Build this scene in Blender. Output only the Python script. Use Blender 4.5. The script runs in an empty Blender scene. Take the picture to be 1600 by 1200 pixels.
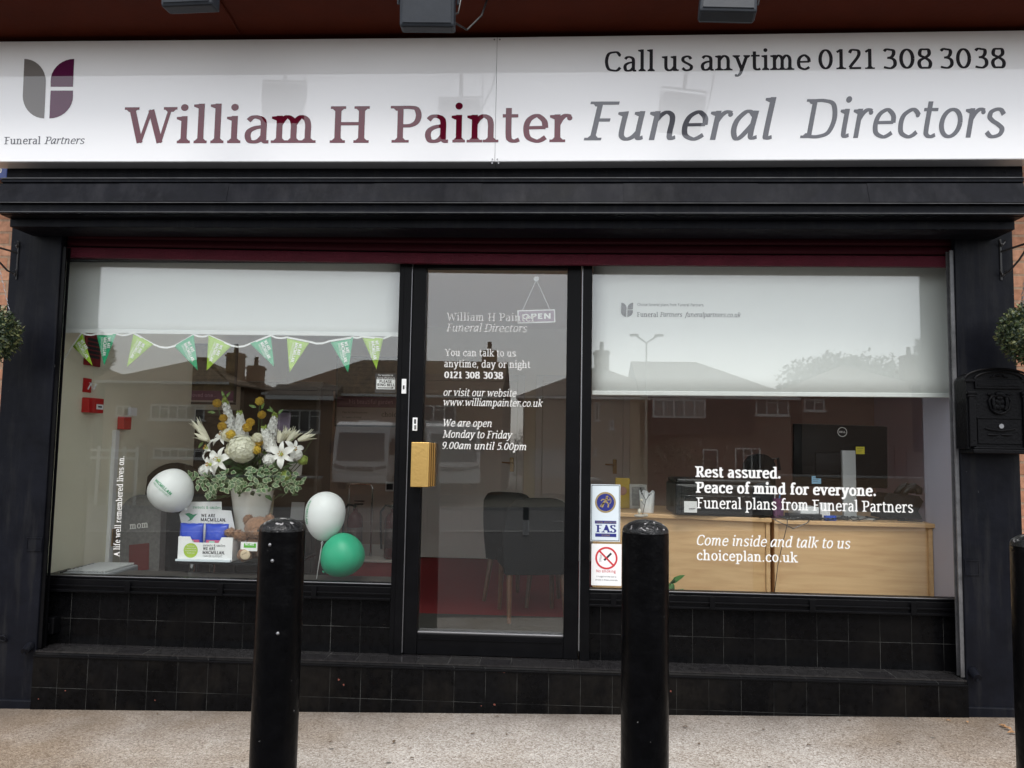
import bpy, bmesh, math, random
from mathutils import Vector, Matrix, noise
from mathutils.geometry import delaunay_2d_cdt
R = math.radians
random.seed(7)
scene = bpy.context.scene
COL = scene.collection

# ------------------------------------------------------------------ camera
CAM_D, CAM_H, FPX = 4.5, 1.483, 1200.0          # metres from the glass, eye height, focal length in photo pixels
YAW, PITCH, ROLL = R(2.925), R(4.4), R(0.98)
cy, sy, cp, sp, cr, sr = math.cos(YAW), math.sin(YAW), math.cos(PITCH), math.sin(PITCH), math.cos(ROLL), math.sin(ROLL)
FWD = Vector((-sy*cp, cy*cp, sp))
_r0 = Vector((cy, sy, 0)); _u0 = _r0.cross(FWD)
RGT = cr*_r0 + sr*_u0
UPV = -sr*_r0 + cr*_u0
EYE = Vector((0, -CAM_D, CAM_H))
cam = bpy.data.cameras.new('camera'); camo = bpy.data.objects.new('camera', cam); COL.objects.link(camo)
m = Matrix((RGT, UPV, -FWD)).transposed().to_4x4(); m.translation = EYE
camo.matrix_world = m
cam.sensor_fit = 'HORIZONTAL'; cam.sensor_width = 36.0; cam.lens = FPX/1600*36.0
cam.clip_start = 0.05; cam.clip_end = 2000
scene.camera = camo

# ------------------------------------------------------------------ light
SUN_EL, SUN_AZ = R(56), R(180)
w = bpy.data.worlds.new('World'); scene.world = w; w.use_nodes = True
nt = w.node_tree; nt.nodes.clear()
sky = nt.nodes.new('ShaderNodeTexSky'); sky.sky_type = 'NISHITA'; sky.sun_disc = False
sky.sun_elevation = SUN_EL; sky.sun_rotation = SUN_AZ
sky.air_density = 1.0; sky.dust_density = 1.0; sky.ozone_density = 1.0
hs = nt.nodes.new('ShaderNodeHueSaturation'); hs.inputs['Saturation'].default_value = 0.22
bg = nt.nodes.new('ShaderNodeBackground'); bg.inputs['Strength'].default_value = 0.15
ow = nt.nodes.new('ShaderNodeOutputWorld')
nt.links.new(sky.outputs[0], hs.inputs['Color']); nt.links.new(hs.outputs[0], bg.inputs[0]); nt.links.new(bg.outputs[0], ow.inputs[0])
sun = bpy.data.lights.new('sun', 'SUN'); sun.energy = 1.2; sun.angle = R(28); sun.color = (1.0, 0.97, 0.93)
suno = bpy.data.objects.new('sun', sun); COL.objects.link(suno); suno.rotation_euler = (R(90)-SUN_EL, 0, R(6)); suno.location = (0, -20, 20)
scene.view_settings.view_transform = 'Standard'; scene.view_settings.look = 'None'
scene.view_settings.exposure = 0.96; scene.view_settings.gamma = 1.0
scene.cycles.max_bounces = 10; scene.cycles.transparent_max_bounces = 16; scene.cycles.diffuse_bounces = 5
scene.cycles.use_denoising = True

# ------------------------------------------------------------------ measuring: photo pixel + distance from the glass -> metres
def P(px, py, Y):
    d = (px-800)/FPX*RGT - (py-600)/FPX*UPV + FWD
    t = (Y + CAM_D)/d.y
    return EYE + d*t
def rect(x0, y0, x1, y1, Y):
    xm, ym = (x0+x1)/2, (y0+y1)/2
    return P(x0, ym, Y).x, P(x1, ym, Y).x, P(xm, y1, Y).z, P(xm, y0, Y).z   # X0 X1 Z0 Z1
def ms(px, Y):                                   # pixels to metres on a plane
    return px*(Y+CAM_D)/FPX

# ------------------------------------------------------------------ materials
def mat(name, col, rough=0.5, metal=0.0, coat=0.0, spec=0.5, bump=0.0, bscale=40.0, vary=0.0, vscale=6.0, sheen=0.0, sss=0.0, trans=0.0):
    m = bpy.data.materials.new(name); m.use_nodes = True
    nt = m.node_tree; b = nt.nodes['Principled BSDF']
    b.inputs['Base Color'].default_value = (*col, 1); b.inputs['Roughness'].default_value = rough
    b.inputs['Metallic'].default_value = metal; b.inputs['Coat Weight'].default_value = coat
    b.inputs['Coat Roughness'].default_value = 0.05
    b.inputs['Specular IOR Level'].default_value = spec
    if sheen: b.inputs['Sheen Weight'].default_value = sheen*.4
    if sss: b.inputs['Subsurface Weight'].default_value = sss; b.inputs['Subsurface Radius'].default_value = (.02, .02, .02)
    if vary or bump:
        tc = nt.nodes.new('ShaderNodeTexCoord')
    if vary:
        n = nt.nodes.new('ShaderNodeTexNoise'); n.inputs['Scale'].default_value = vscale; n.inputs['Detail'].default_value = 6
        n.inputs['Roughness'].default_value = 0.65
        mp = nt.nodes.new('ShaderNodeMapRange'); mp.inputs[1].default_value = .3; mp.inputs[2].default_value = .7
        mp.inputs[3].default_value = 1-vary; mp.inputs[4].default_value = 1+vary
        mx = nt.nodes.new('ShaderNodeMix'); mx.data_type = 'RGBA'; mx.blend_type = 'MULTIPLY'; mx.inputs[0].default_value = 1
        mx.inputs[6].default_value = (*col, 1)
        nt.links.new(tc.outputs['Object'], n.inputs['Vector']); nt.links.new(n.outputs['Fac'], mp.inputs[0])
        nt.links.new(mp.outputs[0], mx.inputs[7]); nt.links.new(mx.outputs[2], b.inputs['Base Color'])
        mr = nt.nodes.new('ShaderNodeMapRange'); mr.inputs[3].default_value = max(.02, rough*(1-vary*.6)); mr.inputs[4].default_value = min(1, rough*(1+vary*.6))
        nt.links.new(n.outputs['Fac'], mr.inputs[0]); nt.links.new(mr.outputs[0], b.inputs['Roughness'])
    if bump:
        n2 = nt.nodes.new('ShaderNodeTexNoise'); n2.inputs['Scale'].default_value = bscale; n2.inputs['Detail'].default_value = 4
        bp = nt.nodes.new('ShaderNodeBump'); bp.inputs['Strength'].default_value = bump; bp.inputs['Distance'].default_value = 0.01
        nt.links.new(tc.outputs['Object'], n2.inputs['Vector']); nt.links.new(n2.outputs['Fac'], bp.inputs['Height'])
        nt.links.new(bp.outputs[0], b.inputs['Normal'])
    return m
def N(m, t, **kw):
    n = m.node_tree.nodes.new(t)
    for k, v in kw.items(): setattr(n, k, v)
    return n
def ramp(m, stops):
    r = N(m, 'ShaderNodeValToRGB'); e = r.color_ramp.elements
    while len(e) < len(stops): e.new(0.5)
    for i, (p, c) in enumerate(stops): e[i].position = p; e[i].color = (*c, 1) if len(c) == 3 else c
    return r
def xz_vector(m, sx=1.0, sz=1.0):                # object X,Z onto texture X,Y
    tc = N(m, 'ShaderNodeTexCoord'); s = N(m, 'ShaderNodeSeparateXYZ'); c = N(m, 'ShaderNodeCombineXYZ')
    L = m.node_tree.links.new
    ax = N(m, 'ShaderNodeMath', operation='ADD'); L(tc.outputs['Object'], s.inputs[0]); L(s.outputs[0], ax.inputs[0]); L(s.outputs[1], ax.inputs[1])
    L(ax.outputs[0], c.inputs[0]); L(s.outputs[2], c.inputs[1])
    return c.outputs[0], tc
def brick_mat(name, c1, c2, mortar, bw, bh, ms_, off=0.5, rough=0.8, bump=0.4, nvar=0.25, rough_m=0.9, spec=.3):
    m = mat(name, c1, rough, spec=spec); L = m.node_tree.links.new; b = m.node_tree.nodes['Principled BSDF']
    v, tc = xz_vector(m)
    br = N(m, 'ShaderNodeTexBrick'); br.offset = off; br.inputs['Scale'].default_value = 1.0
    br.inputs['Brick Width'].default_value = bw; br.inputs['Row Height'].default_value = bh
    br.inputs['Mortar Size'].default_value = ms_; br.inputs['Mortar Smooth'].default_value = 0.3
    br.inputs['Color1'].default_value = (*c1, 1); br.inputs['Color2'].default_value = (*c2, 1); br.inputs['Mortar'].default_value = (*mortar, 1)
    L(v, br.inputs['Vector'])
    n = N(m, 'ShaderNodeTexNoise'); n.inputs['Scale'].default_value = 30; n.inputs['Detail'].default_value = 6; L(tc.outputs['Object'], n.inputs['Vector'])
    mp = N(m, 'ShaderNodeMapRange'); mp.inputs[1].default_value = .3; mp.inputs[2].default_value = .7; mp.inputs[3].default_value = 1-nvar; mp.inputs[4].default_value = 1+nvar
    L(n.outputs['Fac'], mp.inputs[0])
    mx = N(m, 'ShaderNodeMix', data_type='RGBA', blend_type='MULTIPLY'); mx.inputs[0].default_value = 1
    L(br.outputs['Color'], mx.inputs[6]); L(mp.outputs[0], mx.inputs[7]); L(mx.outputs[2], b.inputs['Base Color'])
    mr = N(m, 'ShaderNodeMapRange'); mr.inputs[3].default_value = rough; mr.inputs[4].default_value = rough_m; L(br.outputs['Fac'], mr.inputs[0]); L(mr.outputs[0], b.inputs['Roughness'])
    inv = N(m, 'ShaderNodeMath', operation='SUBTRACT'); inv.inputs[0].default_value = 1; L(br.outputs['Fac'], inv.inputs[1])
    ad = N(m, 'ShaderNodeMath', operation='MULTIPLY_ADD'); ad.inputs[1].default_value = .15; L(n.outputs['Fac'], ad.inputs[0]); L(inv.outputs[0], ad.inputs[2])
    bp = N(m, 'ShaderNodeBump'); bp.inputs['Strength'].default_value = bump; bp.inputs['Distance'].default_value = .006
    L(ad.outputs[0], bp.inputs['Height']); L(bp.outputs[0], b.inputs['Normal'])
    return m
def glass_mat(name, r0=0.058, tint=(.97, .98, .97)):
    m = bpy.data.materials.new(name); m.use_nodes = True; nt = m.node_tree; nt.nodes.clear(); L = nt.links.new
    out = N(m, 'ShaderNodeOutputMaterial'); mix = N(m, 'ShaderNodeMixShader')
    tr = N(m, 'ShaderNodeBsdfTransparent'); tr.inputs[0].default_value = (*tint, 1)
    gl = N(m, 'ShaderNodeBsdfGlossy'); gl.inputs['Roughness'].default_value = 0.0; gl.inputs['Color'].default_value = (1, 1, 1, 1)
    g = N(m, 'ShaderNodeNewGeometry'); d = N(m, 'ShaderNodeVectorMath', operation='DOT_PRODUCT')
    L(g.outputs['Incoming'], d.inputs[0]); L(g.outputs['Normal'], d.inputs[1])
    a = N(m, 'ShaderNodeMath', operation='ABSOLUTE'); L(d.outputs['Value'], a.inputs[0])
    s = N(m, 'ShaderNodeMath', operation='SUBTRACT', use_clamp=True); s.inputs[0].default_value = 1; L(a.outputs[0], s.inputs[1])
    p = N(m, 'ShaderNodeMath', operation='POWER'); p.inputs[1].default_value = 5; L(s.outputs[0], p.inputs[0])
    f = N(m, 'ShaderNodeMath', operation='MULTIPLY_ADD'); f.inputs[1].default_value = 1-r0; f.inputs[2].default_value = r0; L(p.outputs[0], f.inputs[0])
    # float-glass panes are never perfectly flat
    tc = N(m, 'ShaderNodeTexCoord'); n = N(m, 'ShaderNodeTexNoise'); n.inputs['Scale'].default_value = 1.3; n.inputs['Detail'].default_value = 0; L(tc.outputs['Object'], n.inputs['Vector'])
    bp = N(m, 'ShaderNodeBump'); bp.inputs['Strength'].default_value = .025; bp.inputs['Distance'].default_value = .01; L(n.outputs['Fac'], bp.inputs['Height']); L(bp.outputs[0], gl.inputs['Normal'])
    L(f.outputs[0], mix.inputs[0]); L(tr.outputs[0], mix.inputs[1]); L(gl.outputs[0], mix.inputs[2]); L(mix.outputs[0], out.inputs[0])
    return m

# ------------------------------------------------------------------ mesh builder
def frame_of(d):
    d = Vector(d).normalized(); a = Vector((0, 0, 1)) if abs(d.z) < .9 else Vector((1, 0, 0))
    u = d.cross(a).normalized(); v = d.cross(u).normalized()
    return u, v
class G:
    def __init__(s): s.v = []; s.f = []; s.mi = []; s.cur = 0
    def add(s, vs, fs, M=None):
        o = len(s.v)
        for p in vs:
            p = Vector(p); s.v.append(M @ p if M else p)
        for f in fs: s.f.append(tuple(i+o for i in f)); s.mi.append(s.cur)
        return s
    def box(s, x0, x1, y0, y1, z0, z1, bev=0.0, M=None):
        if x0 > x1: x0, x1 = x1, x0
        if y0 > y1: y0, y1 = y1, y0
        if z0 > z1: z0, z1 = z1, z0
        b = min(bev, (x1-x0)*.45, (y1-y0)*.45, (z1-z0)*.45)
        if b <= 0:
            vs = [(x, y, z) for x in (x0, x1) for y in (y0, y1) for z in (z0, z1)]
            fs = [(0, 1, 3, 2), (4, 6, 7, 5), (0, 4, 5, 1), (2, 3, 7, 6), (0, 2, 6, 4), (1, 5, 7, 3)]
            return s.add(vs, fs, M)
        bm = bmesh.new(); bmesh.ops.create_cube(bm, size=1)
        for q in bm.verts: q.co = Vector(((x0+x1)/2+q.co.x*(x1-x0), (y0+y1)/2+q.co.y*(y1-y0), (z0+z1)/2+q.co.z*(z1-z0)))
        bmesh.ops.bevel(bm, geom=bm.edges[:], offset=b, segments=2, affect='EDGES', profile=.5)
        bm.verts.index_update()
        s.add([q.co.copy() for q in bm.verts], [[q.index for q in f.verts] for f in bm.faces], M); bm.free(); return s
    def cyl(s, p0, p1, r0, r1=None, n=16, caps=True):
        r1 = r0 if r1 is None else r1; p0 = Vector(p0); p1 = Vector(p1); u, v = frame_of(p1-p0)
        vs = []; fs = []
        for p, r in ((p0, r0), (p1, r1)):
            for i in range(n):
                a = 2*math.pi*i/n; vs.append(p+u*math.cos(a)*r+v*math.sin(a)*r)
        for i in range(n): fs.append((i, i+n, (i+1) % n+n, (i+1) % n))
        if caps: fs.append(tuple(range(n))); fs.append(tuple(range(2*n-1, n-1, -1)))
        return s.add(vs, fs)
    def tube(s, pts, r, n=8, close=False):
        pts = [Vector(p) for p in pts]; k = len(pts); vs = []; fs = []
        u = None
        for i, p in enumerate(pts):
            d = (pts[min(i+1, k-1)]-pts[max(i-1, 0)])
            if d.length < 1e-9: d = Vector((0, 0, 1))
            if u is None: u, v = frame_of(d)
            else:
                d.normalize(); u = (u-d*u.dot(d)).normalized(); v = d.cross(u)
            rr = r[i] if isinstance(r, (list, tuple)) else r
            for j in range(n):
                a = 2*math.pi*j/n; vs.append(p+u*math.cos(a)*rr+v*math.sin(a)*rr)
        for i in range(k-1):
            for j in range(n): fs.append((i*n+j, (i+1)*n+j, (i+1)*n+(j+1) % n, i*n+(j+1) % n))
        fs.append(tuple(range(n))); fs.append(tuple(range(k*n-1, (k-1)*n-1, -1)))
        return s.add(vs, fs)
    def lathe(s, prof, c=(0, 0, 0), n=32, M=None, flute=None):
        vs = []; fs = []; c = Vector(c); k = len(prof)
        for r, z in prof:
            for j in range(n):
                a = 2*math.pi*j/n; rr = r*(flute(a) if flute else 1); vs.append(c+Vector((rr*math.cos(a), rr*math.sin(a), z)))
        for i in range(k-1):
            for j in range(n): fs.append((i*n+j, i*n+(j+1) % n, (i+1)*n+(j+1) % n, (i+1)*n+j))
        if prof[0][0] > 1e-6: fs.append(tuple(range(n-1, -1, -1)))
        if prof[-1][0] > 1e-6: fs.append(tuple(range((k-1)*n, k*n)))
        return s.add(vs, fs, M)
    def ball(s, c, rx, ry=None, rz=None, nu=20, nv=12, M=None, fn=None):
        ry = rx if ry is None else ry; rz = rx if rz is None else rz; c = Vector(c); vs = []; fs = []
        for i in range(nv+1):
            t = math.pi*i/nv
            for j in range(nu):
                a = 2*math.pi*j/nu; d = Vector((math.sin(t)*math.cos(a), math.sin(t)*math.sin(a), math.cos(t)))
                k = fn(d) if fn else 1
                vs.append(Vector((d.x*rx*k, d.y*ry*k, d.z*rz*k)))
        if M: vs = [M @ q for q in vs]
        vs = [q+c for q in vs]
        for i in range(nv):
            for j in range(nu): fs.append((i*nu+j, (i+1)*nu+j, (i+1)*nu+(j+1) % nu, i*nu+(j+1) % nu))
        return s.add(vs, fs)
    def prism(s, pts, y0, y1, M=None):           # outline in X,Z pulled along Y
        n = len(pts); vs = [(x, y0, z) for x, z in pts]+[(x, y1, z) for x, z in pts]
        fs = [tuple(range(n)), tuple(range(2*n-1, n-1, -1))]+[(i, i+n, (i+1) % n+n, (i+1) % n) for i in range(n)]
        return s.add(vs, fs, M)
    def extrude_x(s, prof, x0, x1):              # profile in Y,Z pulled along X
        n = len(prof); vs = [(x0, y, z) for y, z in prof]+[(x1, y, z) for y, z in prof]
        fs = [tuple(range(n)), tuple(range(2*n-1, n-1, -1))]+[(i, i+n, (i+1) % n+n, (i+1) % n) for i in range(n)]
        return s.add(vs, fs)
    def leaf(s, base, d, up, L, W, fold=.15, two=False):
        d = Vector(d).normalized(); side = d.cross(Vector(up))
        if side.length < 1e-4: side = d.cross(Vector((1, .3, 0)))
        side.normalize(); nrm = side.cross(d); b = Vector(base)
        def ring(k, sh=0): return [b+d*(L*(.5-.5*k)), b+d*L*.35+side*W*.5*k+nrm*fold*W*k, b+d*L*.7+side*W*.36*k+nrm*fold*W*k*.5, b+d*L*(.5+.5*k)-nrm*fold*W*.8*k, b+d*L*.7-side*W*.36*k+nrm*fold*W*k*.5, b+d*L*.35-side*W*.5*k+nrm*fold*W*k]
        o = ring(1)
        if not two: return s.add(o, [(0, 1, 2, 3, 4, 5)])
        c0 = s.cur; i = ring(.76)
        s.add([q+nrm*.0004 for q in i], [(0, 1, 2, 3, 4, 5)]); s.cur = c0+1
        s.add(i+o, [(k, k+6, (k+1) % 6+6, (k+1) % 6) for k in range(6)]); s.cur = c0
        return s
    def out(s, name, mats, parent=None, smooth=False, angle=None):
        off = Vector(parent['_o']) if parent is not None else Vector((0, 0, 0))
        me = bpy.data.meshes.new(name); me.from_pydata([tuple(p-off) for p in s.v], [], s.f)
        mats = mats if isinstance(mats, (list, tuple)) else [mats]
        for q in mats: me.materials.append(q)
        if len(mats) > 1: me.polygons.foreach_set('material_index', s.mi)
        bm = bmesh.new(); bm.from_mesh(me); bmesh.ops.recalc_face_normals(bm, faces=bm.faces); bm.to_mesh(me); bm.free()
        if smooth:
            me.polygons.foreach_set('use_smooth', [True]*len(me.polygons))
            if angle: me.set_sharp_from_angle(angle=R(angle))
        me.update()
        o = bpy.data.objects.new(name, me); COL.objects.link(o); o['_o'] = tuple(off)
        if parent is not None: o.parent = parent
        return o
def tag(o, label=None, cat=None, group=None, kind=None):
    if label: o['label'] = label
    if cat: o['category'] = cat
    if group: o['group'] = group
    if kind: o['kind'] = kind
    return o
def thing(name, loc, label, cat, group=None, kind=None):
    o = bpy.data.objects.new(name, None); COL.objects.link(o); o.location = loc; o['_o'] = tuple(loc); o.empty_display_size = .1
    return tag(o, label, cat, group, kind)
def dup(root, loc, label, rotz=0.0):
    r = root.copy(); COL.objects.link(r); r.location = loc; r.rotation_euler.z = rotz; r['label'] = label; r['_o'] = tuple(loc)
    for ch in list(root.children):
        c = ch.copy(); COL.objects.link(c); c.parent = r
        for g in list(ch.children):
            d = g.copy(); COL.objects.link(d); d.parent = c
    return r

# ------------------------------------------------------------------ stroke lettering (serif, bold, italic, sans)
XH, CAP, ASC = 50.0, 67.0, 73.0
def smooth(pts, k=7):
    if len(pts) < 3: return pts
    o = []; q = [pts[0]]+list(pts)+[pts[-1]]
    for i in range(1, len(q)-2):
        p0, p1, p2, p3 = q[i-1], q[i], q[i+1], q[i+2]
        for j in range(k):
            t = j/k; t2 = t*t; t3 = t2*t
            o.append(tuple(.5*(2*p1[c]+(p2[c]-p0[c])*t+(2*p0[c]-5*p1[c]+4*p2[c]-p3[c])*t2+(3*p1[c]-p0[c]-3*p2[c]+p3[c])*t3) for c in (0, 1)))
    o.append(tuple(pts[-1])); return o
class Glyph:
    def __init__(s, T, t, ser, it): s.T = T; s.t = t; s.ser = ser; s.it = it; s.polys = []
    def wd(s, dx, dy):
        l = math.hypot(dx, dy) or 1; return s.t+(s.T-s.t)*abs(dy/l)**1.2
    def path(s, pts, w=None):
        n = len(pts); nr = []
        for i in range(n):
            a = pts[max(i-1, 0)]; b = pts[min(i+1, n-1)]; dx, dy = b[0]-a[0], b[1]-a[1]; l = math.hypot(dx, dy) or 1
            h = (w or s.wd(dx, dy))/2; nr.append((-dy/l*h, dx/l*h))
        for i in range(n-1):
            p, q, u, v = pts[i], pts[i+1], nr[i], nr[i+1]
            s.polys.append([(p[0]+u[0], p[1]+u[1]), (p[0]-u[0], p[1]-u[1]), (q[0]-v[0], q[1]-v[1]), (q[0]+v[0], q[1]+v[1])])
    def C(s, *pts, w=None): s.path(smooth(pts), w)
    def Ln(s, x0, y0, x1, y1, w=None): s.path([(x0, y0), (x1, y1)], w)
    def E(s, cx, cy_, rx, ry, a0=0, a1=360, w=None):
        n = max(6, int(abs(a1-a0)/12)); s.path([(cx+rx*math.cos(R(a0+(a1-a0)*i/n)), cy_+ry*math.sin(R(a0+(a1-a0)*i/n))) for i in range(n+1)], w)
    def Dt(s, x, y, r): s.polys.append([(x+r*math.cos(R(a)), y+r*math.sin(R(a))) for a in range(0, 360, 24)])
    def sb(s, x, y, l=10, r=10):                 # slab serif
        if not s.ser: return
        h = s.t*.8; y0, y1 = (y, y+h) if y < 30 else (y-h, y)
        l += s.T*.35; r += s.T*.35
        s.polys.append([(x-l, y0), (x+r, y0), (x+r, y1), (x-l, y1)])
        k = s.T*.5; d = 4.0 if y < 30 else -4.0; yy = y1 if y < 30 else y0
        s.polys.append([(x-k-4, yy), (x+k+4, yy), (x+k, yy+d), (x-k, yy+d)])
    def fl(s, x, y):                             # flag serif, top left
        if not s.ser: return
        k = s.T/2; s.polys.append([(x-k-8, y-5.5), (x-k-8, y-1.5), (x+k, y), (x+k, y-10), (x-k, y-9)])
    def st(s, x, y0, y1, e=''):
        s.Ln(x, y0, x, y1, s.T)
        if 'j' in e and not s.it: s.sb(x, y0, 7.5, 7.5)
        e = e.replace('j', 'b' if s.it else '')
        if s.it and 'B' not in e and 'b' in e and y0 == 0 and y1 <= ASC and 'K' not in e:
            s.polys = s.polys[:-1]; s.C((x, y1), (x, 12), (x+2.5, 3.2), (x+11, 5))
        elif 'b' in e: s.sb(x, y0)
        if 'K' in e and not s.it: s.sb(x, y0)
        if 't' in e: s.sb(x, y1)
        if 'f' in e: s.fl(x, y1)
        if 'x' in e:
            if s.ser: s.sb(x, y0, -s.T*.2, 9)
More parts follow.
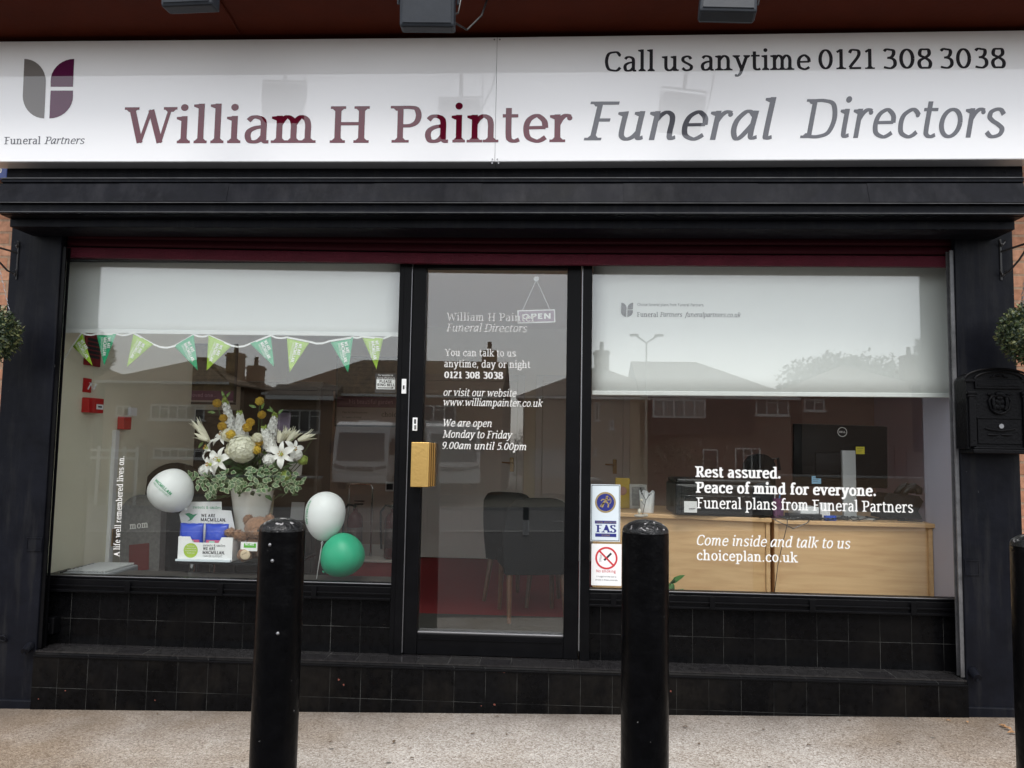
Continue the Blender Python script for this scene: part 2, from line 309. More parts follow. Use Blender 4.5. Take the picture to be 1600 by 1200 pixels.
def glyph(ch, T, t, ser, it):
    g = Glyph(T, t, ser, it); C, Ln, E, st, sb, fl, Dt = g.C, g.Ln, g.E, g.st, g.sb, g.fl, g.Dt; o = t/2
    w = 50; h = T/2
    lo, hi = o-.8, XH-o+.8
    if ch == 'a' and it: C((37, 40), (29, hi), (20, hi-1), (9, 33), (7, 16), (13, lo+.5), (22, 6), (36, 26)); C((38, XH), (36.5, 14), (39, 3.5), (48, 5)); w = 49
    elif ch == 'a': C((8, 41), (14, hi-1), (22, hi), (31, hi-4), (34, 35), (34, 10), (36.5, 3), (43, lo)); C((33, 30), (20, 28), (10, 22), (7.5, 13), (11, 4), (19, lo), (27, 5), (34, 13)); w = 46
    elif ch == 'b': st(12, 2, ASC, 'f'); C((12, 36), (19, 45), (29, hi), (40, 38), (42, 25), (39, 10), (29, lo), (19, lo+1), (12, 8)); w = 50
    elif ch == 'c': C((40, 38), (33, 46), (25, hi), (12, 39), (8.5, 25), (12, 9), (25, lo), (34, lo+2), (41, 10)); Dt(38, 38.5, h*.85); w = 45
    elif ch == 'd': C((39, 40), (31, hi-1), (22, hi), (11, 38), (8, 25), (11, 9), (20, lo), (28, 4), (39, 13)); (C((39, ASC), (39, 12), (41.5, 3.2), (50, 5)) if it else st(39, 0, ASC, 'x')); fl(39, ASC); w = 52
    elif ch == 'e': Ln(9, 26, 42, 26.5); C((41.5, 25.5), (40, 37), (33, 45), (25, hi), (13, 40), (8.5, 25), (12, 9), (25, lo), (34, lo+1.5), (42, 9)); w = 48
    elif ch == 'f' and it: C((2, -18), (8, -17), (13, -6), (16, 30), (20, 60), (27, 70), (36, 69)); Dt(34, 68, h*.8); Ln(5, hi, 31, hi); w = 32
    elif ch == 'f': st(15, 0, 55, 'b' if not it else ''); C((15, 53), (16, 63), (23, 70), (33, 69.5)); Dt(32, 68, h*.8); Ln(3, hi, 30, hi); w = 33
    elif ch == 'g' and it: C((37, 41), (29, hi), (20, hi-1), (9, 33), (7, 16), (13, lo+.5), (22, 6), (36, 24)); C((38, XH), (37, 2), (33, -14), (20, -19), (7, -14)); w = 47
    elif ch == 'g': E(22, 33, 13.5, 14.5); C((15, 20), (9, 14), (13, 7.5), (24, 5.5), (37, 3), (41, -6), (36, -15), (22, -19), (8, -14), (7.5, -5), (14, 5)); Ln(32, 43, 45, hi); w = 46
    elif ch == 'h': st(12, 0, ASC, 'fK'); C((12, 33), (19, 43), (28, hi), (37, 43), (40, 33), (40, 20)); st(40, 0, 24, 'b'); w = 55
    elif ch == 'i': st(13, 0, XH, 'fj'); Dt(12.5, 66, h*1.25); w = 26
    elif ch == 'k': st(12, 0, ASC, 'fK'); Ln(38, 47, 14, 23, t); Ln(22, 30, 42, 2, T*.95); sb(38, XH, 7, 8); (sb(43, 0, 8, 8) if not it else None); w = 50
    elif ch == 'l': st(13, 0, ASC, 'fj'); w = 26
    elif ch == 'm': st(12, 0, XH, 'fK'); [(C((x0, 33), (x0+6, 43), (x0+13, hi), (x0+21, 43), (x0+24, 33), (x0+24, 20)), st(x0+24, 0, 24, 'b' if x0 > 20 else 'K')) for x0 in (12, 36)]; w = 76
    elif ch == 'n': st(12, 0, XH, 'fK'); C((12, 33), (19, 43), (28, hi), (37, 43), (40, 33), (40, 20)); st(40, 0, 24, 'b'); w = 55
    elif ch == 'o': E(25, 25, 17.2, 25-o+.8); w = 50
    elif ch == 'p': st(12, -21, XH, 'f'); sb(12, -21); C((12, 36), (19, 45), (29, hi), (40, 38), (42, 25), (39, 10), (29, lo), (19, lo+1), (12, 8)); w = 51
    elif ch == 'r': st(12, 0, XH, 'fK'); C((12, 31), (18, 42), (26, hi), (35, hi-2)); Dt(33, 43.5, h*.9); w = 37
    elif ch == 's': C((35, 39), (29, 46.5), (21, hi), (11, 43.5), (9.5, 35), (16, 28.5), (27, 22.5), (36, 15), (34, 6), (25, lo), (16, lo+.5), (8, 9.5)); w = 43
    elif ch == 't': C((13.5, 62), (13.5, 14), (16.5, 4.5), (24, lo), (32, 5)); Ln(3, hi, 30, hi); w = 33
    elif ch == 'u': C((12, XH-2), (12, 14), (16, 4.5), (24, lo), (33, 6), (40, 15)); (C((40, XH), (40, 12), (42.5, 3.2), (50, 5)) if it else st(40, 0, XH, 'x')); fl(12, XH); fl(40, XH); w = 54
    elif ch == 'v': Ln(8, 48, 25, 1, T); Ln(25, 1, 41, 48, t); sb(8, XH, 8, 8); sb(41, XH, 7, 7); w = 49
    elif ch == 'w': Ln(8, 48, 22, 1, T); Ln(22, 1, 36, 46, t); Ln(36, 46, 51, 1, T); Ln(51, 1, 64, 48, t); sb(8, XH, 8, 8); sb(64, XH, 7, 7); w = 72
    elif ch == 'y': Ln(8, 48, 25, 2, T); C((41, 48), (25, 2), (19, -12), (11, -18), (5, -17)); Dt(7, -16, h*.8); sb(8, XH, 8, 8); sb(41, XH, 7, 7); w = 49
    elif ch == 'A': Ln(30, 66, 7, 1, t); Ln(30, 66, 54, 1, T); Ln(15, 22, 45, 22, t); sb(7, 0, 9, 9); sb(54, 0, 9, 9); w = 61
    elif ch == 'B': st(13, 0, CAP, 'bt' if not it else 't'); C((13, CAP-o), (30, CAP-o), (39, 60), (40, 50), (36, 40), (26, 36), (13, 36)); C((24, 36), (36, 34), (44, 26), (44, 14), (36, 3), (26, o), (13, o)); w = 52
    elif ch == 'C': C((52, 53), (44, 63), (33, CAP-o), (16, 58), (9.5, 33.5), (16, 9), (33, o), (44, 4), (53, 13)); Dt(51, 53, h*.75) if ser else None; w = 58
    elif ch == 'D': g.Ln(14, 0, 14, CAP, T); C((14, CAP-o), (32, CAP-o), (50, 58), (57, 34), (50, 10), (32, o), (14, o)); sb(11, 0, 10, 0); sb(11, CAP, 10, 0); w = 66
    elif ch == 'E': g.Ln(14, 0, 14, CAP, T); Ln(14, o, 44, o, t*1.1); Ln(14, CAP-o, 43, CAP-o, t*1.1); Ln(14, 35, 38, 35, t*1.1); sb(11, 0, 10, 0); sb(11, CAP, 10, 0); w = 49
    elif ch == 'F': g.Ln(15, 0, 15, CAP, T); Ln(15, CAP-o, 47, CAP-o); Ln(15, 35, 38, 35); sb(15, 0, 11, 12); sb(12, CAP, 11, 0)
    elif ch == 'G': C((52, 54), (44, 63), (33, CAP-o), (16, 58), (9.5, 33.5), (16, 9), (33, o), (45, 4), (53, 12)); g.Ln(52, 8, 52, 32, T); Ln(36, 31, 56, 31); w = 62
    elif ch == 'H': [(g.Ln(x, 0, x, CAP, T), sb(x, 0, 9, 9), sb(x, CAP, 9, 9)) for x in (15, 54)]; Ln(15, 35, 54, 35); w = 69
    elif ch == 'I': g.Ln(14, 0, 14, CAP, T); sb(14, 0); sb(14, CAP); w = 28
    elif ch == 'K': g.Ln(13, 0, 13, CAP, T); Ln(46, 66, 15, 31, T*.9); Ln(24, 40, 49, 1, T); sb(13, 0); sb(13, CAP); w = 55
    elif ch == 'L': g.Ln(14, 0, 14, CAP, T); Ln(14, o, 44, o, t*1.1); sb(14, CAP); sb(11, 0, 10, 0); w = 47
    elif ch == 'M': g.Ln(12, 0, 12, CAP, t if ser else T); Ln(12, 66, 40, 4, T); Ln(40, 4, 67, 66, t if ser else T); g.Ln(67, 0, 67, CAP, T); sb(12, 0, 9, 9); sb(67, 0, 9, 9); sb(10, CAP, 9, 2); sb(69, CAP, 2, 9); w = 80
    elif ch == 'N': g.Ln(12, 0, 12, CAP, t if ser else T); Ln(12, 66, 52, 2, T); g.Ln(52, 0, 52, CAP, t if ser else T); sb(12, 0); sb(10, CAP, 9, 2); sb(52, CAP); w = 64
    elif ch == 'O': E(33, 33.5, 23.5, 33.5-o); w = 66
    elif ch == 'P': g.Ln(15, 0, 15, CAP, T); C((15, CAP-o), (32, CAP-o), (43, 61), (47, 49), (43, 37), (32, 31), (15, 30.5)); sb(15, 0, 11, 12); sb(12, CAP, 11, 0); w = 54
    elif ch == 'R': g.Ln(15, 0, 15, CAP, T); C((15, CAP-o), (32, CAP-o), (42, 62), (45, 51), (42, 40), (32, 34), (15, 33.5)); Ln(29, 34, 50, 1, T); sb(15, 0, 11, 9); sb(12, CAP, 11, 0); sb(51, 0, 6, 8); w = 59
    elif ch == 'S': C((42, 53), (35, 63), (26, CAP-o), (13, 61), (10.5, 50), (17, 40), (30, 33), (42, 23), (43, 12), (35, 3), (25, o), (15, 4), (8, 14)); w = 51
    elif ch == 'T': g.Ln(27, 0, 27, CAP, T); Ln(4, CAP-o, 50, CAP-o, t*1.1); sb(27, 0); w = 54
    elif ch == 'U': C((13, CAP), (13, 22), (18, 6), (31, o), (44, 6), (49, 22), (49, CAP)); sb(13, CAP); sb(49, CAP); w = 62
    elif ch == 'W': Ln(9, 66, 25, 1, T); Ln(25, 1, 42, 62, t); Ln(42, 62, 59, 1, T); Ln(59, 1, 75, 66, t); sb(9, CAP, 9, 9); sb(75, CAP, 8, 8); w = 84
    elif ch == 'Y': Ln(8, 66, 29, 30, T); Ln(50, 66, 29, 30, t if ser else T); g.Ln(29, 0, 29, 32, T); sb(29, 0); sb(8, CAP, 8, 8); sb(50, CAP, 7, 8); w = 58
    elif ch == '0': E(24, 33, 16.5, 33-o); w = 48
    elif ch == '1': g.Ln(20, 0, 20, 66, T); Ln(20, 64, 7, 56, t*1.2); sb(20, 0, 11, 11); w = 35
    elif ch == '2': C((8, 53), (13, 62), (22, 66-o), (34, 60), (36, 48), (29, 34), (17, 18), (8, 5)); Ln(7, o*1.1, 42, o*1.1, t*1.15); w = 46
    elif ch == '3': C((8, 58), (15, 64), (24, 66-o), (34, 60), (35, 49), (29, 39), (17, 36)); C((17, 36), (30, 34), (38, 26), (38, 12), (29, 3), (18, o), (7, 6)); w = 46
    elif ch == '5': Ln(12, 66-o, 38, 66-o, t*1.1); g.Ln(12, 36, 12, 66, T*.8); C((12, 38), (22, 41), (34, 36), (38, 23), (34, 8), (24, o), (14, o), (7, 7)); w = 45
    elif ch == '8': C((23, 37), (12, 43), (10, 52), (14, 62), (24, 66-o), (34, 62), (37, 52), (34, 43), (23, 35), (11, 27), (8, 16), (13, 4), (24, o), (36, 4), (40, 16), (36, 27), (23, 37)); w = 48
    elif ch == '9': E(23, 45, 15, 21-o); C((38, 46), (38, 30), (32, 12), (22, 3), (11, o)); w = 47
    elif ch == '.': Dt(10, h*.95, h*1.05); w = 21
    elif ch == ',': Dt(10, h*.9, h*1.05); Ln(11, 3, 6, -11, t); w = 21
    elif ch == '&': C((50, 30), (42, 12), (28, o), (14, 4), (9, 16), (15, 30), (30, 42), (35, 53), (30, 63), (23, 65), (16, 60), (16, 50), (26, 34), (52, 0)); w = 58
    else: w = 24
    return g.polys, w
STY = {'serif': (10.3, 6.0, True, False), 'bold': (15.5, 8.5, True, False), 'italic': (9.2, 5.6, True, True), 'sans': (8, 8, False, False), 'heavy': (15, 13, False, False), 'slab': (17, 6, True, False)}
_gc = {}
def glyph_tris(ch, sty):
    k = (ch, sty)
    if k in _gc: return _gc[k]
    polys, w = glyph(ch, *STY[sty]); vs = []; fs = []
    for p in polys:
        a = sum(p[i][0]*p[(i+1) % len(p)][1]-p[(i+1) % len(p)][0]*p[i][1] for i in range(len(p)))
        if abs(a) < 1e-4: continue
        if a < 0: p = p[::-1]
        o = len(vs); vs += [Vector((x+random.uniform(-.003, .003), y+random.uniform(-.003, .003))) for x, y in p]; fs.append(list(range(o, o+len(p))))
    if fs:
        r = delaunay_2d_cdt(vs, [], fs, 1, 1e-4)
        V = [tuple(q) for q in r[0]]; F = [tuple(f) for f in r[2]]
    else: V, F = [], []
    if sty == 'italic': V = [((x*.9+y*.2), y) for x, y in V]; w *= .9
    _gc[k] = (V, F, w); return _gc[k]
def text_uv(s, sty, gap=0.0):
    gap += 2.5 if sty in ('serif', 'bold') else 0
    V = []; F = []; x = 0.0
    for ch in s:
        v, f, w = glyph_tris(ch, sty); o = len(V); V += [(x+a, b) for a, b in v]; F += [tuple(i+o for i in q) for q in f]; x += w+gap
    return V, F
def text(g, s, sty, fn, cap=1.0, width=None, gap=0.0, x0=None):
    """lay a line of lettering: fn(u, v) -> point, u along, v up, both in metres"""
    V, F = text_uv(s, sty, gap)
    a = min(q[0] for q in V); b = max(q[0] for q in V); k = cap/CAP; kx = k if width is None else width/(b-a)
    g.add([fn((q[0]-a)*kx, q[1]*k) for q in V], F)
    return (b-a)*kx
def ptext(g, s, sty, px0, px1, py, cap_px, Y, gap=0.0):  # on a plane parallel to the shopfront
    a = P(px0, py, Y); b = P(px1, py, Y); z = P((px0+px1)/2, py, Y).z
    return text(g, s, sty, lambda u, v: (a.x+u, Y, z+v), ms(cap_px, Y), b.x-a.x, gap)

# ------------------------------------------------------------------ palette
M = {}
def tile_mat(name, kind):
    m = brick_mat(name, (.002, .002, .0024), (.0036, .0036, .004), (.06, .06, .06), .172, .166, .0013, off=0.0, rough=.2, bump=.25, nvar=.35, rough_m=.8, spec=(.09, .09, .25)[kind])
    nt = m.node_tree; br = [n for n in nt.nodes if n.type == 'TEX_BRICK'][0]; src = br.inputs['Vector'].links[0].from_socket
    mp = N(m, 'ShaderNodeMapping'); nt.links.new(src, mp.inputs[0]); nt.links.new(mp.outputs[0], br.inputs['Vector'])
    # worn, broken grout: its tone wanders
    tc = N(m, 'ShaderNodeTexCoord'); n = N(m, 'ShaderNodeTexNoise'); n.inputs['Scale'].default_value = 4.5; n.inputs['Detail'].default_value = 5
    nt.links.new(tc.outputs['Object'], n.inputs['Vector']); r = ramp(m, [(.4, (.006, .006, .006)), (.8, (.085, .085, .08))]); nt.links.new(n.outputs['Fac'], r.inputs[0]); nt.links.new(r.outputs[0], br.inputs['Mortar'])
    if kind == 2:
        br.inputs['Color1'].default_value = (.016, .015, .016, 1); br.inputs['Color2'].default_value = (.024, .023, .023, 1)  # paler base colour stands in for sky reflected off the tread
    m['mapping'] = mp.name; m['kind'] = kind
    return m
M['black'] = mat('black_gloss_paint', (.0048, .0054, .0085), .45, spec=.10, bump=.25, bscale=14, vary=.35, vscale=5)
M['black2'] = mat('black_aluminium', (.0026, .0026, .0032), .38, spec=.10, vary=.3, vscale=9)
M['iron'] = mat('wrought_iron', (.008, .008, .009), .45, bump=.2, bscale=90)
M['tile'] = tile_mat('black_glazed_tile', 0)
M['tile2'] = tile_mat('black_step_tile', 1)
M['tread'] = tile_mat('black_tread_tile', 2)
M['brick'] = brick_mat('sandy_brick', (.36, .17, .10), (.46, .24, .15), (.33, .22, .15), .225, .075, .008, rough=.85, bump=.6)
M['brick2'] = brick_mat('house_brick', (.30, .19, .115), (.36, .235, .14), (.25, .2, .15), .225, .075, .01, rough=.9)
M['brick3'] = brick_mat('house_brick_brown', (.13, .09, .07), (.16, .11, .085), (.2, .17, .14), .225, .075, .01, rough=.9)
M['rooftile'] = brick_mat('brown_roof_tile', (.19, .135, .085), (.25, .175, .11), (.03, .02, .015), .3, .26, .02, rough=.85)
M['rooftile2'] = brick_mat('grey_roof_tile', (.18, .145, .115), (.23, .19, .15), (.03, .025, .02), .3, .26, .02, rough=.85)
M['signwhite'] = mat('gloss_white_sign_face', (.86, .855, .86), .32, coat=1.0, spec=.1)
M['signwhite'].node_tree.nodes['Principled BSDF'].inputs['Coat Roughness'].default_value = .02
M['signwhite'].node_tree.nodes['Principled BSDF'].inputs['Coat IOR'].default_value = 1.6
for k, c in (('signred', (.11, .005, .018)), ('signgrey', (.10, .10, .115)), ('signdark', (.03, .03, .034)), ('signtaupe', (.17, .155, .145)), ('signplum', (.085, .012, .05))):
    M[k] = mat(k, c, .32, coat=1.0, spec=0); b = M[k].node_tree.nodes['Principled BSDF']; b.inputs['Coat Roughness'].default_value = .02; b.inputs['Coat IOR'].default_value = 1.6
M['soffit'] = mat('red_brown_soffit_paint', (.075, .013, .005), .7, spec=.1, vary=.12, vscale=4, bump=.1, bscale=30)
M['shutter'] = mat('burgundy_hammered_paint', (.075, .009, .018), .45, spec=.15, bump=.8, bscale=160, vary=.2)
M['lead'] = mat('slate_coloured_lead', (.008, .0085, .0115), .5, spec=.08, vary=.4, vscale=7, bump=.25, bscale=18)
M['alu'] = mat('bare_aluminium', (.28, .28, .29), .45, metal=1)
M['guide'] = mat('weathered_aluminium', (.13, .13, .135), .55, metal=.6, vary=.4, vscale=14)
M['steel'] = mat('polished_steel', (.6, .6, .6), .15, metal=1)
M['brass'] = mat('brushed_brass', (.62, .40, .13), .33, metal=.75, bump=.1, bscale=60)
M['brassd'] = mat('dark_brass', (.30, .17, .05), .4, metal=.75)
M['glass'] = glass_mat('window_glass')
M['vinyl'] = mat('white_vinyl', (.78, .78, .76), .5)
M['vinyl2'] = mat('frosted_vinyl', (.72, .71, .68), .6)
M['blind'] = mat('white_blind_fabric', (.72, .735, .72), .8, bump=.15, bscale=500)
b = M['blind'].node_tree.nodes['Principled BSDF']
M['white'] = mat('white_plastic', (.75, .75, .74), .35)
M['whitep'] = mat('white_card', (.80, .80, .80), .6)
M['blackp'] = mat('black_plastic', (.012, .012, .013), .35)
M['ink'] = mat('black_ink', (.015, .015, .018), .6)
M['magnolia'] = mat('magnolia_wall_paint', (.74, .70, .55), .8, vary=.04, vscale=2)
M['lilac'] = mat('lilac_grey_wall_paint', (.5, .48, .57), .8, vary=.03, vscale=2)
M['ceil'] = mat('cream_ceiling_paint', (.75, .70, .58), .9)
M['taupe'] = mat('dark_taupe_wall', (.46, .36, .30), .85, vary=.05, vscale=2)  # darker tone for both ends of the back wall
M['carpet'] = mat('red_carpet', (.21, .012, .015), .95, bump=.6, bscale=400, vary=.15, vscale=60)
M['mat'] = mat('grey_door_mat', (.045, .043, .037), .95, bump=.6, bscale=300)
M['doorwhite'] = mat('white_gloss_door', (.62, .60, .55), .35)

def streaks(m, col, lo, hi, sc=(14, 14, 1.3)):                       # rain-washed dust hanging in vertical streaks
    L = m.node_tree.links.new; b = m.node_tree.nodes['Principled BSDF']; tc = N(m, 'ShaderNodeTexCoord'); mp = N(m, 'ShaderNodeMapping'); mp.inputs['Scale'].default_value = sc; L(tc.outputs['Object'], mp.inputs[0])
    n = N(m, 'ShaderNodeTexNoise'); n.inputs['Scale'].default_value = 1.6; n.inputs['Detail'].default_value = 8; n.inputs['Roughness'].default_value = .7; L(mp.outputs[0], n.inputs['Vector'])
    r = ramp(m, [(lo, (0, 0, 0)), (hi, (1, 1, 1))]); L(n.outputs['Fac'], r.inputs[0]); mx = N(m, 'ShaderNodeMix', data_type='RGBA'); L(r.outputs[0], mx.inputs[0]); L(b.inputs['Base Color'].links[0].from_socket, mx.inputs[6]); mx.inputs[7].default_value = (*col, 1); L(mx.outputs[2], b.inputs['Base Color'])
streaks(M['black'], (.017, .017, .018), .50, .78); streaks(M['lead'], (.020, .020, .024), .46, .72, (7, 7, 2.5)); streaks(M['tile'], (.007, .0065, .006), .50, .8, (2.2, 2.2, 1.6)); streaks(M['tile2'], (.012, .0105, .009), .48, .78, (2.2, 2.2, 1.6))
_a = P(60, 1108, -.2); _b = P(1500, 1120, -.2)
KX = (_b.z-_a.z)/(_b.x-_a.x); Z0 = _a.z-KX*_a.x
def gz(X): return Z0 + KX*12*math.tanh(X/12)

# ------------------------------------------------------------------ pavement, kerb, road
pave = mat('speckled_asphalt', (.4, .35, .3), .9)
def pave_nodes(m):
    L = m.node_tree.links.new; b = m.node_tree.nodes['Principled BSDF']; tc = N(m, 'ShaderNodeTexCoord')
    v = N(m, 'ShaderNodeTexVoronoi'); v.inputs['Scale'].default_value = 140; L(tc.outputs['Object'], v.inputs['Vector'])
    n = N(m, 'ShaderNodeTexNoise'); n.inputs['Scale'].default_value = 210; n.inputs['Detail'].default_value = 3; L(tc.outputs['Object'], n.inputs['Vector'])
    big = N(m, 'ShaderNodeTexNoise'); big.inputs['Scale'].default_value = 1.1; big.inputs['Detail'].default_value = 8; big.inputs['Roughness'].default_value = .62; L(tc.outputs['Object'], big.inputs['Vector'])
    sc = N(m, 'ShaderNodeSeparateColor'); L(v.outputs['Color'], sc.inputs[0])
    r1 = ramp(m, [(0, (.24, .20, .165)), (.25, (.40, .362, .32)), (.6, (.48, .447, .405)), (1, (.64, .615, .575))]); L(sc.outputs[0], r1.inputs[0])
    r2 = ramp(m, [(.36, (.52, .52, .52)), (.52, (1, 1, 1))]); L(n.outputs['Fac'], r2.inputs[0])
    mx = N(m, 'ShaderNodeMix', data_type='RGBA', blend_type='MULTIPLY'); mx.inputs[0].default_value = .7; L(r1.outputs[0], mx.inputs[6]); L(r2.outputs[0], mx.inputs[7])
    r3 = ramp(m, [(.28, (.60, .50, .40)), (.60, (1.10, 1.08, 1.07))]); 
    # paler trodden patch before the door, browner dirt to either side
    sx = N(m, 'ShaderNodeSeparateXYZ'); L(tc.outputs['Object'], sx.inputs[0]); ax_ = N(m, 'ShaderNodeMath', operation='ABSOLUTE'); of_ = N(m, 'ShaderNodeMath', operation='ADD'); of_.inputs[1].default_value = .05; L(sx.outputs[0], of_.inputs[0]); L(of_.outputs[0], ax_.inputs[0])
    wr_ = N(m, 'ShaderNodeMapRange'); wr_.inputs[1].default_value = .5; wr_.inputs[2].default_value = 2.4; wr_.inputs[3].default_value = .08; wr_.inputs[4].default_value = -.16; L(ax_.outputs[0], wr_.inputs[0]); ad_ = N(m, 'ShaderNodeMath', operation='ADD'); L(big.outputs['Fac'], ad_.inputs[0]); L(wr_.outputs[0], ad_.inputs[1]); L(ad_.outputs[0], r3.inputs[0])
    mx2 = N(m, 'ShaderNodeMix', data_type='RGBA', blend_type='MULTIPLY'); mx2.inputs[0].default_value = 1; L(mx.outputs[2], mx2.inputs[6]); L(r3.outputs[0], mx2.inputs[7])
    # darker brown towards the step, broken up by noise
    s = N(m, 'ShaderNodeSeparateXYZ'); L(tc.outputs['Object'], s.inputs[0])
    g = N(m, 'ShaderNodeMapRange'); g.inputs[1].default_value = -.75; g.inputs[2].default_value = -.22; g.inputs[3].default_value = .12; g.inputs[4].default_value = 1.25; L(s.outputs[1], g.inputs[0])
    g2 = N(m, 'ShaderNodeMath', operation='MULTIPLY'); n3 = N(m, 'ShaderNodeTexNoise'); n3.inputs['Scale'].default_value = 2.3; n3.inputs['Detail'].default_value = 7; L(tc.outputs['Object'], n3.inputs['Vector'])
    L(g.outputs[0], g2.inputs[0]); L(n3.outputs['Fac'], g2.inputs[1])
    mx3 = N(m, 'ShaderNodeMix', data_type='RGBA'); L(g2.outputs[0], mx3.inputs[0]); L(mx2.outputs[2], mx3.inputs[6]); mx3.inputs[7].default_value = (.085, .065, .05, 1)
    # dropped gum and dark specks
    v2 = N(m, 'ShaderNodeTexVoronoi'); v2.inputs['Scale'].default_value = 5; L(tc.outputs['Object'], v2.inputs['Vector'])
    r4 = ramp(m, [(.05, (1, 1, 1)), (.075, (0, 0, 0))]); L(v2.outputs['Distance'], r4.inputs[0])
    mx4 = N(m, 'ShaderNodeMix', data_type='RGBA'); L(r4.outputs[0], mx4.inputs[0]); L(mx3.outputs[2], mx4.inputs[6]); mx4.inputs[7].default_value = (.13, .115, .10, 1)
    L(mx4.outputs[2], b.inputs['Base Color'])
    bp = N(m, 'ShaderNodeBump'); bp.inputs['Strength'].default_value = .7; bp.inputs['Distance'].default_value = .004; L(v.outputs['Distance'], bp.inputs['Height']); L(bp.outputs[0], b.inputs['Normal'])
pave_nodes(pave)
road_m = mat('road_asphalt', (.11, .105, .10), .85, vary=.25, vscale=3, bump=.4, bscale=120)
kerb_m = mat('concrete_kerb', (.34, .33, .31), .85, vary=.2, vscale=9)
linem = mat('road_paint', (.65, .65, .62), .7, vary=.2)
def strip(name, prof, m, xs, kind='structure'):
    g = G(); n = len(prof)
    for x in xs:
        for y, z in prof: g.v.append(Vector((x, y, gz(x)+z)))
    for i in range(len(xs)-1):
        for j in range(n-1): g.f.append((i*n+j, (i+1)*n+j, (i+1)*n+j+1, i*n+j+1)); g.mi.append(0)
    o = g.out(name, m); o['kind'] = kind; return o
XS = [-400, -150, -60]+[i*1.0-30 for i in range(61)]+[60, 150, 400]
strip('pavement', [(-2.12, -.006), (-.1, 0), (6, 0)], pave, XS)
strip('footpath', [(-8.6, -.02), (-2.12, -.0065)], mat('darkened_footpath', (.075, .07, .066), .9, vary=.3, vscale=3, bump=.5, bscale=150), XS)  # unseen ground, darkened to weaken its reflection in the glass
strip('kerb', [(-8.75, -.14), (-8.75, -.012), (-8.6, -.012)], kerb_m, XS)
strip('ground', [(-420, -1.05), (-60, -1.05), (-24.05, -1.02)], mat('garden_ground', (.14, .13, .10), .95, vary=.4), XS)
strip('road', [(-24, -.98), (-14, -.5), (-8.75, -.14)], road_m, XS)
strip('far_pavement', [(-24.05, -1.02), (-24.05, -.86), (-24, -.98)], kerb_m, XS)
g = G()
for x in range(-30, 30, 5):
    for y in (-15.9,):
        z = gz(x+1)-.5-(.048*(1.9))+.012
        g.add([(x, y, z), (x+2.4, y, z), (x+2.4, y+.14, z+.007), (x, y+.14, z+.007)], [(0, 1, 2, 3)])
o = g.out('road_marking', linem); o['kind'] = 'structure'

# ------------------------------------------------------------------ the shop building
shop = thing('shop_building', (0, 0, 0), 'black tiled shopfront of a funeral parlour with two display windows and a central glass door', 'shop')
YP = -.19                                          # pilaster face
YS = -.21                                          # step face
XLp = P(74, 730, YP).x                             # inner edge of the left pilaster
XRp = P(1501, 730, YP).x
XLo = P(10, 480, YP).x; XRo = P(1586, 480, YP).x   # outer edges
ZPT = P(60, 352, YP).z
# brick behind and beside
g = G()
g.box(-5.2, XLo+.08, -.10, .2, -.6, 4.6); g.box(XRo-.08, 5.2, -.10, .2, -.6, 4.6)
g.box(XLo+.08, XRo-.08, -.06, .2, 2.82, 4.6)
bw = g.out('brick_wall', M['brick'], shop)
for x0, x1, nm in ((XLo, XLp, 'left'), (XRp, XRo, 'right')):
    # a thin boxed face; the glass runs on behind it
    g = G(); g.box(x0, x1, YP, YP+.045, gz(x0)-.3, ZPT, .006); g.box(x0-.012, x1+.004, YP-.012, YP+.04, gz(x0)-.3, gz((x0+x1)/2)+.05, .008)
    o_ = .26; a_, b_ = (x0, x1-o_) if nm == 'left' else (x0+o_, x1); g.box(a_+.001, b_-.001, YP+.0455, -.03, gz(x0)-.3, ZPT-.001)
    pil = g.out('pilaster', M['black'], shop)
    # shutter guide channel on the inner edge
    s = 1 if nm == 'left' else -1; xi = x1 if nm == 'left' else x0
    g = G(); zt = P(800, 400, 0).z; zb = P(800, 1040, YS).z+.004
    g.box(xi+s*.001, xi+s*.022, YP+.012, YP+.02, zb, zt, .001); g.box(xi+s*.001, xi+s*.006, YP+.021, YP+.049, zb, zt); g.box(xi+s*.007, xi+s*.022, YP+.05, YP+.056, zb, zt)
    g.out('shutter_guide', M['guide'] if nm == 'right' else M['black2'], shop)
# step
ZST = P(800, 1044, YS).z
zst = P(800, 1044, YS).z
g = G(); x0, x1 = XLp+.002, XRp-.002
g.box(XLp-.24, x0-.001, YP+.047, .3, -.4, zst+.005); g.box(x1+.001, XRp+.24, YP+.047, .3, -.4, zst+.005)
prof = [(YS, -.4), (YS, zst-.008), (YS+.008, zst), (-.035, zst+.006), (.30, zst+.006), (.30, -.4)]
g.extrude_x(prof, x0, x1); g.out('tiled_step', M['tile2'], shop)
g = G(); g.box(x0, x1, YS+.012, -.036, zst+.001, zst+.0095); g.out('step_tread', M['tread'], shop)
for k, off in (('tile2', (0.03, -((zst-.022) % .166), 0)), ):
    mp = M[k].node_tree.nodes[M[k]['mapping']]; mp.inputs['Location'].default_value = off
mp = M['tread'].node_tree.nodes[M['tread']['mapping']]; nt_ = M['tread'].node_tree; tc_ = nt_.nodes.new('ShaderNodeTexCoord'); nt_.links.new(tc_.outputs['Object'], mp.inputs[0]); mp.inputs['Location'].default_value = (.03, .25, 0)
# nosing of the step: bright worn edge
g = G(); g.box(x0, x1, YS-.006, YS+.006, zst-.022, zst-.012, .002); g.out('step_nosing', M['black2'], shop)

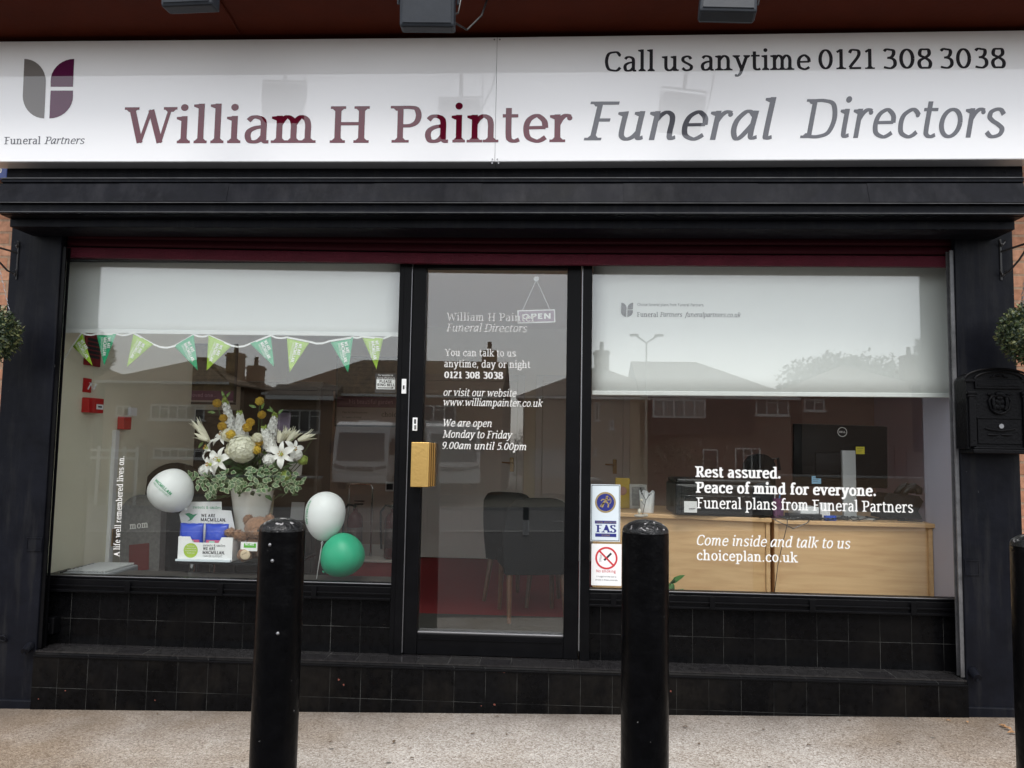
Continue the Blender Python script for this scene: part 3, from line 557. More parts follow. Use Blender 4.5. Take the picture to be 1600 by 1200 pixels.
# windows: positions of the openings in the glass plane
gl_l = XLp-.24                        # runs on behind the pilaster
XJ0 = P(620, 700, 0).x; XJ1 = P(640, 700, 0).x; XD0 = P(640, 700, 0).x; XD1 = P(906, 700, 0).x; XJ3 = P(922.5, 700, 0).x
gl_r = XRp+.24
ZWB = P(800, 917, 0).z                             # bottom of the glass
ZWT = P(800, 400, 0).z+.08
zfb = P(800, 941, 0).z                             # bottom of the sill rail
def sill(x0, x1):
    g = G(); g.box(x0, x1, -.052, .06, zfb, ZWB-.012, .003); g.box(x0, x1, -.062, -.0525, zfb+.032, zfb+.042, .002); g.box(x0, x1, -.066, -.0525, zfb+.002, zfb+.014, .002)
    g.box(x0, x1, -.03, .06, ZWB-.0115, ZWB, .002)
    k = int((x1-x0)/.55)
    for i in range(k): xx = x0+.12+i*.55; g.box(xx, xx+.03, -.07, -.0665, zfb+.004, ZWB-.016, .001)
    return g
for x0, x1, nm in ((gl_l, XJ0, 'left'), (XJ3, gl_r, 'right')):
    g = G(); g.box(x0, x1, -.034, .2, zst+.003, zfb-.002); g.out('stall_riser', M['tile'], shop)
    M['tile'].node_tree.nodes[M['tile']['mapping']].inputs['Location'].default_value = (.08, -((zst+.155) % .166), 0)
    wn = sill(x0, x1).out('window_frame', M['black2'], shop)
    g = G(); g.box(x0, x1, 0, .006, ZWB-.006, ZWT); pane = g.out('window_pane', M['glass'], wn)
    g = G(); g.box(x0, x1, -.02, .05, ZWT+.001, ZWT+.06); g.out('head_rail', M['black2'], wn)
    g = G(); g.box(x0, x1, -.028, -.0245, ZWB-.002, ZWB+.004, .001); g.out('glazing_bead', M['alu'], wn)
    if nm == 'left': wl = wn
    else: wr = wn
# jambs beside the door
zjt = P(800, 399, 0).z
g = G(); g.box(XJ0, XJ1-.006, -.06, .05, zst+.004, zjt, .003); g.box(XJ0+.02, XJ0+.026, -.064, -.0605, zst+.01, zjt); g.out('door_jamb', M['black2'], shop)
g = G(); g.box(XD1+.008, XJ3, -.06, .05, zst+.004, zjt, .003); g.out('door_jamb', M['black2'], shop)
g = G(); g.box(XD1+.001, XD1+.007, -.05, -.02, zst+.06, zjt); g.box(XJ1-.005, XJ1-.001, -.05, -.02, zst+.02, zjt-.02); g.out('door_seal', M['alu'], shop)
# door leaf
xd0, xd1 = XD0+.002, XD1-.002
gx0 = P(661, 700, 0).x; gx1 = P(883.5, 700, 0).x; gzb = P(768, 985, 0).z; gzt = P(776, 421.5, 0).z; zdt = P(776, 414, 0).z; zdb = zst+.012
g = G()
g.box(xd0, gx0, -.045, .02, zdb, zdt, .004); g.box(gx1, xd1, -.045, .02, zdb, zdt, .004)
g.box(gx0+.0005, gx1-.0005, -.042, .018, zdb, gzb-.018, .004); g.box(gx0+.0005, gx1-.0005, -.042, .018, gzt, zdt, .004)
g.box(gx0+.0005, gx1-.0005, -.048, -.0425, gzb-.05, gzb-.044); 
door = g.out('shop_door', M['black2'], shop)
g = G(); g.box(gx0-.004, gx1+.004, 0, .006, gzb-.01, gzt+.004); g.out('door_pane', M['glass'], door)
g = G(); g.box(gx0+.0005, gx1-.0005, -.036, -.004, gzb-.0175, gzb-.008, .002); g.out('door_bead', M['alu'], door)
# brass pull plate: a box standing proud with a stepped return
h0 = P(642, 761, -.05); h1 = P(670, 691, -.05)
x0, x1, z0, z1 = rect(642, 691, 670, 761, -.13)
g = G(); g.box(x0, x1, -.13, -.046, z0, z1, .003); g.out('door_handle', M['brass'], door)
g = G()
for i in range(3): g.box(x1+.0005+i*.010, x1+.009+i*.010, -.118+i*.012, -.046, z0+.003, z1-.003, .001)
g.out('handle_return', M['brassd'], door)
# lock with white card, bell push
def plate(px0, py0, px1, py1, Y, d=.01, bev=.002):
    x0, x1, z0, z1 = rect(px0, py0, px1, py1, Y); g = G(); g.box(x0, x1, Y, Y+d, z0, z1, bev); return g
plate(644.5, 652.5, 652, 673, -.052, .0065).out('lock_plate', M['white'], door)
plate(647, 655, 650, 662, -.0535, .0012).out('lock_keyhole', M['ink'], door)
plate(647, 664, 650.5, 671, -.0535, .0012).out('lock_cylinder', M['steel'], door)
bell = thing('bell_push', P(631, 603, -.07), 'small white bell push on the black jamb left of the door', 'doorbell')
plate(627.5, 592, 634.5, 615, -.075, .0145).out('bell_body', M['white'], bell); plate(629.5, 602, 632, 608, -.077, .0015).out('bell_button', M['ink'], bell)

# ---- fascia, canopy, shutter box
YC = -.50
zc0 = P(800, 334, YC).z; zc1 = P(800, 318, YC).z; zc2 = P(800, 283, YC).z; zc3 = P(800, 277, YC).z
XC0 = P(-3, 300, YC).x; XC1 = P(1604, 300, YC).x
g = G()
prof = [(YC, zc0), (YC, zc0+.018), (YC+.012, zc0+.02), (YC+.012, zc1-.006), (YC-.012, zc1), (YC-.006, zc1+.004), (YC+.03, zc2), (YC+.018, zc2+.003), (YC+.018, zc3), (YC+.03, zc3+.006), (-.2, zc3+.03), (-.2, zc0-.002), (YC+.03, zc0-.002), (YC+.03, zc0)]
g.extrude_x(prof, XC0, XC1); can = g.out('canopy', M['black'], shop)
# lead-dressed face with lapped joints
g = G(); zz0, zz1 = zc1+.007, zc2-.004
xs = [XC0+.001]; 
while xs[-1] < XC1-.9: xs.append(xs[-1]+random.uniform(.55, .95))
xs.append(XC1-.001)
for i in range(len(xs)-1):
    yy = -.004 if i % 2 else -.001
    g.add([(xs[i]-.01, YC-.007+yy, zz0), (xs[i+1], YC-.007+yy, zz0), (xs[i+1], YC+.027+yy, zz1), (xs[i]-.01, YC+.027+yy, zz1), (xs[i]-.01, YC-.004, zz0), (xs[i+1], YC-.004, zz0), (xs[i+1], YC+.03, zz1), (xs[i]-.01, YC+.03, zz1)],
          [(0, 1, 2, 3), (7, 6, 5, 4), (0, 4, 5, 1), (2, 6, 7, 3), (1, 5, 6, 2), (0, 3, 7, 4)])
g.out('lead_flashing', M['lead'], can)
hl_edge = mat('edge_highlight_paint', (.045, .045, .048), .5, vary=.6, vscale=9)  # pale strips paint a highlight along the canopy edges
g = G(); g.box(XC0+.001, XC1-.001, YC+.011, YC+.0175, zc3-.001, zc3+.004); g.out('edge_highlight', hl_edge, can); g = G(); g.box(XC0+.001, XC1-.001, YC-.0155, YC-.0125, zc1-.0025, zc1+.0015); g.out('edge_highlight', hl_edge, can); g = G(); g.box(XC0+.001, XC1-.001, YC-.003, YC-.0003, zc0+.004, zc0+.008); g.out('edge_highlight', hl_edge, can)
# two mouldings under the canopy step back to the shutter box
g = G()
g.box(XC0+.004, XC1-.004, -.40, -.2, zc0-.05, zc0-.003, .004); g.out('canopy_moulding', M['black'], can)
g = G(); g.box(XC0-.0, XC1, -.2, -.1, zc0-.01, zc3+.02); g.out('fascia_backing', M['black'], shop)
# black board between the canopy and the sign
ysb = -.31
zs0 = P(800, 276, ysb).z; g = G(); g.box(XC0-.10, XC1+.10, ysb, -.2, zs0-.05, P(800, 250, ysb).z, .003)
for px in (220, 460, 931, 947, 1215, 1395, 1572):
    q = P(px, 268, ysb); g.cyl((q.x, ysb-.004, q.z), (q.x, ysb, q.z), .006, n=8)
g.out('fascia_board', M['black'], shop)
# rolled-up shutter: housing ribs and burgundy bottom bar
ysh = -.125
zb0, zb1 = P(800, 412, ysh).z, P(800, 396, ysh).z
ztop = P(800, 352, -.19).z
xa, xb = P(104, 395, ysh).x, P(1490, 405, ysh).x
sh = thing('roller_shutter', (0, ysh, zb1), 'rolled up burgundy roller shutter under the canopy', 'shutter')
# the bottom bar hangs lower over the door side than at the left end
def bend(x): t = (x-xa)/(xb-xa); return .030*(1-min(1, t/.55))**1.3
g = G(); n = 24
for i in range(n+1):
    x = xa+(xb-xa)*i/n; d = bend(x)-.004
    for y, z in ((ysh, zb0), (ysh-.003, zb0+.008), (ysh-.003, zb1-.006), (ysh, zb1), (ysh+.03, zb1), (ysh+.03, zb0)): g.v.append(Vector((x, y, z+d)))
for i in range(n):
    for j in range(6): g.f.append((i*6+j, (i+1)*6+j, (i+1)*6+(j+1) % 6, i*6+(j+1) % 6)); g.mi.append(0)
g.f.append((0, 1, 2, 3, 4, 5)); g.mi.append(0); g.f.append(tuple(n*6+j for j in (5, 4, 3, 2, 1, 0))); g.mi.append(0)
g.out('bottom_bar', M['shutter'], sh, True, 30)
slat = mat('burgundy_slat', (.034, .004, .008), .5, spec=.1)
g = G(); zz = zb1+.006; i = 0
while zz < 2.78:
    prof = [(ysh+.002, zz), (ysh-.006, zz+.012), (ysh-.006, zz+.03), (ysh+.002, zz+.046), (ysh+.02, zz+.046), (ysh+.02, zz)]
    nn = 12
    o0 = len(g.v)
    for k in range(nn+1):
        x = xa+.004+(xb-xa-.008)*k/nn
        for y, z in prof: g.v.append(Vector((x, y, z+bend(x)*max(0, 1-i*.3))))
    for k in range(nn):
        for j in range(6): g.f.append((o0+k*6+j, o0+(k+1)*6+j, o0+(k+1)*6+(j+1) % 6, o0+k*6+(j+1) % 6)); g.mi.append(0)
    zz += .05; i += 1
g.out('shutter_slats', slat, sh, True, 30)
g = G(); g.box(XLp-.24, XRp+.24, -.09, -.02, zb0+.02, 2.86); g.out('shutter_box', M['black'], shop)
g = G(); g.box(XLp-.24, XRp+.24, -.0195, .3, ZWT+.062, 3.0); g.out('lintel', M['black'], shop)

# ---- hardware on the pilasters
def pil_bits(px, py, s):
    g = G(); c = P(px, py, YP-.004)
    g.cyl((c.x, YP-.05, c.z-.012), (c.x, YP, c.z+.012), .022, .026, 14); g.cyl((c.x, YP-.052, c.z-.022), (c.x, YP-.0505, c.z-.022), .008, n=10); return g
pil_bits(47, 1012, 1).out('shutter_bolt', M['black'], shop); pil_bits(1520, 1052, 1).out('shutter_bolt', M['black'], shop)
for a in ((42, 840, 66, 861), (1507, 875, 1530, 899)):
    x0, x1, z0, z1 = rect(*a, YP); g = G(); t = .006
    g.box(x0, x1, YP-.006, YP, z0, z0+t); g.box(x0, x1, YP-.006, YP, z1-t, z1); g.box(x0, x0+t, YP-.006, YP, z0+t, z1-t); g.box(x1-t, x1, YP-.006, YP, z0+t, z1-t)
    g.box(x0+t, x1-t, YP-.003, YP, z0+t, z1-t)
    g.out('key_hatch', M['black'], shop)
c = P(6, 997, YP); g = G(); g.tube([(c.x+.022*math.cos(a), YP-.012-.006*math.sin(a), c.z+.016*math.sin(a)) for a in [i*math.pi/8 for i in range(17)]], .005); g.cyl((c.x, YP-.014, c.z+.012), (c.x, YP, c.z+.012), .008); g.out('fixing_ring', M['black'], shop)
c = P(86, 975, -.04); g = G(); g.box(c.x-.035, c.x+.03, -.10, -.0345, c.z-.045, c.z+.05, .006); g.box(c.x-.02, c.x+.015, -.118, -.1005, c.z-.02, c.z+.02, .004); g.cyl((c.x, -.125, c.z-.06), (c.x, -.125, c.z+.06), .008); g.out('shutter_lock', M['black2'], shop)
# chips of red paint on the step
mchip = mat('chipped_red_brick', (.13, .036, .024), .9)
g = G(); rr = random.Random(3)
for px, py in ((102, 1079), (242, 1094), (529, 1062), (537, 1070), (773, 1101), (752, 1103), (1048, 1080), (780, 1049), (788, 1050), (60, 1092)):
    c = P(px, py, YS-.001); n = 7; r = rr.uniform(.004, .009)
    g = G(); g.add([(c.x, YS-.0012, c.z)]+[(c.x+r*rr.uniform(.5, 1.2)*math.cos(6.283*i/n), YS-.0012, c.z+r*.8*rr.uniform(.5, 1.2)*math.sin(6.283*i/n)) for i in range(n)], [(0, 1+i, 1+(i+1) % n) for i in range(n)]); g.out('paint_chip', mchip, shop)

# ---- soffit over the sign
zso = P(800, 56, -.42).z+.03
YSF = -.88
g = G(); g.box(-4.8, 4.8, YSF+.03, -.1, zso, zso+.05); g.out('soffit', M['soffit'], shop)
g = G(); g.box(-4.8, 4.8, YSF, YSF+.029, zso-.015, zso+.16, .004); g.out('eaves_board', M['soffit'], shop)
g = G(); g.add([(-4.8, YSF-.06, zso+.165), (4.8, YSF-.06, zso+.165), (4.8, .5, zso+1.0), (-4.8, .5, zso+1.0), (-4.8, YSF-.06, zso+.21), (4.8, YSF-.06, zso+.21), (4.8, .5, zso+1.05), (-4.8, .5, zso+1.05)], [(0, 1, 2, 3), (7, 6, 5, 4), (0, 4, 5, 1), (2, 6, 7, 3), (1, 5, 6, 2), (0, 3, 7, 4)]); g.out('roof', M['rooftile'], shop)
g = G(); g.box(-4.8, 4.8, -.098, -.07, 2.9, zso); g.out('soffit_backing', M['soffit'], shop)
def cable(pts, r=.006): g = G(); g.tube(pts, r, 6); return g.out('soffit_cable', M['soffit'], shop, True)
a = P(338, -5, -.8); bq = P(372, 48, -.46); cable([(a.x, -.80, zso-.008), ((a.x+bq.x)/2, -.62, zso-.008), (bq.x, -.44, zso-.008)])

# ------------------------------------------------------------------ the long white sign
YG = -.42; YT = YG-.0012
sg = thing('shop_sign', (0, YG, P(800, 252, YG).z), 'long glossy white fascia sign with burgundy and grey lettering above the shopfront', 'sign')
xj = P(775, 155, YG).x
zs0 = P(800, 251.5, YG).z; zs1 = P(800, 56.5, YG).z; XS0 = P(-30, 160, YG).x; XS1 = P(1640, 160, YG).x
for a, b_, k in ((XS0, xj-.001, 0), (xj+.001, XS1, 1)):
    # the two trays meet at a slight kink, as they hang on the wall
    g = G(); dz0 = -.0 ; 
    for x, dz in ((a, 0 if k == 0 else -.004), (b_, -.004 if k == 0 else .006)):
        for y, z in ((YG, zs0+.004), (YG+.004, zs0), (YG+.105, zs0), (YG+.105, zs1), (YG+.004, zs1), (YG, zs1-.004)): g.v.append(Vector((x, y, z+dz)))
    for j in range(6): g.f.append((j, 6+j, 6+(j+1) % 6, (j+1) % 6)); g.mi.append(0)
    g.f += [(0, 1, 2, 3, 4, 5), (11, 10, 9, 8, 7, 6)]; g.mi += [0, 0]
    g.out('sign_panel', M['signwhite'], sg)
g = G()
for px, py in ((772.5, 62), (781, 62), (769.5, 249), (777, 249), (769, 255), (779, 255)):
    c = P(px, py, YG); g = G(); g.cyl((c.x, YG-.003, c.z), (c.x, YG+.001, c.z), .0042, n=10); g.out('rivet', M['alu'], sg)
for s, a, b_, y in (('William', 192, 493, 223.6), ('H', 515, 576, 223.2), ('Painter', 609, 894, 222.4)): g = G(); ptext(g, s, 'serif', a, b_, y, 61.5, YT); g.out('name_lettering', M['signred'], sg)
g = G(); ptext(g, 'Funeral', 'italic', 912, 1214, 218.8, 64, YT); g.out('trade_lettering', M['signgrey'], sg)
g = G(); ptext(g, 'Directors', 'italic', 1250, 1573, 215.3, 63.5, YT); g.out('trade_lettering', M['signgrey'], sg)
for s, a, b_, y in (('Call', 945, 1023, 111.5), ('us', 1034, 1083, 110.8), ('anytime', 1095, 1267, 109.6), ('0121', 1279, 1367, 108), ('308', 1380, 1457, 107.4), ('3038', 1469, 1572, 106.8)): g = G(); ptext(g, s, 'serif', a, b_, y, 33.5, YT); g.out('phone_lettering', M['signdark'], sg)
def logo(gs, px, py, k, Y):
    """two-leaf shield: grey left leaf, plum right leaf cut in two; px,py top left, k photo pixels per unit"""
    def arc(cx, cy_, r, a0, a1, n=9): return [(cx+r*math.cos(R(a0+(a1-a0)*i/n)), cy_+r*math.sin(R(a0+(a1-a0)*i/n))) for i in range(n+1)]
    def put(g, pts):
        vs = [];
        for u, v in pts:
            q = P(px+u*k, py+v*k, Y); vs.append((q.x, Y, q.z))
        g.add(vs, [tuple(range(len(vs)))])
    left = [(2, 0)]+[(2+33.5*math.sin(R(a)), 35-35*math.cos(R(a))) for a in range(10, 91, 10)]+[(35.5, 40), (33, 93)]+[(33-33.5*math.sin(R(a)), 58+35*math.cos(R(a))) for a in range(10, 91, 10)]
    rt = [(80, 0), (78, 43.5), (43, 43.5)]+[(80-37*math.cos(R(a)), 35-35*math.sin(R(a))) for a in range(0, 81, 10)]
    rb = [(43, 49.5), (78, 49.5)]+[(41+37*math.cos(R(a)), 58+35*math.sin(R(a))) for a in range(0, 91, 10)]
    put(gs[0], left); put(gs[1], rt); put(gs[1], rb)
ga, gb = G(), G(); logo((ga, gb), 36, 92, 1.0, YT)
em = ga.out('emblem', M['signtaupe'], sg); gb.out('emblem_half', M['signplum'], em)
g = G(); ptext(g, 'Funeral', 'serif', 6, 63, 225.3, 12.5, YT); ptext(g, 'Partners', 'italic', 69, 132, 225, 12.5, YT); g.out('small_lettering', M['signgrey'], sg)

# neighbour's blue sign, just its end in view
ns = thing('neighbour_sign', (-3.75, -.22, 2.9), 'end of a blue neighbouring sign with white letters, past the end of the black canopy', 'sign')
c = P(0, 266, -.2); g = G(); g.box(c.x-.9, c.x+.045, -.2, -.17, c.z-.05, c.z+.06, .004); g.out('sign_board', mat('blue_sign', (.03, .07, .33), .3), ns)
g = G(); text(g, 'ob', 'heavy', lambda u, v: (c.x-.05+u, -.2012, c.z-.018+v), .042); g.out('sign_lettering', M['vinyl'], ns)

# ------------------------------------------------------------------ floodlights on arms
mlamp = mat('charcoal_lamp_casing', (.022, .026, .033), .5, spec=.25, bump=.1, bscale=30, vary=.2); mlens = mat('lamp_lens', (.03, .03, .033), .06, spec=.8)
def floodlight():
    t = thing('floodlight', (0, 0, 0), 'x', 'floodlight', 'floodlights over the sign')
    g = G(); w_, h_ = .128, .12
    g.box(-w_, w_, -.045, .04, -h_, h_, .012)
    g.box(-w_+.014, w_-.014, -.050, -.0455, -h_+.014, h_-.014, .002)
    g.out('lamp_body', mlamp, t)
    g = G(); g.box(-w_+.008, w_-.008, .0405, .048, -h_+.008, h_-.008, .003); g.out('lens_frame', mlamp, t)
    g = G(); g.box(-w_+.02, w_-.02, .0485, .051, -h_+.02, h_-.02); g.out('lamp_lens', mlens, t)
    g = G(); g.tube([(-w_-.012, 0, 0), (-w_-.012, 0, h_+.03), (w_+.012, 0, h_+.03), (w_+.012, 0, 0)], .007, 6); g.tube([(0, 0, h_+.03), (0, 0, h_+.09), (0, .05, h_+.26), (0, .05, .52)], .012, 8); g.out('bracket_arm', mlamp, t)
    g = G(); g.tube([(.10, .0, -.05), (.14, .02, -.03), (.15, .06, .06), (.15, .1, .2), (.15, .12, .5)], .004, 6); g.out('lamp_cable', M['blackp'], t)
    return t
f0 = floodlight(); yl = -1.06
def flood_at(px, bottom, tiltx, rz):
    c = P(px, bottom, yl); return Vector((c.x, yl, c.z+.125)), tiltx, rz
for i, (px, bot, tx, rz, ry, lab) in enumerate(((668, 47, 6, 2, 0, 'square floodlight hanging lowest, over the middle joint of the white sign'), (297, 16, 3, -3, 0, 'square floodlight almost hidden at the top edge, over the burgundy name lettering'), (1138, 33, -9, -5, 5, 'tilted dark floodlight over the dark phone number lettering on the sign'))):
    loc, _, _ = flood_at(px, bot, tx, rz)
    o = f0 if i == 0 else dup(f0, loc, lab)
    o.location = loc; o.rotation_euler = (R(tx), R(ry), R(rz)); o['label'] = lab
# loose lead beside the middle lamp
a = P(708, 37, -.9); bq = P(755, 47, -.7); g = G(); g.tube([(a.x, -.92, a.z), ((a.x+bq.x)/2, -.86, a.z-.01), (bq.x, -.8, bq.z+.02), (bq.x+.03, -.76, zso)], .005, 6); g.out('loose_cable', M['iron'], shop)

# ------------------------------------------------------------------ roller blinds behind the glass
def blind(name_lab, px0, px1, pyb0, pyb1, drop):
    YB = .05
    x0 = P(px0, 500, YB).x; x1 = P(px1, 500, YB).x
    z0 = P((px0+px1)/2, pyb0, YB).z; z1 = ZWT-.01
    b = thing('roller_blind', ((x0+x1)/2, YB, z1), name_lab, 'blind', 'roller blinds in the windows')
    n = 24; g = G(); k = 8
    for i in range(n+1):
        for j in range(k+1):
            u = i/n; v = j/k; g.v.append(Vector((x0+(x1-x0)*u, YB+.003*math.sin(u*9+v*2)*(1-v), z0+(z1-z0)*v+drop*(u-.5)*(1-v))))
    for i in range(n):
        for j in range(k): g.f.append((i*(k+1)+j, (i+1)*(k+1)+j, (i+1)*(k+1)+j+1, i*(k+1)+j+1)); g.mi.append(0)
    fab = g.out('blind_fabric', M['blind'], b, True); md = fab.modifiers.new('thick', 'SOLIDIFY'); md.thickness = .001
    g = G(); g.box(x0, x1, YB-.008, YB+.008, z0-.004, z0+.022, .004)
    for q in g.v: q.z += drop*((q.x-x0)/(x1-x0)-.5)
    g.out('bottom_bar', M['blind'], b)
    g = G(); g.cyl((x0, YB+.03, z1-.03), (x1, YB+.03, z1-.03), .026, n=16); g.out('blind_roller', M['blind'], b, True, 40)
    g = G(); xx = x1-.012
    g.tube([(xx, YB+.004, z0-.0), (xx, YB+.004, z1)], .002, 5); g.out('blind_chain', M['white'], b)
    return b, YB, z0
bl, YB, _ = blind('short blank white roller blind half closed above the bunting', 40, 625, 522, 0, -.004)
br_, YB, _ = blind('white roller blind printed with a small leaf emblem, above the office desks', 926, 1545, 618.5, 0, .015)
YBT = YB-.0055
gg = G(); logo((gg, gg), 970.5, 473, .235, YBT); gg.out('blind_emblem', M['ink'], br_); gg = G()
ptext(gg, 'Choice funeral plans from Funeral Partners.', 'sans', 996, 1100, 478.3, 4.4, YBT)
ptext(gg, 'Funeral', 'serif', 995, 1028, 495, 7.2, YBT); ptext(gg, 'Partners', 'italic', 1031, 1066, 495, 7.2, YBT); ptext(gg, 'funeralpartners.co.uk', 'italic', 1070, 1158, 495.4, 7.2, YBT)
gg.out('blind_print', M['ink'], br_)

# ------------------------------------------------------------------ vinyl lettering on the glass
YV = -.0012
g = G()
for s, st_, a, b_, y, c in (('William H Painter', 'serif', 697.5, 837, 501.8, 12.6), ('Funeral Directors', 'italic', 697, 824, 518.6, 12.6), ('You can talk to us', 'serif', 695, 806, 556.8, 11.2), ('anytime, day or night', 'serif', 694, 829, 574.4, 11.2), ('0121 308 3038', 'bold', 694, 786, 591.3, 10.6), ('or visit our website', 'italic', 693, 807, 619.2, 11.4), ('www.williampainter.co.uk', 'italic', 692.5, 848.5, 634.8, 11.4), ('We are open', 'italic', 692.5, 768, 666.8, 11.6), ('Monday to Friday', 'italic', 691.5, 801, 684.6, 11.6), ('9.00am until 5.00pm', 'italic', 691, 822, 702.4, 11.2)):
    g = G(); ptext(g, s, st_, a, b_, y, c, YV); g.out('door_lettering', M['vinyl2'], door)
g = G(); ptext(g, 'Rest assured.', 'bold', 1086, 1219.5, 746.5, 16.4, YV); ptext(g, 'Peace of mind for everyone.', 'bold', 1086.5, 1368.5, 772.5, 16.4, YV); g.out('window_lettering', M['vinyl'], wr)
g = G(); ptext(g, 'Funeral plans from Funeral Partners', 'serif', 1088, 1427, 797.6, 16.4, YV); g.out('window_lettering', M['vinyl'], wr)
g = G(); ptext(g, 'Come inside and talk to us', 'italic', 1089, 1329, 854.6, 15.6, YV); g.out('window_lettering', M['vinyl'], wr); g = G(); ptext(g, 'choiceplan.co.uk', 'serif', 1089, 1247, 877, 14.6, YV); g.out('window_lettering', M['vinyl'], wr)
g = G(); a = P(186.5, 870, YV); b_ = P(186.5, 713, YV); text(g, 'A life well remembered lives on.', 'serif', lambda u, v: (a.x-v-.004*u/(b_.z-a.z), YV, a.z+u), ms(9.5, YV), b_.z-a.z); g.out('vertical_lettering', M['vinyl2'], wl)

# ------------------------------------------------------------------ stickers and small notices
def card(name, lab, cat, px0, py0, px1, py1, Y, m, d=.003, group=None):
    x0, x1, z0, z1 = rect(px0, py0, px1, py1, Y)
    t = thing(name, ((x0+x1)/2, Y, z0), lab, cat, group)
    g = G(); g.box(x0, x1, Y, Y+d, z0, z1); g.out('card', m, t); return t, x0, x1, z0, z1
YK = -.0075
navy = mat('navy_print', (.012, .018, .17), .5); gold = mat('gold_print', (.30, .22, .10), .5); redp = mat('red_print', (.55, .03, .04), .5); palebl = mat('pale_blue_card', (.62, .69, .73), .5)
t, x0, x1, z0, z1 = card('window_sticker', 'white sticker with a gold lion roundel and navy initials, above the no smoking notice', 'sticker', 923, 757, 969, 846, YK, palebl, .003)
g = G(); Y = YK-.0006
for a in ((x0+.004, x1-.004, z0+.004, z0+.007), (x0+.004, x1-.004, z1-.007, z1-.004), (x0+.004, x0+.007, z0+.007, z1-.007), (x1-.007, x1-.004, z0+.007, z1-.007)): g.box(a[0], a[1], Y, YK, a[2], a[3])
g.out('sticker_border', M['ink'], t)
c = P(946, 785, YK); r = ms(16, YK)
def disc(g, cx, cz, r, Y, n=32): g.add([(cx+r*math.cos(6.2832*i/n), Y, cz+r*math.sin(6.2832*i/n)) for i in range(n)], [tuple(range(n))])
def ring(g, cx, cz, r0, r1, Y, n=36): g.add([(cx+rr*math.cos(6.2832*i/n), Y, cz+rr*math.sin(6.2832*i/n)) for rr in (r0, r1) for i in range(n)], [(i, i+n, (i+1) % n+n, (i+1) % n) for i in range(n)])
g = G(); disc(g, c.x, c.z, r*.83, Y); ptext(g, 'FAS', 'slab', 930.5, 963, 832, 11.5, Y); q0 = P(930, 838.5, Y); q1 = P(963, 834, Y); g.box(q0.x, q1.x, Y, YK, q0.z, q1.z)
q0 = P(929.5, 818, Y); q1 = P(963, 814, Y); g.box(q0.x, q1.x, Y, YK, q0.z, q1.z); g.out('sticker_print', navy, t)
g = G(); ring(g, c.x, c.z, r*.835, r, Y); Y2 = Y-.0006
for pts, wd_ in (([(-.35, -.5), (-.2, -.1), (-.05, .1), (.1, .35), (.15, .55)], .22), ([(.05, .1), (.3, -.15), (.25, -.5)], .14), ([(-.1, -.05), (-.35, -.2), (-.5, -.45)], .13), ([(.0, .25), (-.3, .3), (-.45, .15)], .11), ([(.05, .3), (.35, .25), (.5, .35)], .1), ([(.25, -.1), (.5, -.05), (.55, .25), (.4, .5)], .07), ([(.05, .55), (.28, .6)], .17)):
    gl_ = Glyph(1, 1, False, False); gl_.path(smooth(pts, 4), wd_)
    for p in gl_.polys: g.add([(c.x+u*r*.95, Y2, c.z+v*r*.95) for u, v in p], [(0, 1, 2, 3)])
ptext(g, 'FUNERAL ARBITRATION', 'sans', 931, 962, 817.3, 2.4, Y2); ptext(g, 'SCHEME', 'sans', 940, 953, 837.8, 2.6, Y2); g.out('sticker_gilding', gold, t)
t, x0, x1, z0, z1 = card('no_smoking_notice', 'white no smoking notice with a red barred circle, low beside the door', 'notice', 924, 850, 971, 915, YK, M['whitep'], .003)
c = P(947.5, 872, YK); r = ms(17, YK)
g = G(); Y = YK-.0006
d_ = math.cos(R(45))
Mx = Matrix.Translation((c.x, 0, c.z)) @ Matrix.Rotation(R(-45), 4, 'Y')
g.box(-r*.28, r*.62, Y, YK, -r*.09, r*.09, M=Mx); g.cur = 0
ptext(g, 'It is against the law to', 'sans', 932, 963, 902, 2.2, Y); ptext(g, 'smoke in these premises', 'sans', 930, 965, 907.3, 2.2, Y)
for k in range(3): g.tube([(c.x-r*(.45+.08*k), Y, c.z-r*.35), (c.x-r*(.5+.06*k), Y, c.z-r*.1), (c.x-r*(.4+.07*k), Y, c.z+r*.1), (c.x-r*(.48+.05*k), Y, c.z+r*.3)], .0006, 4)
g.out('notice_print', M['ink'], t)
g = G(); Y2 = Y-.0008; ring(g, c.x, c.z, r*.84, r, Y2); g.box(-r*.86, r*.86, Y2+.0001, Y2+.0003, -r*.075, r*.075, M=Matrix.Translation((c.x, 0, c.z)) @ Matrix.Rotation(R(45), 4, 'Y')); ptext(g, 'No smoking', 'sans', 932, 962, 894.5, 4.2, Y2); g.out('notice_symbol', redp, t)
YI = .012
t, x0, x1, z0, z1 = card('bell_notice', 'small black and white notice reading PLEASE RING BELL inside the glass beside the bell push', 'notice', 586, 583.5, 619, 614, YI, M['ink'], .002)
g = G(); q0 = P(588, 608, YI); q1 = P(617.5, 593, YI); g.box(q0.x, q1.x, YI-.0008, YI, q0.z, q1.z); ptext(g, 'For assistance', 'sans', 591, 614, 587.6, 2.8, YI-.0006); ptext(g, 'during office hours', 'sans', 589, 617, 592, 2.8, YI-.0006); g.out('notice_panel', M['whitep'], t)
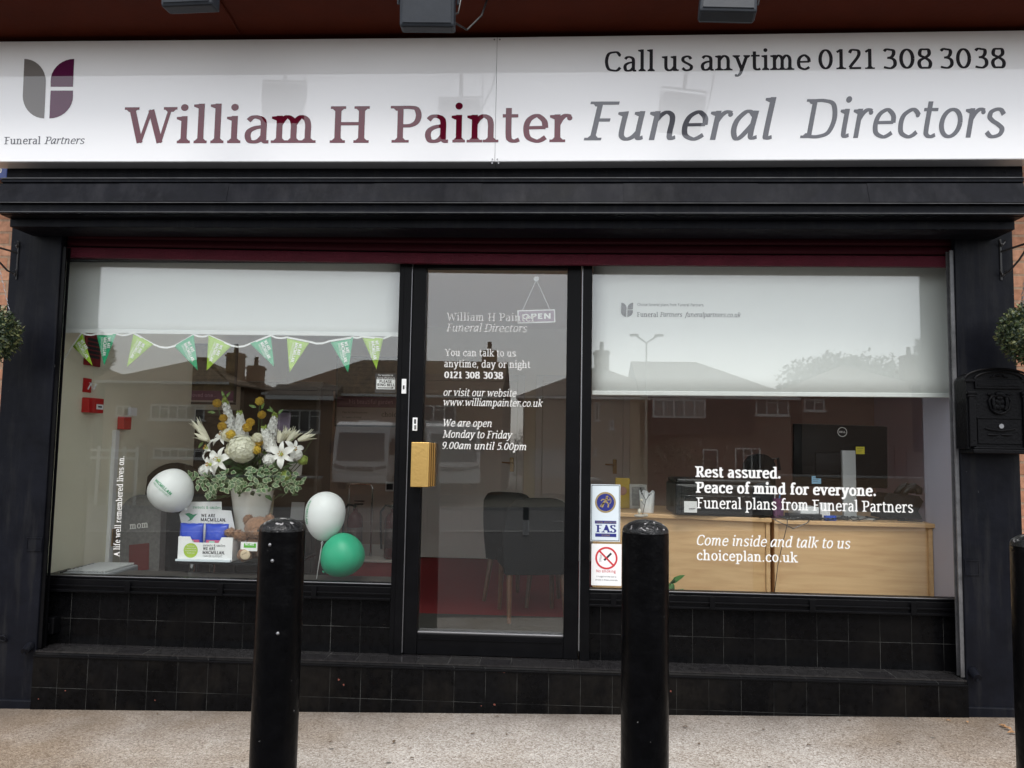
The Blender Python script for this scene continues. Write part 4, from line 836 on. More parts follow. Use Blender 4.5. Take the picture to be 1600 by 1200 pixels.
g = G(); Y2 = YI-.0014; ptext(g, 'PLEASE', 'heavy', 593, 612, 598.2, 4.2, Y2); ptext(g, 'RING BELL', 'heavy', 589.5, 616.5, 603.4, 4.2, Y2); q0 = P(590, 606.6, Y2); q1 = P(613, 605.6, Y2); g.box(q0.x, q1.x, Y2, YI-.0009, q0.z, q1.z); q = P(615.5, 606.1, Y2); g.add([(q.x, Y2, q.z), (q.x-.014, Y2, q.z+.007), (q.x-.014, Y2, q.z-.007)], [(0, 1, 2)]); g.out('notice_print', M['ink'], t)

# OPEN sign hung inside the door
YO = .03
c = P(838, 494.3, YO); op = thing('open_sign', (c.x, YO, c.z), 'mauve OPEN sign with a white border hanging by string inside the door', 'sign')
hw, hh = ms(29.7, YO), ms(10.5, YO); Mo = Matrix.Translation((c.x, YO, c.z)) @ Matrix.Rotation(R(-2.2), 4, 'Y')
g = G(); g.box(-hw, hw, 0, .004, -hh, hh, M=Mo); g.out('sign_board', mat('mauve_board', (.20, .115, .17), .4), op)
g = G(); e = .0065
for a in ((-hw, hw, -hh, -hh+e), (-hw, hw, hh-e, hh), (-hw, -hw+e, -hh+e, hh-e), (hw-e, hw, -hh+e, hh-e)): g.box(a[0], a[1], -.0012, -.0002, a[2], a[3], M=Mo)
text(g, 'OPEN', 'heavy', lambda u, v: Mo @ Vector((-.085+u, -.0008, -.0165+v)), .033, .17, gap=4); g.out('sign_lettering', M['vinyl'], op)
hk = P(838, 437, YO); g = G(); g.cyl((hk.x, .0075, hk.z), (hk.x, .02, hk.z), .016, .007, 16); g.tube([(hk.x, .02, hk.z), (hk.x, .03, hk.z-.004), (hk.x, .036, hk.z+.006)], .002, 6); g.out('suction_hook', mat('clear_plastic', (.5, .5, .5), .2), op)
g = G()
for s in (-1, 1): q = Mo @ Vector((s*hw*.72, .002, hh)); g.tube([(hk.x, .03, hk.z), tuple(q)], .0018, 5)
g.out('hanging_string', M['white'], op)

# ------------------------------------------------------------------ wall mailbox
YM = YP-.115
bx0, bx1 = P(1509, 650, YM).x, P(1612, 650, YM).x; zb = P(1560, 708, YM).z; zsh = P(1560, 594, YM).z; zar = P(1555, 577, YM).z
mb = thing('mailbox', ((bx0+bx1)/2, YM, zb), 'black cast wall mailbox with an arched top and a raised crest on the black pilaster', 'mailbox')
mid = (bx0+bx1)/2; hwid = (bx1-bx0)/2
mmb = mat('black_cast_metal', (.003, .003, .0038), .45, spec=.1, bump=.3, bscale=70)
g = G(); arch = [(mid+hwid*.97*math.cos(R(a)), zsh+(zar-zsh)*math.sin(R(a))) for a in range(0, 181, 12)]
g.prism([(bx0+hwid*.03, zb+.02), (bx1-hwid*.03, zb+.02)]+arch, YM, YP-.001); g.out('mailbox_body', mmb, mb)
g = G(); arc2 = [(mid+hwid*.72*math.cos(R(a)), zsh+.004+(zar-zsh)*.72*math.sin(R(a))) for a in range(0, 181, 12)]
g.prism(arc2, YM-.008, YM-.0005); 
def hood(r, d0, d1):
    pts = [(mid+hwid*r*math.cos(R(a)), YM-d0, zsh+.002+(zar-zsh)*r*math.sin(R(a))) for a in range(0, 181, 10)]; g.tube(pts, .006, 6)
hood(1.02, .006, 0); hood(.72, .01, 0); g.box(bx0-.004, bx1+.004, YM-.012, YM, zsh-.012, zsh+.004, .003)
for s in (-1, 1): 
    g.tube([(mid+s*.005, YM-.013, zsh+.02), (mid+s*.02, YM-.013, zsh+.028), (mid+s*.03, YM-.013, zsh+.016), (mid+s*.045, YM-.013, zsh+.014)], .004, 6)
g.ball((mid, YM-.012, zsh+.024), .008); g.out('mailbox_hood', mmb, mb)
g = G(); zsl0 = P(1560, 608, YM).z; zsl1 = P(1560, 596, YM).z; g.box(mid-hwid*.72, mid+hwid*.72, YM-.012, YM-.0005, zsl0, zsl1, .003); g.box(mid-hwid*.66, mid+hwid*.66, YM-.016, YM-.0125, zsl0+.014, zsl1-.012, .003); g.out('letter_flap', mmb, mb)
for s in (-1, 1):
    g = G(); xx = mid+s*hwid*.82; g.box(xx-.018, xx+.018, YM-.014, YM-.0005, zb+.03, zsl0-.012, .006); g.box(xx-.026, xx+.026, YM-.019, YM-.0005, zsl0-.03, zsl0-.012, .005); g.box(xx-.024, xx+.024, YM-.016, YM-.0005, zsl0-.045, zsl0-.034, .004)
    g.out('side_column', mmb, mb)
zd0 = P(1560, 694, YM).z; zd1 = P(1560, 655, YM).z
g = G(); g.box(mid-hwid*.66, mid+hwid*.66, YM-.006, YM-.0005, zd0, zd1, .002); g.box(mid-hwid*.68, mid+hwid*.68, YM-.01, YM-.0005, zd1+.001, zd1+.008, .002)
g.tube([(mid-.075, YM-.012, zd1-.05), (mid-.05, YM-.014, zd1-.057), (mid, YM-.015, zd1-.062), (mid+.05, YM-.014, zd1-.057), (mid+.075, YM-.012, zd1-.05)], .004, 6)
for s in (-1, 1): g.ball((mid+s*.035, YM-.008, zd1-.083), .03, .006, .007)
g.out('mailbox_door', mmb, mb)
g = G(); q = P(1563, 666, YM); g.cyl((q.x, YM-.012, q.z), (q.x, YM-.0065, q.z), .0125, n=18); g.out('cam_lock', M['alu'], mb)
g = G(); q = P(1561, 631, YM); s_ = .055
for sx in (-1, 1):
    g.tube([(q.x+sx*s_*.15, YM-.008, q.z+s_*.75), (q.x+sx*s_*.75, YM-.008, q.z+s_*.7), (q.x+sx*s_*1.0, YM-.008, q.z+s_*.3), (q.x+sx*s_*.85, YM-.008, q.z-s_*.5), (q.x+sx*s_*.45, YM-.008, q.z-s_*.85), (q.x, YM-.008, q.z-s_*1.0)], .006, 6)
    g.tube([(q.x+sx*s_*.6, YM-.008, q.z+s_*.6), (q.x+sx*s_*.65, YM-.012, q.z), (q.x+sx*s_*.5, YM-.008, q.z-s_*.6)], .008, 6)
    g.ball((q.x+sx*s_*.25, YM-.006, q.z+s_*.2), .012, .006, .014); g.ball((q.x+sx*s_*.25, YM-.006, q.z-s_*.3), .012, .006, .014); g.tube([(q.x+sx*s_*1.1, YM-.006, q.z+s_*.9), (q.x+sx*s_*.7, YM-.008, q.z+s_*.85)], .006, 6)
g.box(q.x-.03, q.x+.03, YM-.008, YM-.001, q.z-.004, q.z+.004, .002); g.box(q.x-.004, q.x+.004, YM-.009, YM-.001, q.z-.035, q.z+.03, .002); g.ball((q.x, YM-.008, q.z+s_*.95), .02, .009, .014); g.ball((q.x, YM-.008, q.z+s_*.55), .016, .008, .012)
g.out('crest', mmb, mb, True, 50)
g = G(); g.box(bx0+.02, bx1+.004, YM-.03, YP-.001, zb-.004, zb+.02, .005); g.box(bx0+.028, bx1-.004, YM-.022, YM-.0005, zb+.0205, zb+.03, .003); g.out('mailbox_base', mmb, mb)

# ------------------------------------------------------------------ topiary balls on iron brackets
gleaf = [mat('box_leaf_dark', (.018, .032, .015), .45), mat('box_leaf', (.042, .062, .022), .4), mat('box_leaf_light', (.14, .15, .055), .4)]
def topiary():
    t = thing('topiary_ball', (0, 0, 0), 'x', 'topiary', 'topiary balls beside the shopfront')
    g = G(); rr = random.Random(5); r = .155
    for i in range(2600):
        zz = rr.uniform(-1, 1); a = rr.uniform(0, 6.283); q = math.sqrt(1-zz*zz); d = Vector((q*math.cos(a), q*math.sin(a), zz))
        base = d*r*rr.uniform(.84, 1.0); dirn = (d*.55+Vector((rr.uniform(-1, 1), rr.uniform(-1, 1), rr.uniform(-1, 1)))).normalized()
        g.cur = rr.choices((0, 1, 2), (3, 4, 2))[0]; g.leaf(base, dirn, d+Vector((.1, .05, .1)), rr.uniform(.016, .027), rr.uniform(.009, .014))
    for i in range(260):
        zz = rr.uniform(-1, 1); a = rr.uniform(0, 6.283); q = math.sqrt(1-zz*zz); d = Vector((q*math.cos(a), q*math.sin(a), zz)); g.cur = rr.randint(0, 2); g.leaf(d*r*rr.uniform(.98, 1.07), (d+Vector((rr.uniform(-.6, .6), rr.uniform(-.6, .6), rr.uniform(-.6, .6)))), d+Vector((.1, .05, .1)), rr.uniform(.014, .026), rr.uniform(.008, .013))
    g.cur = 0
    g.out('foliage', gleaf, t)
    g = G(); g.ball((0, 0, 0), r*.84, nu=20, nv=14); g.out('foliage_core', gleaf[0], t, True)
    g = G()
    for k in range(3):
        a = 2.1*k+.4; p0 = Vector((.10*math.cos(a), .10*math.sin(a), .12)); p1 = Vector((0, 0, .50))
        for j in range(16):
            q = p0.lerp(p1, j/16); q2 = p0.lerp(p1, (j+.8)/16); g.tube([q+Vector((.004*(j % 2), .004*((j+1) % 2), 0)), q2], .0022, 4)
    g.out('hanging_chain', M['alu'], t)
    return t
tb = topiary(); YBALL = YP-.27
lc = P(-20, 522, YBALL); rc_ = P(1615, 521, YBALL)
tb.location = lc; tb['label'] = 'darker clipped topiary ball hanging from an iron bracket on the pilaster without a mailbox'
tb2 = dup(tb, rc_, 'clipped topiary ball hanging above the black mailbox', R(70))
def bracket():
    t = thing('hanging_bracket', (0, 0, 0), 'x', 'bracket', 'iron hanging basket brackets')
    g = G(); g.box(-.008, .008, -.006, 0, -.115, .115, .002)
    for z in (-.085, .085):
        for s in (-1, 1): g.tube([(0, -.008, z-.012), (s*.018, -.012, z+.006), (s*.028, -.014, z+.018), (s*.02, -.014, z+.026)], .0035, 5)
        g.ball((0, -.008, z), .009)
    g.out('wall_plate', M['iron'], t)
    g = G(); g.tube([(0, -.006, .045), (0, -.28, .078), (0, -.32, .09), (0, -.325, .115)], .006, 6); g.out('bracket_arm', M['iron'], t)
    g = G(); g.tube([(0, -.006, -.085), (0, -.05, -.07), (0, -.10, -.02), (0, -.16, .06)], .0055, 6); g.out('bracket_brace', M['iron'], t)
    return t
hb = bracket(); c1 = P(28, 407, YP); c2 = P(1563, 406, YP)
hb.location = (c1.x, YP, c1.z); hb['label'] = 'iron scroll bracket holding the darker topiary ball, on the pilaster without a mailbox'
hb.rotation_euler.z = R(-38)
hb2 = dup(hb, (c2.x, YP, c2.z), 'iron scroll bracket on the pilaster above the mailbox', R(30))

# ------------------------------------------------------------------ bollards
mbol = mat('black_bollard_paint', (.0018, .0018, .0022), .3, spec=.07, bump=.35, bscale=22, vary=.4, vscale=12)
L_ = mbol.node_tree.links.new; b = mbol.node_tree.nodes['Principled BSDF']
def chips(m, sc, thr, col):
    tc = N(m, 'ShaderNodeTexCoord'); v = N(m, 'ShaderNodeTexNoise'); v.inputs['Scale'].default_value = sc; v.inputs['Detail'].default_value = 5; v.inputs['Roughness'].default_value = .6
    L_ = m.node_tree.links.new; b = m.node_tree.nodes['Principled BSDF']; L_(tc.outputs['Object'], v.inputs['Vector'])
    r = ramp(m, [(thr, (0, 0, 0)), (thr+.03, (1, 1, 1))]); L_(v.outputs['Fac'], r.inputs[0])
    src = b.inputs['Base Color'].links[0].from_socket if b.inputs['Base Color'].links else None
    mx = N(m, 'ShaderNodeMix', data_type='RGBA'); L_(r.outputs[0], mx.inputs[0])
    if src: L_(src, mx.inputs[6])
    else: mx.inputs[6].default_value = b.inputs['Base Color'].default_value
    mx.inputs[7].default_value = (*col, 1); L_(mx.outputs[2], b.inputs['Base Color'])
chips(mbol, 30, .705, (.13, .127, .125)); 
mtop = mat('worn_bollard_top', (.006, .006, .0065), .3, spec=.35, bump=1.0, bscale=45, vary=.3); chips(mtop, 42, .60, (.30, .29, .29))
chips(M['tile'], 46, .775, (.25, .24, .23)); chips(M['black'], 30, .735, (.14, .14, .14))
YBO = -1.72; rbo = ms(35.5, YBO)
def bollard():
    t = thing('bollard', (0, 0, 0), 'x', 'bollard', 'black bollards along the pavement')
    H = 1.25
    fl_ = lambda a: 1-.012*(abs(math.sin(a*4+.3))**6)
    g = G(); g.lathe([(rbo*1.06, -.35), (rbo*1.06, .0), (rbo*1.02, .02), (rbo*1.01, .3), (rbo, H-.03), (rbo*.99, H-.012)], n=48, flute=fl_); g.out('bollard_post', mbol, t, True, 40)
    g = G(); g.lathe([(rbo*.99, H-.0115), (rbo*.985, H-.004), (rbo*.93, H+.006), (rbo*.7, H+.02), (rbo*.4, H+.029), (0, H+.033)], n=48); g.out('bollard_cap', mtop, t, True, 60)
    g = G(); 
    for zz, aa in ((H-.055, -100), (H-.11, -92), (H-.36, -72)):
        a = R(aa); g.ball((rbo*math.cos(a), rbo*math.sin(a), zz), .0065, nu=8, nv=6)
    g.out('bolt_head', M['alu'], t)
    return t
bo = bollard(); zt = P(438, 826, YBO).z
for i, (px, lab) in enumerate(((441.5, 'black bollard with a chipped domed top in front of the flower display window'), (1008.5, 'black bollard standing beside the no smoking notice, in front of the office desks'), (1621, 'black bollard only partly in view, in front of the pilaster with the mailbox'))):
    q = P(px, (823, 826, 848)[i], YBO); loc = (q.x, YBO, q.z-1.25)
    o = bo if i == 0 else dup(bo, loc, lab); o.location = loc; o['label'] = lab; o.rotation_euler.z = R((0, 140, 60)[i])

# ------------------------------------------------------------------ the room behind the glass
ZF = .18; YBK = 4.25; ZCE = 2.80
XWL = P(64, 700, 0).x; XWR = 3.6
g = G(); g.box(XWL-.1, XWR, .301, YBK+.1, ZF-.1, ZF); g.out('carpet', M['carpet'], shop)
g = G(); x0, x1 = P(640, 960, .7).x, P(905, 960, .7).x; g.box(x0-.1, x1+.1, .32, 1.40, ZF+.0005, ZF+.006); g.out('entrance_mat', M['mat'], shop)
g = G()
rl = ((XWL+.02, -1.3), (.45, 3.45)); ry0, ry1 = .5, 2.3                    # two unseen rooflights, added to brighten the room with daylight
g.box(XWL-.1, XWR+.1, .3, ry0, ZCE, ZCE+.1); g.box(XWL-.1, XWR+.1, ry1, YBK+.1, ZCE, ZCE+.1)
for a_, b_ in ((XWL-.1, rl[0][0]), (rl[0][1], rl[1][0]), (rl[1][1], XWR+.1)): g.box(a_, b_, ry0+.001, ry1-.001, ZCE, ZCE+.1)
g.out('ceiling', M['ceil'], shop)
for a_, b_ in rl:
    g = G(); g.box(a_, b_, ry0, ry0+.05, ZCE+.101, ZCE+.25); g.box(a_, b_, ry1-.05, ry1, ZCE+.101, ZCE+.25); g.box(a_, a_+.05, ry0+.051, ry1-.051, ZCE+.101, ZCE+.25); g.box(b_-.05, b_, ry0+.051, ry1-.051, ZCE+.101, ZCE+.25)
    o_ = g.out('added_rooflight', M['doorwhite'], shop); g = G(); g.box(a_+.01, b_-.01, ry0+.01, ry1-.01, ZCE+.251, ZCE+.257); g.out('pane', M['glass'], o_)
g = G(); g.box(XWL-.1, XWL, .0, YBK+.1, ZF-.1, ZCE); g.out('interior_wall', M['magnolia'], shop)
xa_, xb_ = P(632, 700, YBK).x, P(1012, 700, YBK).x
g = G(); g.box(xa_, xb_, YBK, YBK+.1, ZF, ZCE); g.out('interior_wall', M['magnolia'], shop)
g = G(); g.box(XWL, xa_-.001, YBK, YBK+.1, ZF, ZCE); g.out('interior_wall', M['taupe'], shop)
g = G(); g.box(xb_+.001, XWR, YBK, YBK+.1, ZF, ZCE); g.out('interior_wall', M['taupe'], shop)
g = G(); g.box(XWR, XWR+.1, .3, YBK+.1, ZF-.1, ZCE); g.out('interior_wall', M['lilac'], shop)
xn = P(1504, 800, .02).x; yn = .46
g = G(); g.box(xn, xn+.9, .02, yn, .1, ZCE-.001, .004); g.box(xn+.9, XWR, .30, .40, .1, ZCE-.001); g.out('window_return', M['lilac'], shop)
g = G(); g.box(XWL+.001, XWL+.016, .35, YBK-.02, ZF+.001, ZF+.13, .003); g.box(XWL+.02, P(600, 800, 4.2).x, YBK-.016, YBK-.001, ZF+.001, ZF+.13, .003); g.out('skirting', M['doorwhite'], shop)
g = G(); g.box(XWL, XJ0, .02, .34, ZWB-.05, ZWB-.02, .003); g.out('window_board', mat('dark_window_board', (.05, .045, .04), .4), shop)
# inner doors on the back wall
def inner_door(px0, px1, Y, handle_px, zt=2.0):
    x0, x1 = P(px0, 800, Y).x, P(px1, 800, Y).x; z1 = ZF+zt
    d = G(); d.box(x0, x1, Y-.04, Y-.001, ZF+.006, z1, .003); o = d.out('inner_door', M['doorwhite'], shop)
    d = G(); xm = (x0+x1)/2; w = (x1-x0)
    for a, b_ in ((x0+w*.1, xm-w*.04), (xm+w*.04, x1-w*.1)):
        for c_, e_ in ((.12, .62), (.74, 1.22), (1.34, 1.88)):
            d.box(a, b_, Y-.046, Y-.0405, ZF+c_, ZF+c_+.012); d.box(a, b_, Y-.046, Y-.0405, ZF+e_-.012, ZF+e_); d.box(a, a+.012, Y-.046, Y-.0405, ZF+c_+.012, ZF+e_-.012); d.box(b_-.012, b_, Y-.046, Y-.0405, ZF+c_+.012, ZF+e_-.012)
    d.out('door_panel', M['doorwhite'], o)
    d = G(); d.box(x0-.08, x0-.004, Y-.03, Y-.001, ZF+.001, z1+.08, .004); d.box(x1+.004, x1+.08, Y-.03, Y-.001, ZF+.001, z1+.08, .004); d.box(x0-.004, x1+.004, Y-.03, Y-.001, z1+.004, z1+.08, .004); d.out('architrave', M['doorwhite'], o)
    hx = P(handle_px, 720, Y).x
    d = G(); d.box(hx-.022, hx+.022, Y-.05, Y-.0465, ZF+.98, ZF+1.14, .003); d.cyl((hx, Y-.09, ZF+1.08), (hx, Y-.05, ZF+1.08), .009); d.tube([(hx, Y-.09, ZF+1.08), (hx-.11, Y-.092, ZF+1.085)], .008, 8); d.out('door_handle', M['brassd'], o)
inner_door(652, 806, YBK, 800); inner_door(846, 972, YBK-.0, 960)
# trunking, alarm point and notices on the left wall
def wp(px, py):                                   # pixel -> point on the left wall
    d = (px-800)/FPX*RGT-(py-600)/FPX*UPV+FWD; t = (XWL-EYE.x)/d.x; return EYE+d*t
redpl = mat('red_plastic', (.52, .02, .02), .4); darkred = mat('dark_red_notice', (.25, .012, .02), .5)
def wall_box(name, lab, cat, px0, py0, px1, py1, th, m, extra=None):
    a = wp(px0, (py0+py1)/2); b_ = wp(px1, (py0+py1)/2); zt = wp((px0+px1)/2, py0).z; zb = wp((px0+px1)/2, py1).z
    t = thing(name, (XWL, (a.y+b_.y)/2, zb), lab, cat); g = G(); g.box(XWL+.001, XWL+th, a.y, b_.y, zb, zt, min(.004, th*.3)); g.out('body', m, t); return t, a.y, b_.y, zb, zt
t, ya, yb, za, zb_ = wall_box('fire_alarm_point', 'red fire alarm call point with a white label on the cream wall', 'fire alarm', 127, 622, 151, 645, .05, redpl)
g = G(); g.box(XWL+.0505, XWL+.052, ya+(yb-ya)*.5, ya+(yb-ya)*.95, za+(zb_-za)*.25, za+(zb_-za)*.6); g.out('label_plate', M['whitep'], t); g = G(); g.box(XWL+.0525, XWL+.053, ya+(yb-ya)*.6, ya+(yb-ya)*.85, za+(zb_-za)*.38, za+(zb_-za)*.48); g.out('label_print', M['ink'], t)
t, ya, yb, za, zb_ = wall_box('fire_notice', 'small red fire notice above the alarm call point', 'notice', 129, 591, 142, 613, .004, redpl)
g = G(); ym = (ya+yb)/2; zm = (za+zb_)/2
g.box(XWL+.0045, XWL+.006, ya+.06, ym+.08, zm+.02, zb_-.03); g.tube([(XWL+.006, ya+.05, za+.02), (XWL+.006, ya+.08, za+.06), (XWL+.006, ya+.11, za+.02), (XWL+.006, ya+.14, za+.06)], .006, 4); g.out('notice_symbol', M['whitep'], t)
t, ya, yb, za, zb_ = wall_box('fire_safety_board', 'dark red and black striped notice high on the cream wall behind the bunting', 'notice', 131, 517, 156, 572, .012, darkred)
g = G()
for k in range(5): g.box(XWL+.0125, XWL+.014, ya+.02, yb-.02, za+(zb_-za)*(.22+.12*k), za+(zb_-za)*(.30+.12*k))
g.out('notice_stripe', M['ink'], t)
t, ya, yb, za, zb_ = wall_box('alarm_isolator', 'smaller red switch box at the top of the white pipe', 'switch', 183, 651, 195, 671, .05, redpl)
g = G(); g.box(XWL+.0505, XWL+.052, ya+.04, ya+.16, za+.1, za+.16); g.out('label_plate', M['whitep'], t)
a = wp(178, 672); b_ = wp(181, 880)
t = thing('cable_trunking', (XWL, a.y, b_.z), 'white cable trunking running down the cream wall', 'trunking'); g = G(); g.box(XWL+.001, XWL+.03, a.y-.025, a.y+.025, b_.z, a.z, .004); g.out('trunking_cover', M['white'], t)
a = wp(176, 838); t = thing('wall_socket', (XWL, a.y, a.z), 'brass and black wall socket beside the white trunking', 'socket'); g = G(); g.box(XWL+.031, XWL+.04, a.y-.07, a.y+.07, a.z-.06, a.z+.06, .004); g.out('socket_plate', M['brassd'], t); g = G(); g.box(XWL+.0405, XWL+.075, a.y-.0, a.y+.06, a.z-.05, a.z+.05, .006); g.out('plug', M['blackp'], t)

# convector heater
M['grille'] = mat('pale_grey_grille', (.42, .43, .43), .45)
a = P(105, 898, .12); c = P(200, 898, .30)
t = thing('convector_heater', (a.x+.2, .3, ZF), 'grey convector heater with a perforated top at the foot of the cream wall', 'heater')
zt = P(160, 882, .3).z-.02; xh0 = P(112, 890, .2).x; xh1 = P(203, 880, .35).x
g = G(); g.box(xh0, xh1, .10, .46, ZF+.03, zt, .012); g.out('heater_case', mat('grey_heater_paint', (.20, .21, .22), .4), t)
g = G(); n = 14
for i in range(n): x = xh0+.03+(xh1-xh0-.06)*i/(n-1); g.box(x-.004, x+.004, .12, .44, zt+.0005, zt+.008)
for j in range(9): y = .12+.32*j/8; g.box(xh0+.022, xh1-.022, y-.003, y+.003, zt+.0085, zt+.012)
g.out('heater_grille', M['grille'], t)
g = G(); g.box(xh0-.02, xh0-.0005, .11, .45, ZF+.04, zt+.004, .006); g.out('heater_end', M['blackp'], t)

# memorial stones
def stone(lab, px0, px1, pyt, Y, m, lean, grp):
    x0, x1 = P(px0, 850, Y).x, P(px1, 850, Y).x; zt = P((px0+px1)/2, pyt, Y).z; xm = (x0+x1)/2; hw = (x1-x0)/2
    t = thing('memorial_stone', (xm, Y, ZF), lab, 'memorial stone', 'memorial stones on display'); Ml = Matrix.Translation((xm, Y, ZF)) @ Matrix.Rotation(lean, 4, 'Y') @ Matrix.Rotation(R(-8), 4, 'X'); H = zt-ZF
    pts = [(-hw*.86, .08), (hw*.86, .08)]+[(hw*math.cos(R(q)), H-hw*.9+hw*.9*math.sin(R(q))) for q in range(0, 181, 12)]
    g = G(); g.prism(pts, -.04, .04, Ml); g.out('stone_slab', m, t); g = G(); g.box(xm-hw*1.1, xm+hw*1.1, Y-.12, Y+.12, ZF+.001, ZF+.079, .004); g.out('stone_base', m, t)
    return t, Ml, H, hw
gran = mat('black_granite', (.012, .012, .013), .12, bump=.05); grey = mat('grey_granite', (.13, .125, .12), .35, vary=.3, vscale=40)
t, Ml, H, hw = stone('round topped black granite memorial stone behind the slanting white balloon', 216, 318, 722, 1.15, gran, R(-3), 1)
t, Ml, H, hw = stone('grey memorial stone with a rounded top and red panel, behind the heater', 196, 262, 772, .75, grey, R(-7), 1)
g = G(); g.box(-hw*.5, hw*.45, -.0440, -.0405, H*.42, H*.62, M=Ml); g.out('stone_panel', mat('dark_red_granite', (.12, .02, .018), .2), t)
g = G(); text(g, 'mom', 'serif', lambda u, v: Ml @ Vector((-hw*.5+u, -.0415, H*.74+v)), .045, hw*.9); g.out('stone_lettering', M['vinyl2'], t)
# display cabinet and posters at the back left
dk = mat('dark_oak_display', (.035, .026, .02), .45, vary=.2, vscale=6)
t = thing('display_cabinet', (P(330, 800, 2.3).x, 2.3, ZF), 'tall dark wooden display cabinet with shelves behind the flowers', 'cabinet')
x0, x1 = P(372, 700, 2.3).x, P(498, 700, 2.3).x; zc = P(430, 605, 2.3).z
g = G(); g.box(x0, x1, 2.66, 2.7, ZF+.001, zc); g.box(x0, x0+.03, 2.3, 2.659, ZF+.001, zc); g.box(x1-.03, x1, 2.3, 2.659, ZF+.001, zc); g.box(x0-.03, x1+.03, 2.27, 2.7, zc+.0005, zc+.05, .006); g.out('cabinet_carcass', dk, t)
g = G()
for z in (.1, .55, .95, 1.35): g.box(x0+.031, x1-.031, 2.31, 2.658, ZF+z, ZF+z+.025)
g.out('cabinet_shelf', dk, t)
g = G(); g.box(x0+.032, x1-.032, 2.29, 2.305, ZF+.13, ZF+.545, .004); g.out('cabinet_door', dk, t)
for k, (u, z, hgt, col) in enumerate(((.2, .975, .2, (.5, .48, .44)), (.7, .975, .15, (.45, .44, .42)), (.3, .575, .22, (.35, .3, .2)), (.75, .575, .16, (.5, .5, .5)), (.5, 1.375, .17, (.25, .2, .3)))):
    xx = x0+.05+(x1-x0-.1)*u; t = thing('keepsake_card', (xx, 2.4, ZF+z), ('taller pale card on the upper middle shelf', 'shorter pale card on the upper middle shelf', 'ochre card on the lower shelf', 'white card on the lower shelf', 'mauve card on the top shelf')[k]+' of the dark cabinet', 'card')
    g = G(); g.box(-.06, .06, -.002, .002, 0, hgt, M=Matrix.Translation((xx, 2.4, ZF+z+.003)) @ Matrix.Rotation(R(-10), 4, 'X')); g.out('card', mat('card_%d' % k, col, .6), t)
def poster(lab, px0, py0, px1, py1, Y, band, bandcol, txt, st_='sans'):
    x0, x1, z0, z1 = rect(px0, py0, px1, py1, Y); t = thing('framed_poster', ((x0+x1)/2, Y, z0), lab, 'poster')
    g = G(); f = .02; g.box(x0-f, x1+f, Y, Y+.02, z0-f, z0-.0005, .003); g.box(x0-f, x1+f, Y, Y+.02, z1+.0005, z1+f, .003); g.box(x0-f, x0-.0005, Y, Y+.02, z0, z1, .003); g.box(x1+.0005, x1+f, Y, Y+.02, z0, z1, .003); g.out('poster_frame', M['blackp'], t)
    zb = z0+(z1-z0)*band[0]; zt = z0+(z1-z0)*band[1]
    g = G(); g.box(x0, x1, Y+.006, Y+.012, z0, z1); g.out('poster_sheet', txt[2], t)
    g = G(); g.box(x0, x1, Y+.0045, Y+.0058, zb, zt); g.out('poster_band', bandcol, t)
    if txt[3]: g = G(); g.box(x0, x1, Y+.0045, Y+.0058, zt+.0005, z1); g.out('poster_picture', txt[3], t)
    g = G(); text(g, txt[0], st_, lambda u, v: (x0+(x1-x0)*.12+u, Y+.004, zb+(zt-zb)*.35+v), (zt-zb)*.38, (x1-x0)*txt[1]); g.out('poster_lettering', txt[4], t)
    return t, x0, x1, z0, z1, zb
pic = mat('dark_garden_picture', (.06, .045, .02), .4, vary=.9, vscale=9); plum = mat('plum_band', (.10, .02, .075), .5); pcard = mat('poster_paper', (.33, .29, .29), .5); mauve = mat('mauve_ink', (.38, .22, .34), .5)
poster('tall framed poster with a dark picture and plum band of lettering, behind the memorial stones', 262, 540, 366, 628, 1.9, (.03, .2), plum, ('...left a loved one...', .62, pcard, pic, mauve))
t, x0, x1, z0, z1, zb = poster('framed poster with a plum band above a pale lower half, behind the balloons', 527, 560, 640, 664, 3.2, (.26, .42), plum, ('...his beautiful garden', .65, pcard, pic, mauve))
g = G(); [text(g, s, 'sans', lambda u, v, k=k: (x0+.06+u, 3.2+.0055, zb-.06-.05*k+v), .018) for k, s in enumerate(('Plan for the future now', 'for peace of mind', 'and loved ones'))]; text(g, 'choice', 'serif', lambda u, v: (x1-.28+u, 3.2055, zb-.09+v), .045); g.out('poster_small_print', M['ink'], t)
t = thing('leaning_frame', (P(310, 760, 2.0).x, 2.0, ZF), 'tall dark picture frame standing on the floor below the plum banded poster', 'picture frame')
x0, x1, z0, z1 = rect(247, 640, 372, 890, 2.0); g = G(); g.box(x0, x1, 2.0, 2.03, ZF+.002, z1, .004); g.out('frame_back', dk, t); g = G(); g.box(x0+.05, x1-.05, 1.995, 1.9995, ZF+.3, z1-.05); g.out('picture', mat('dark_picture', (.02, .018, .017), .2), t)
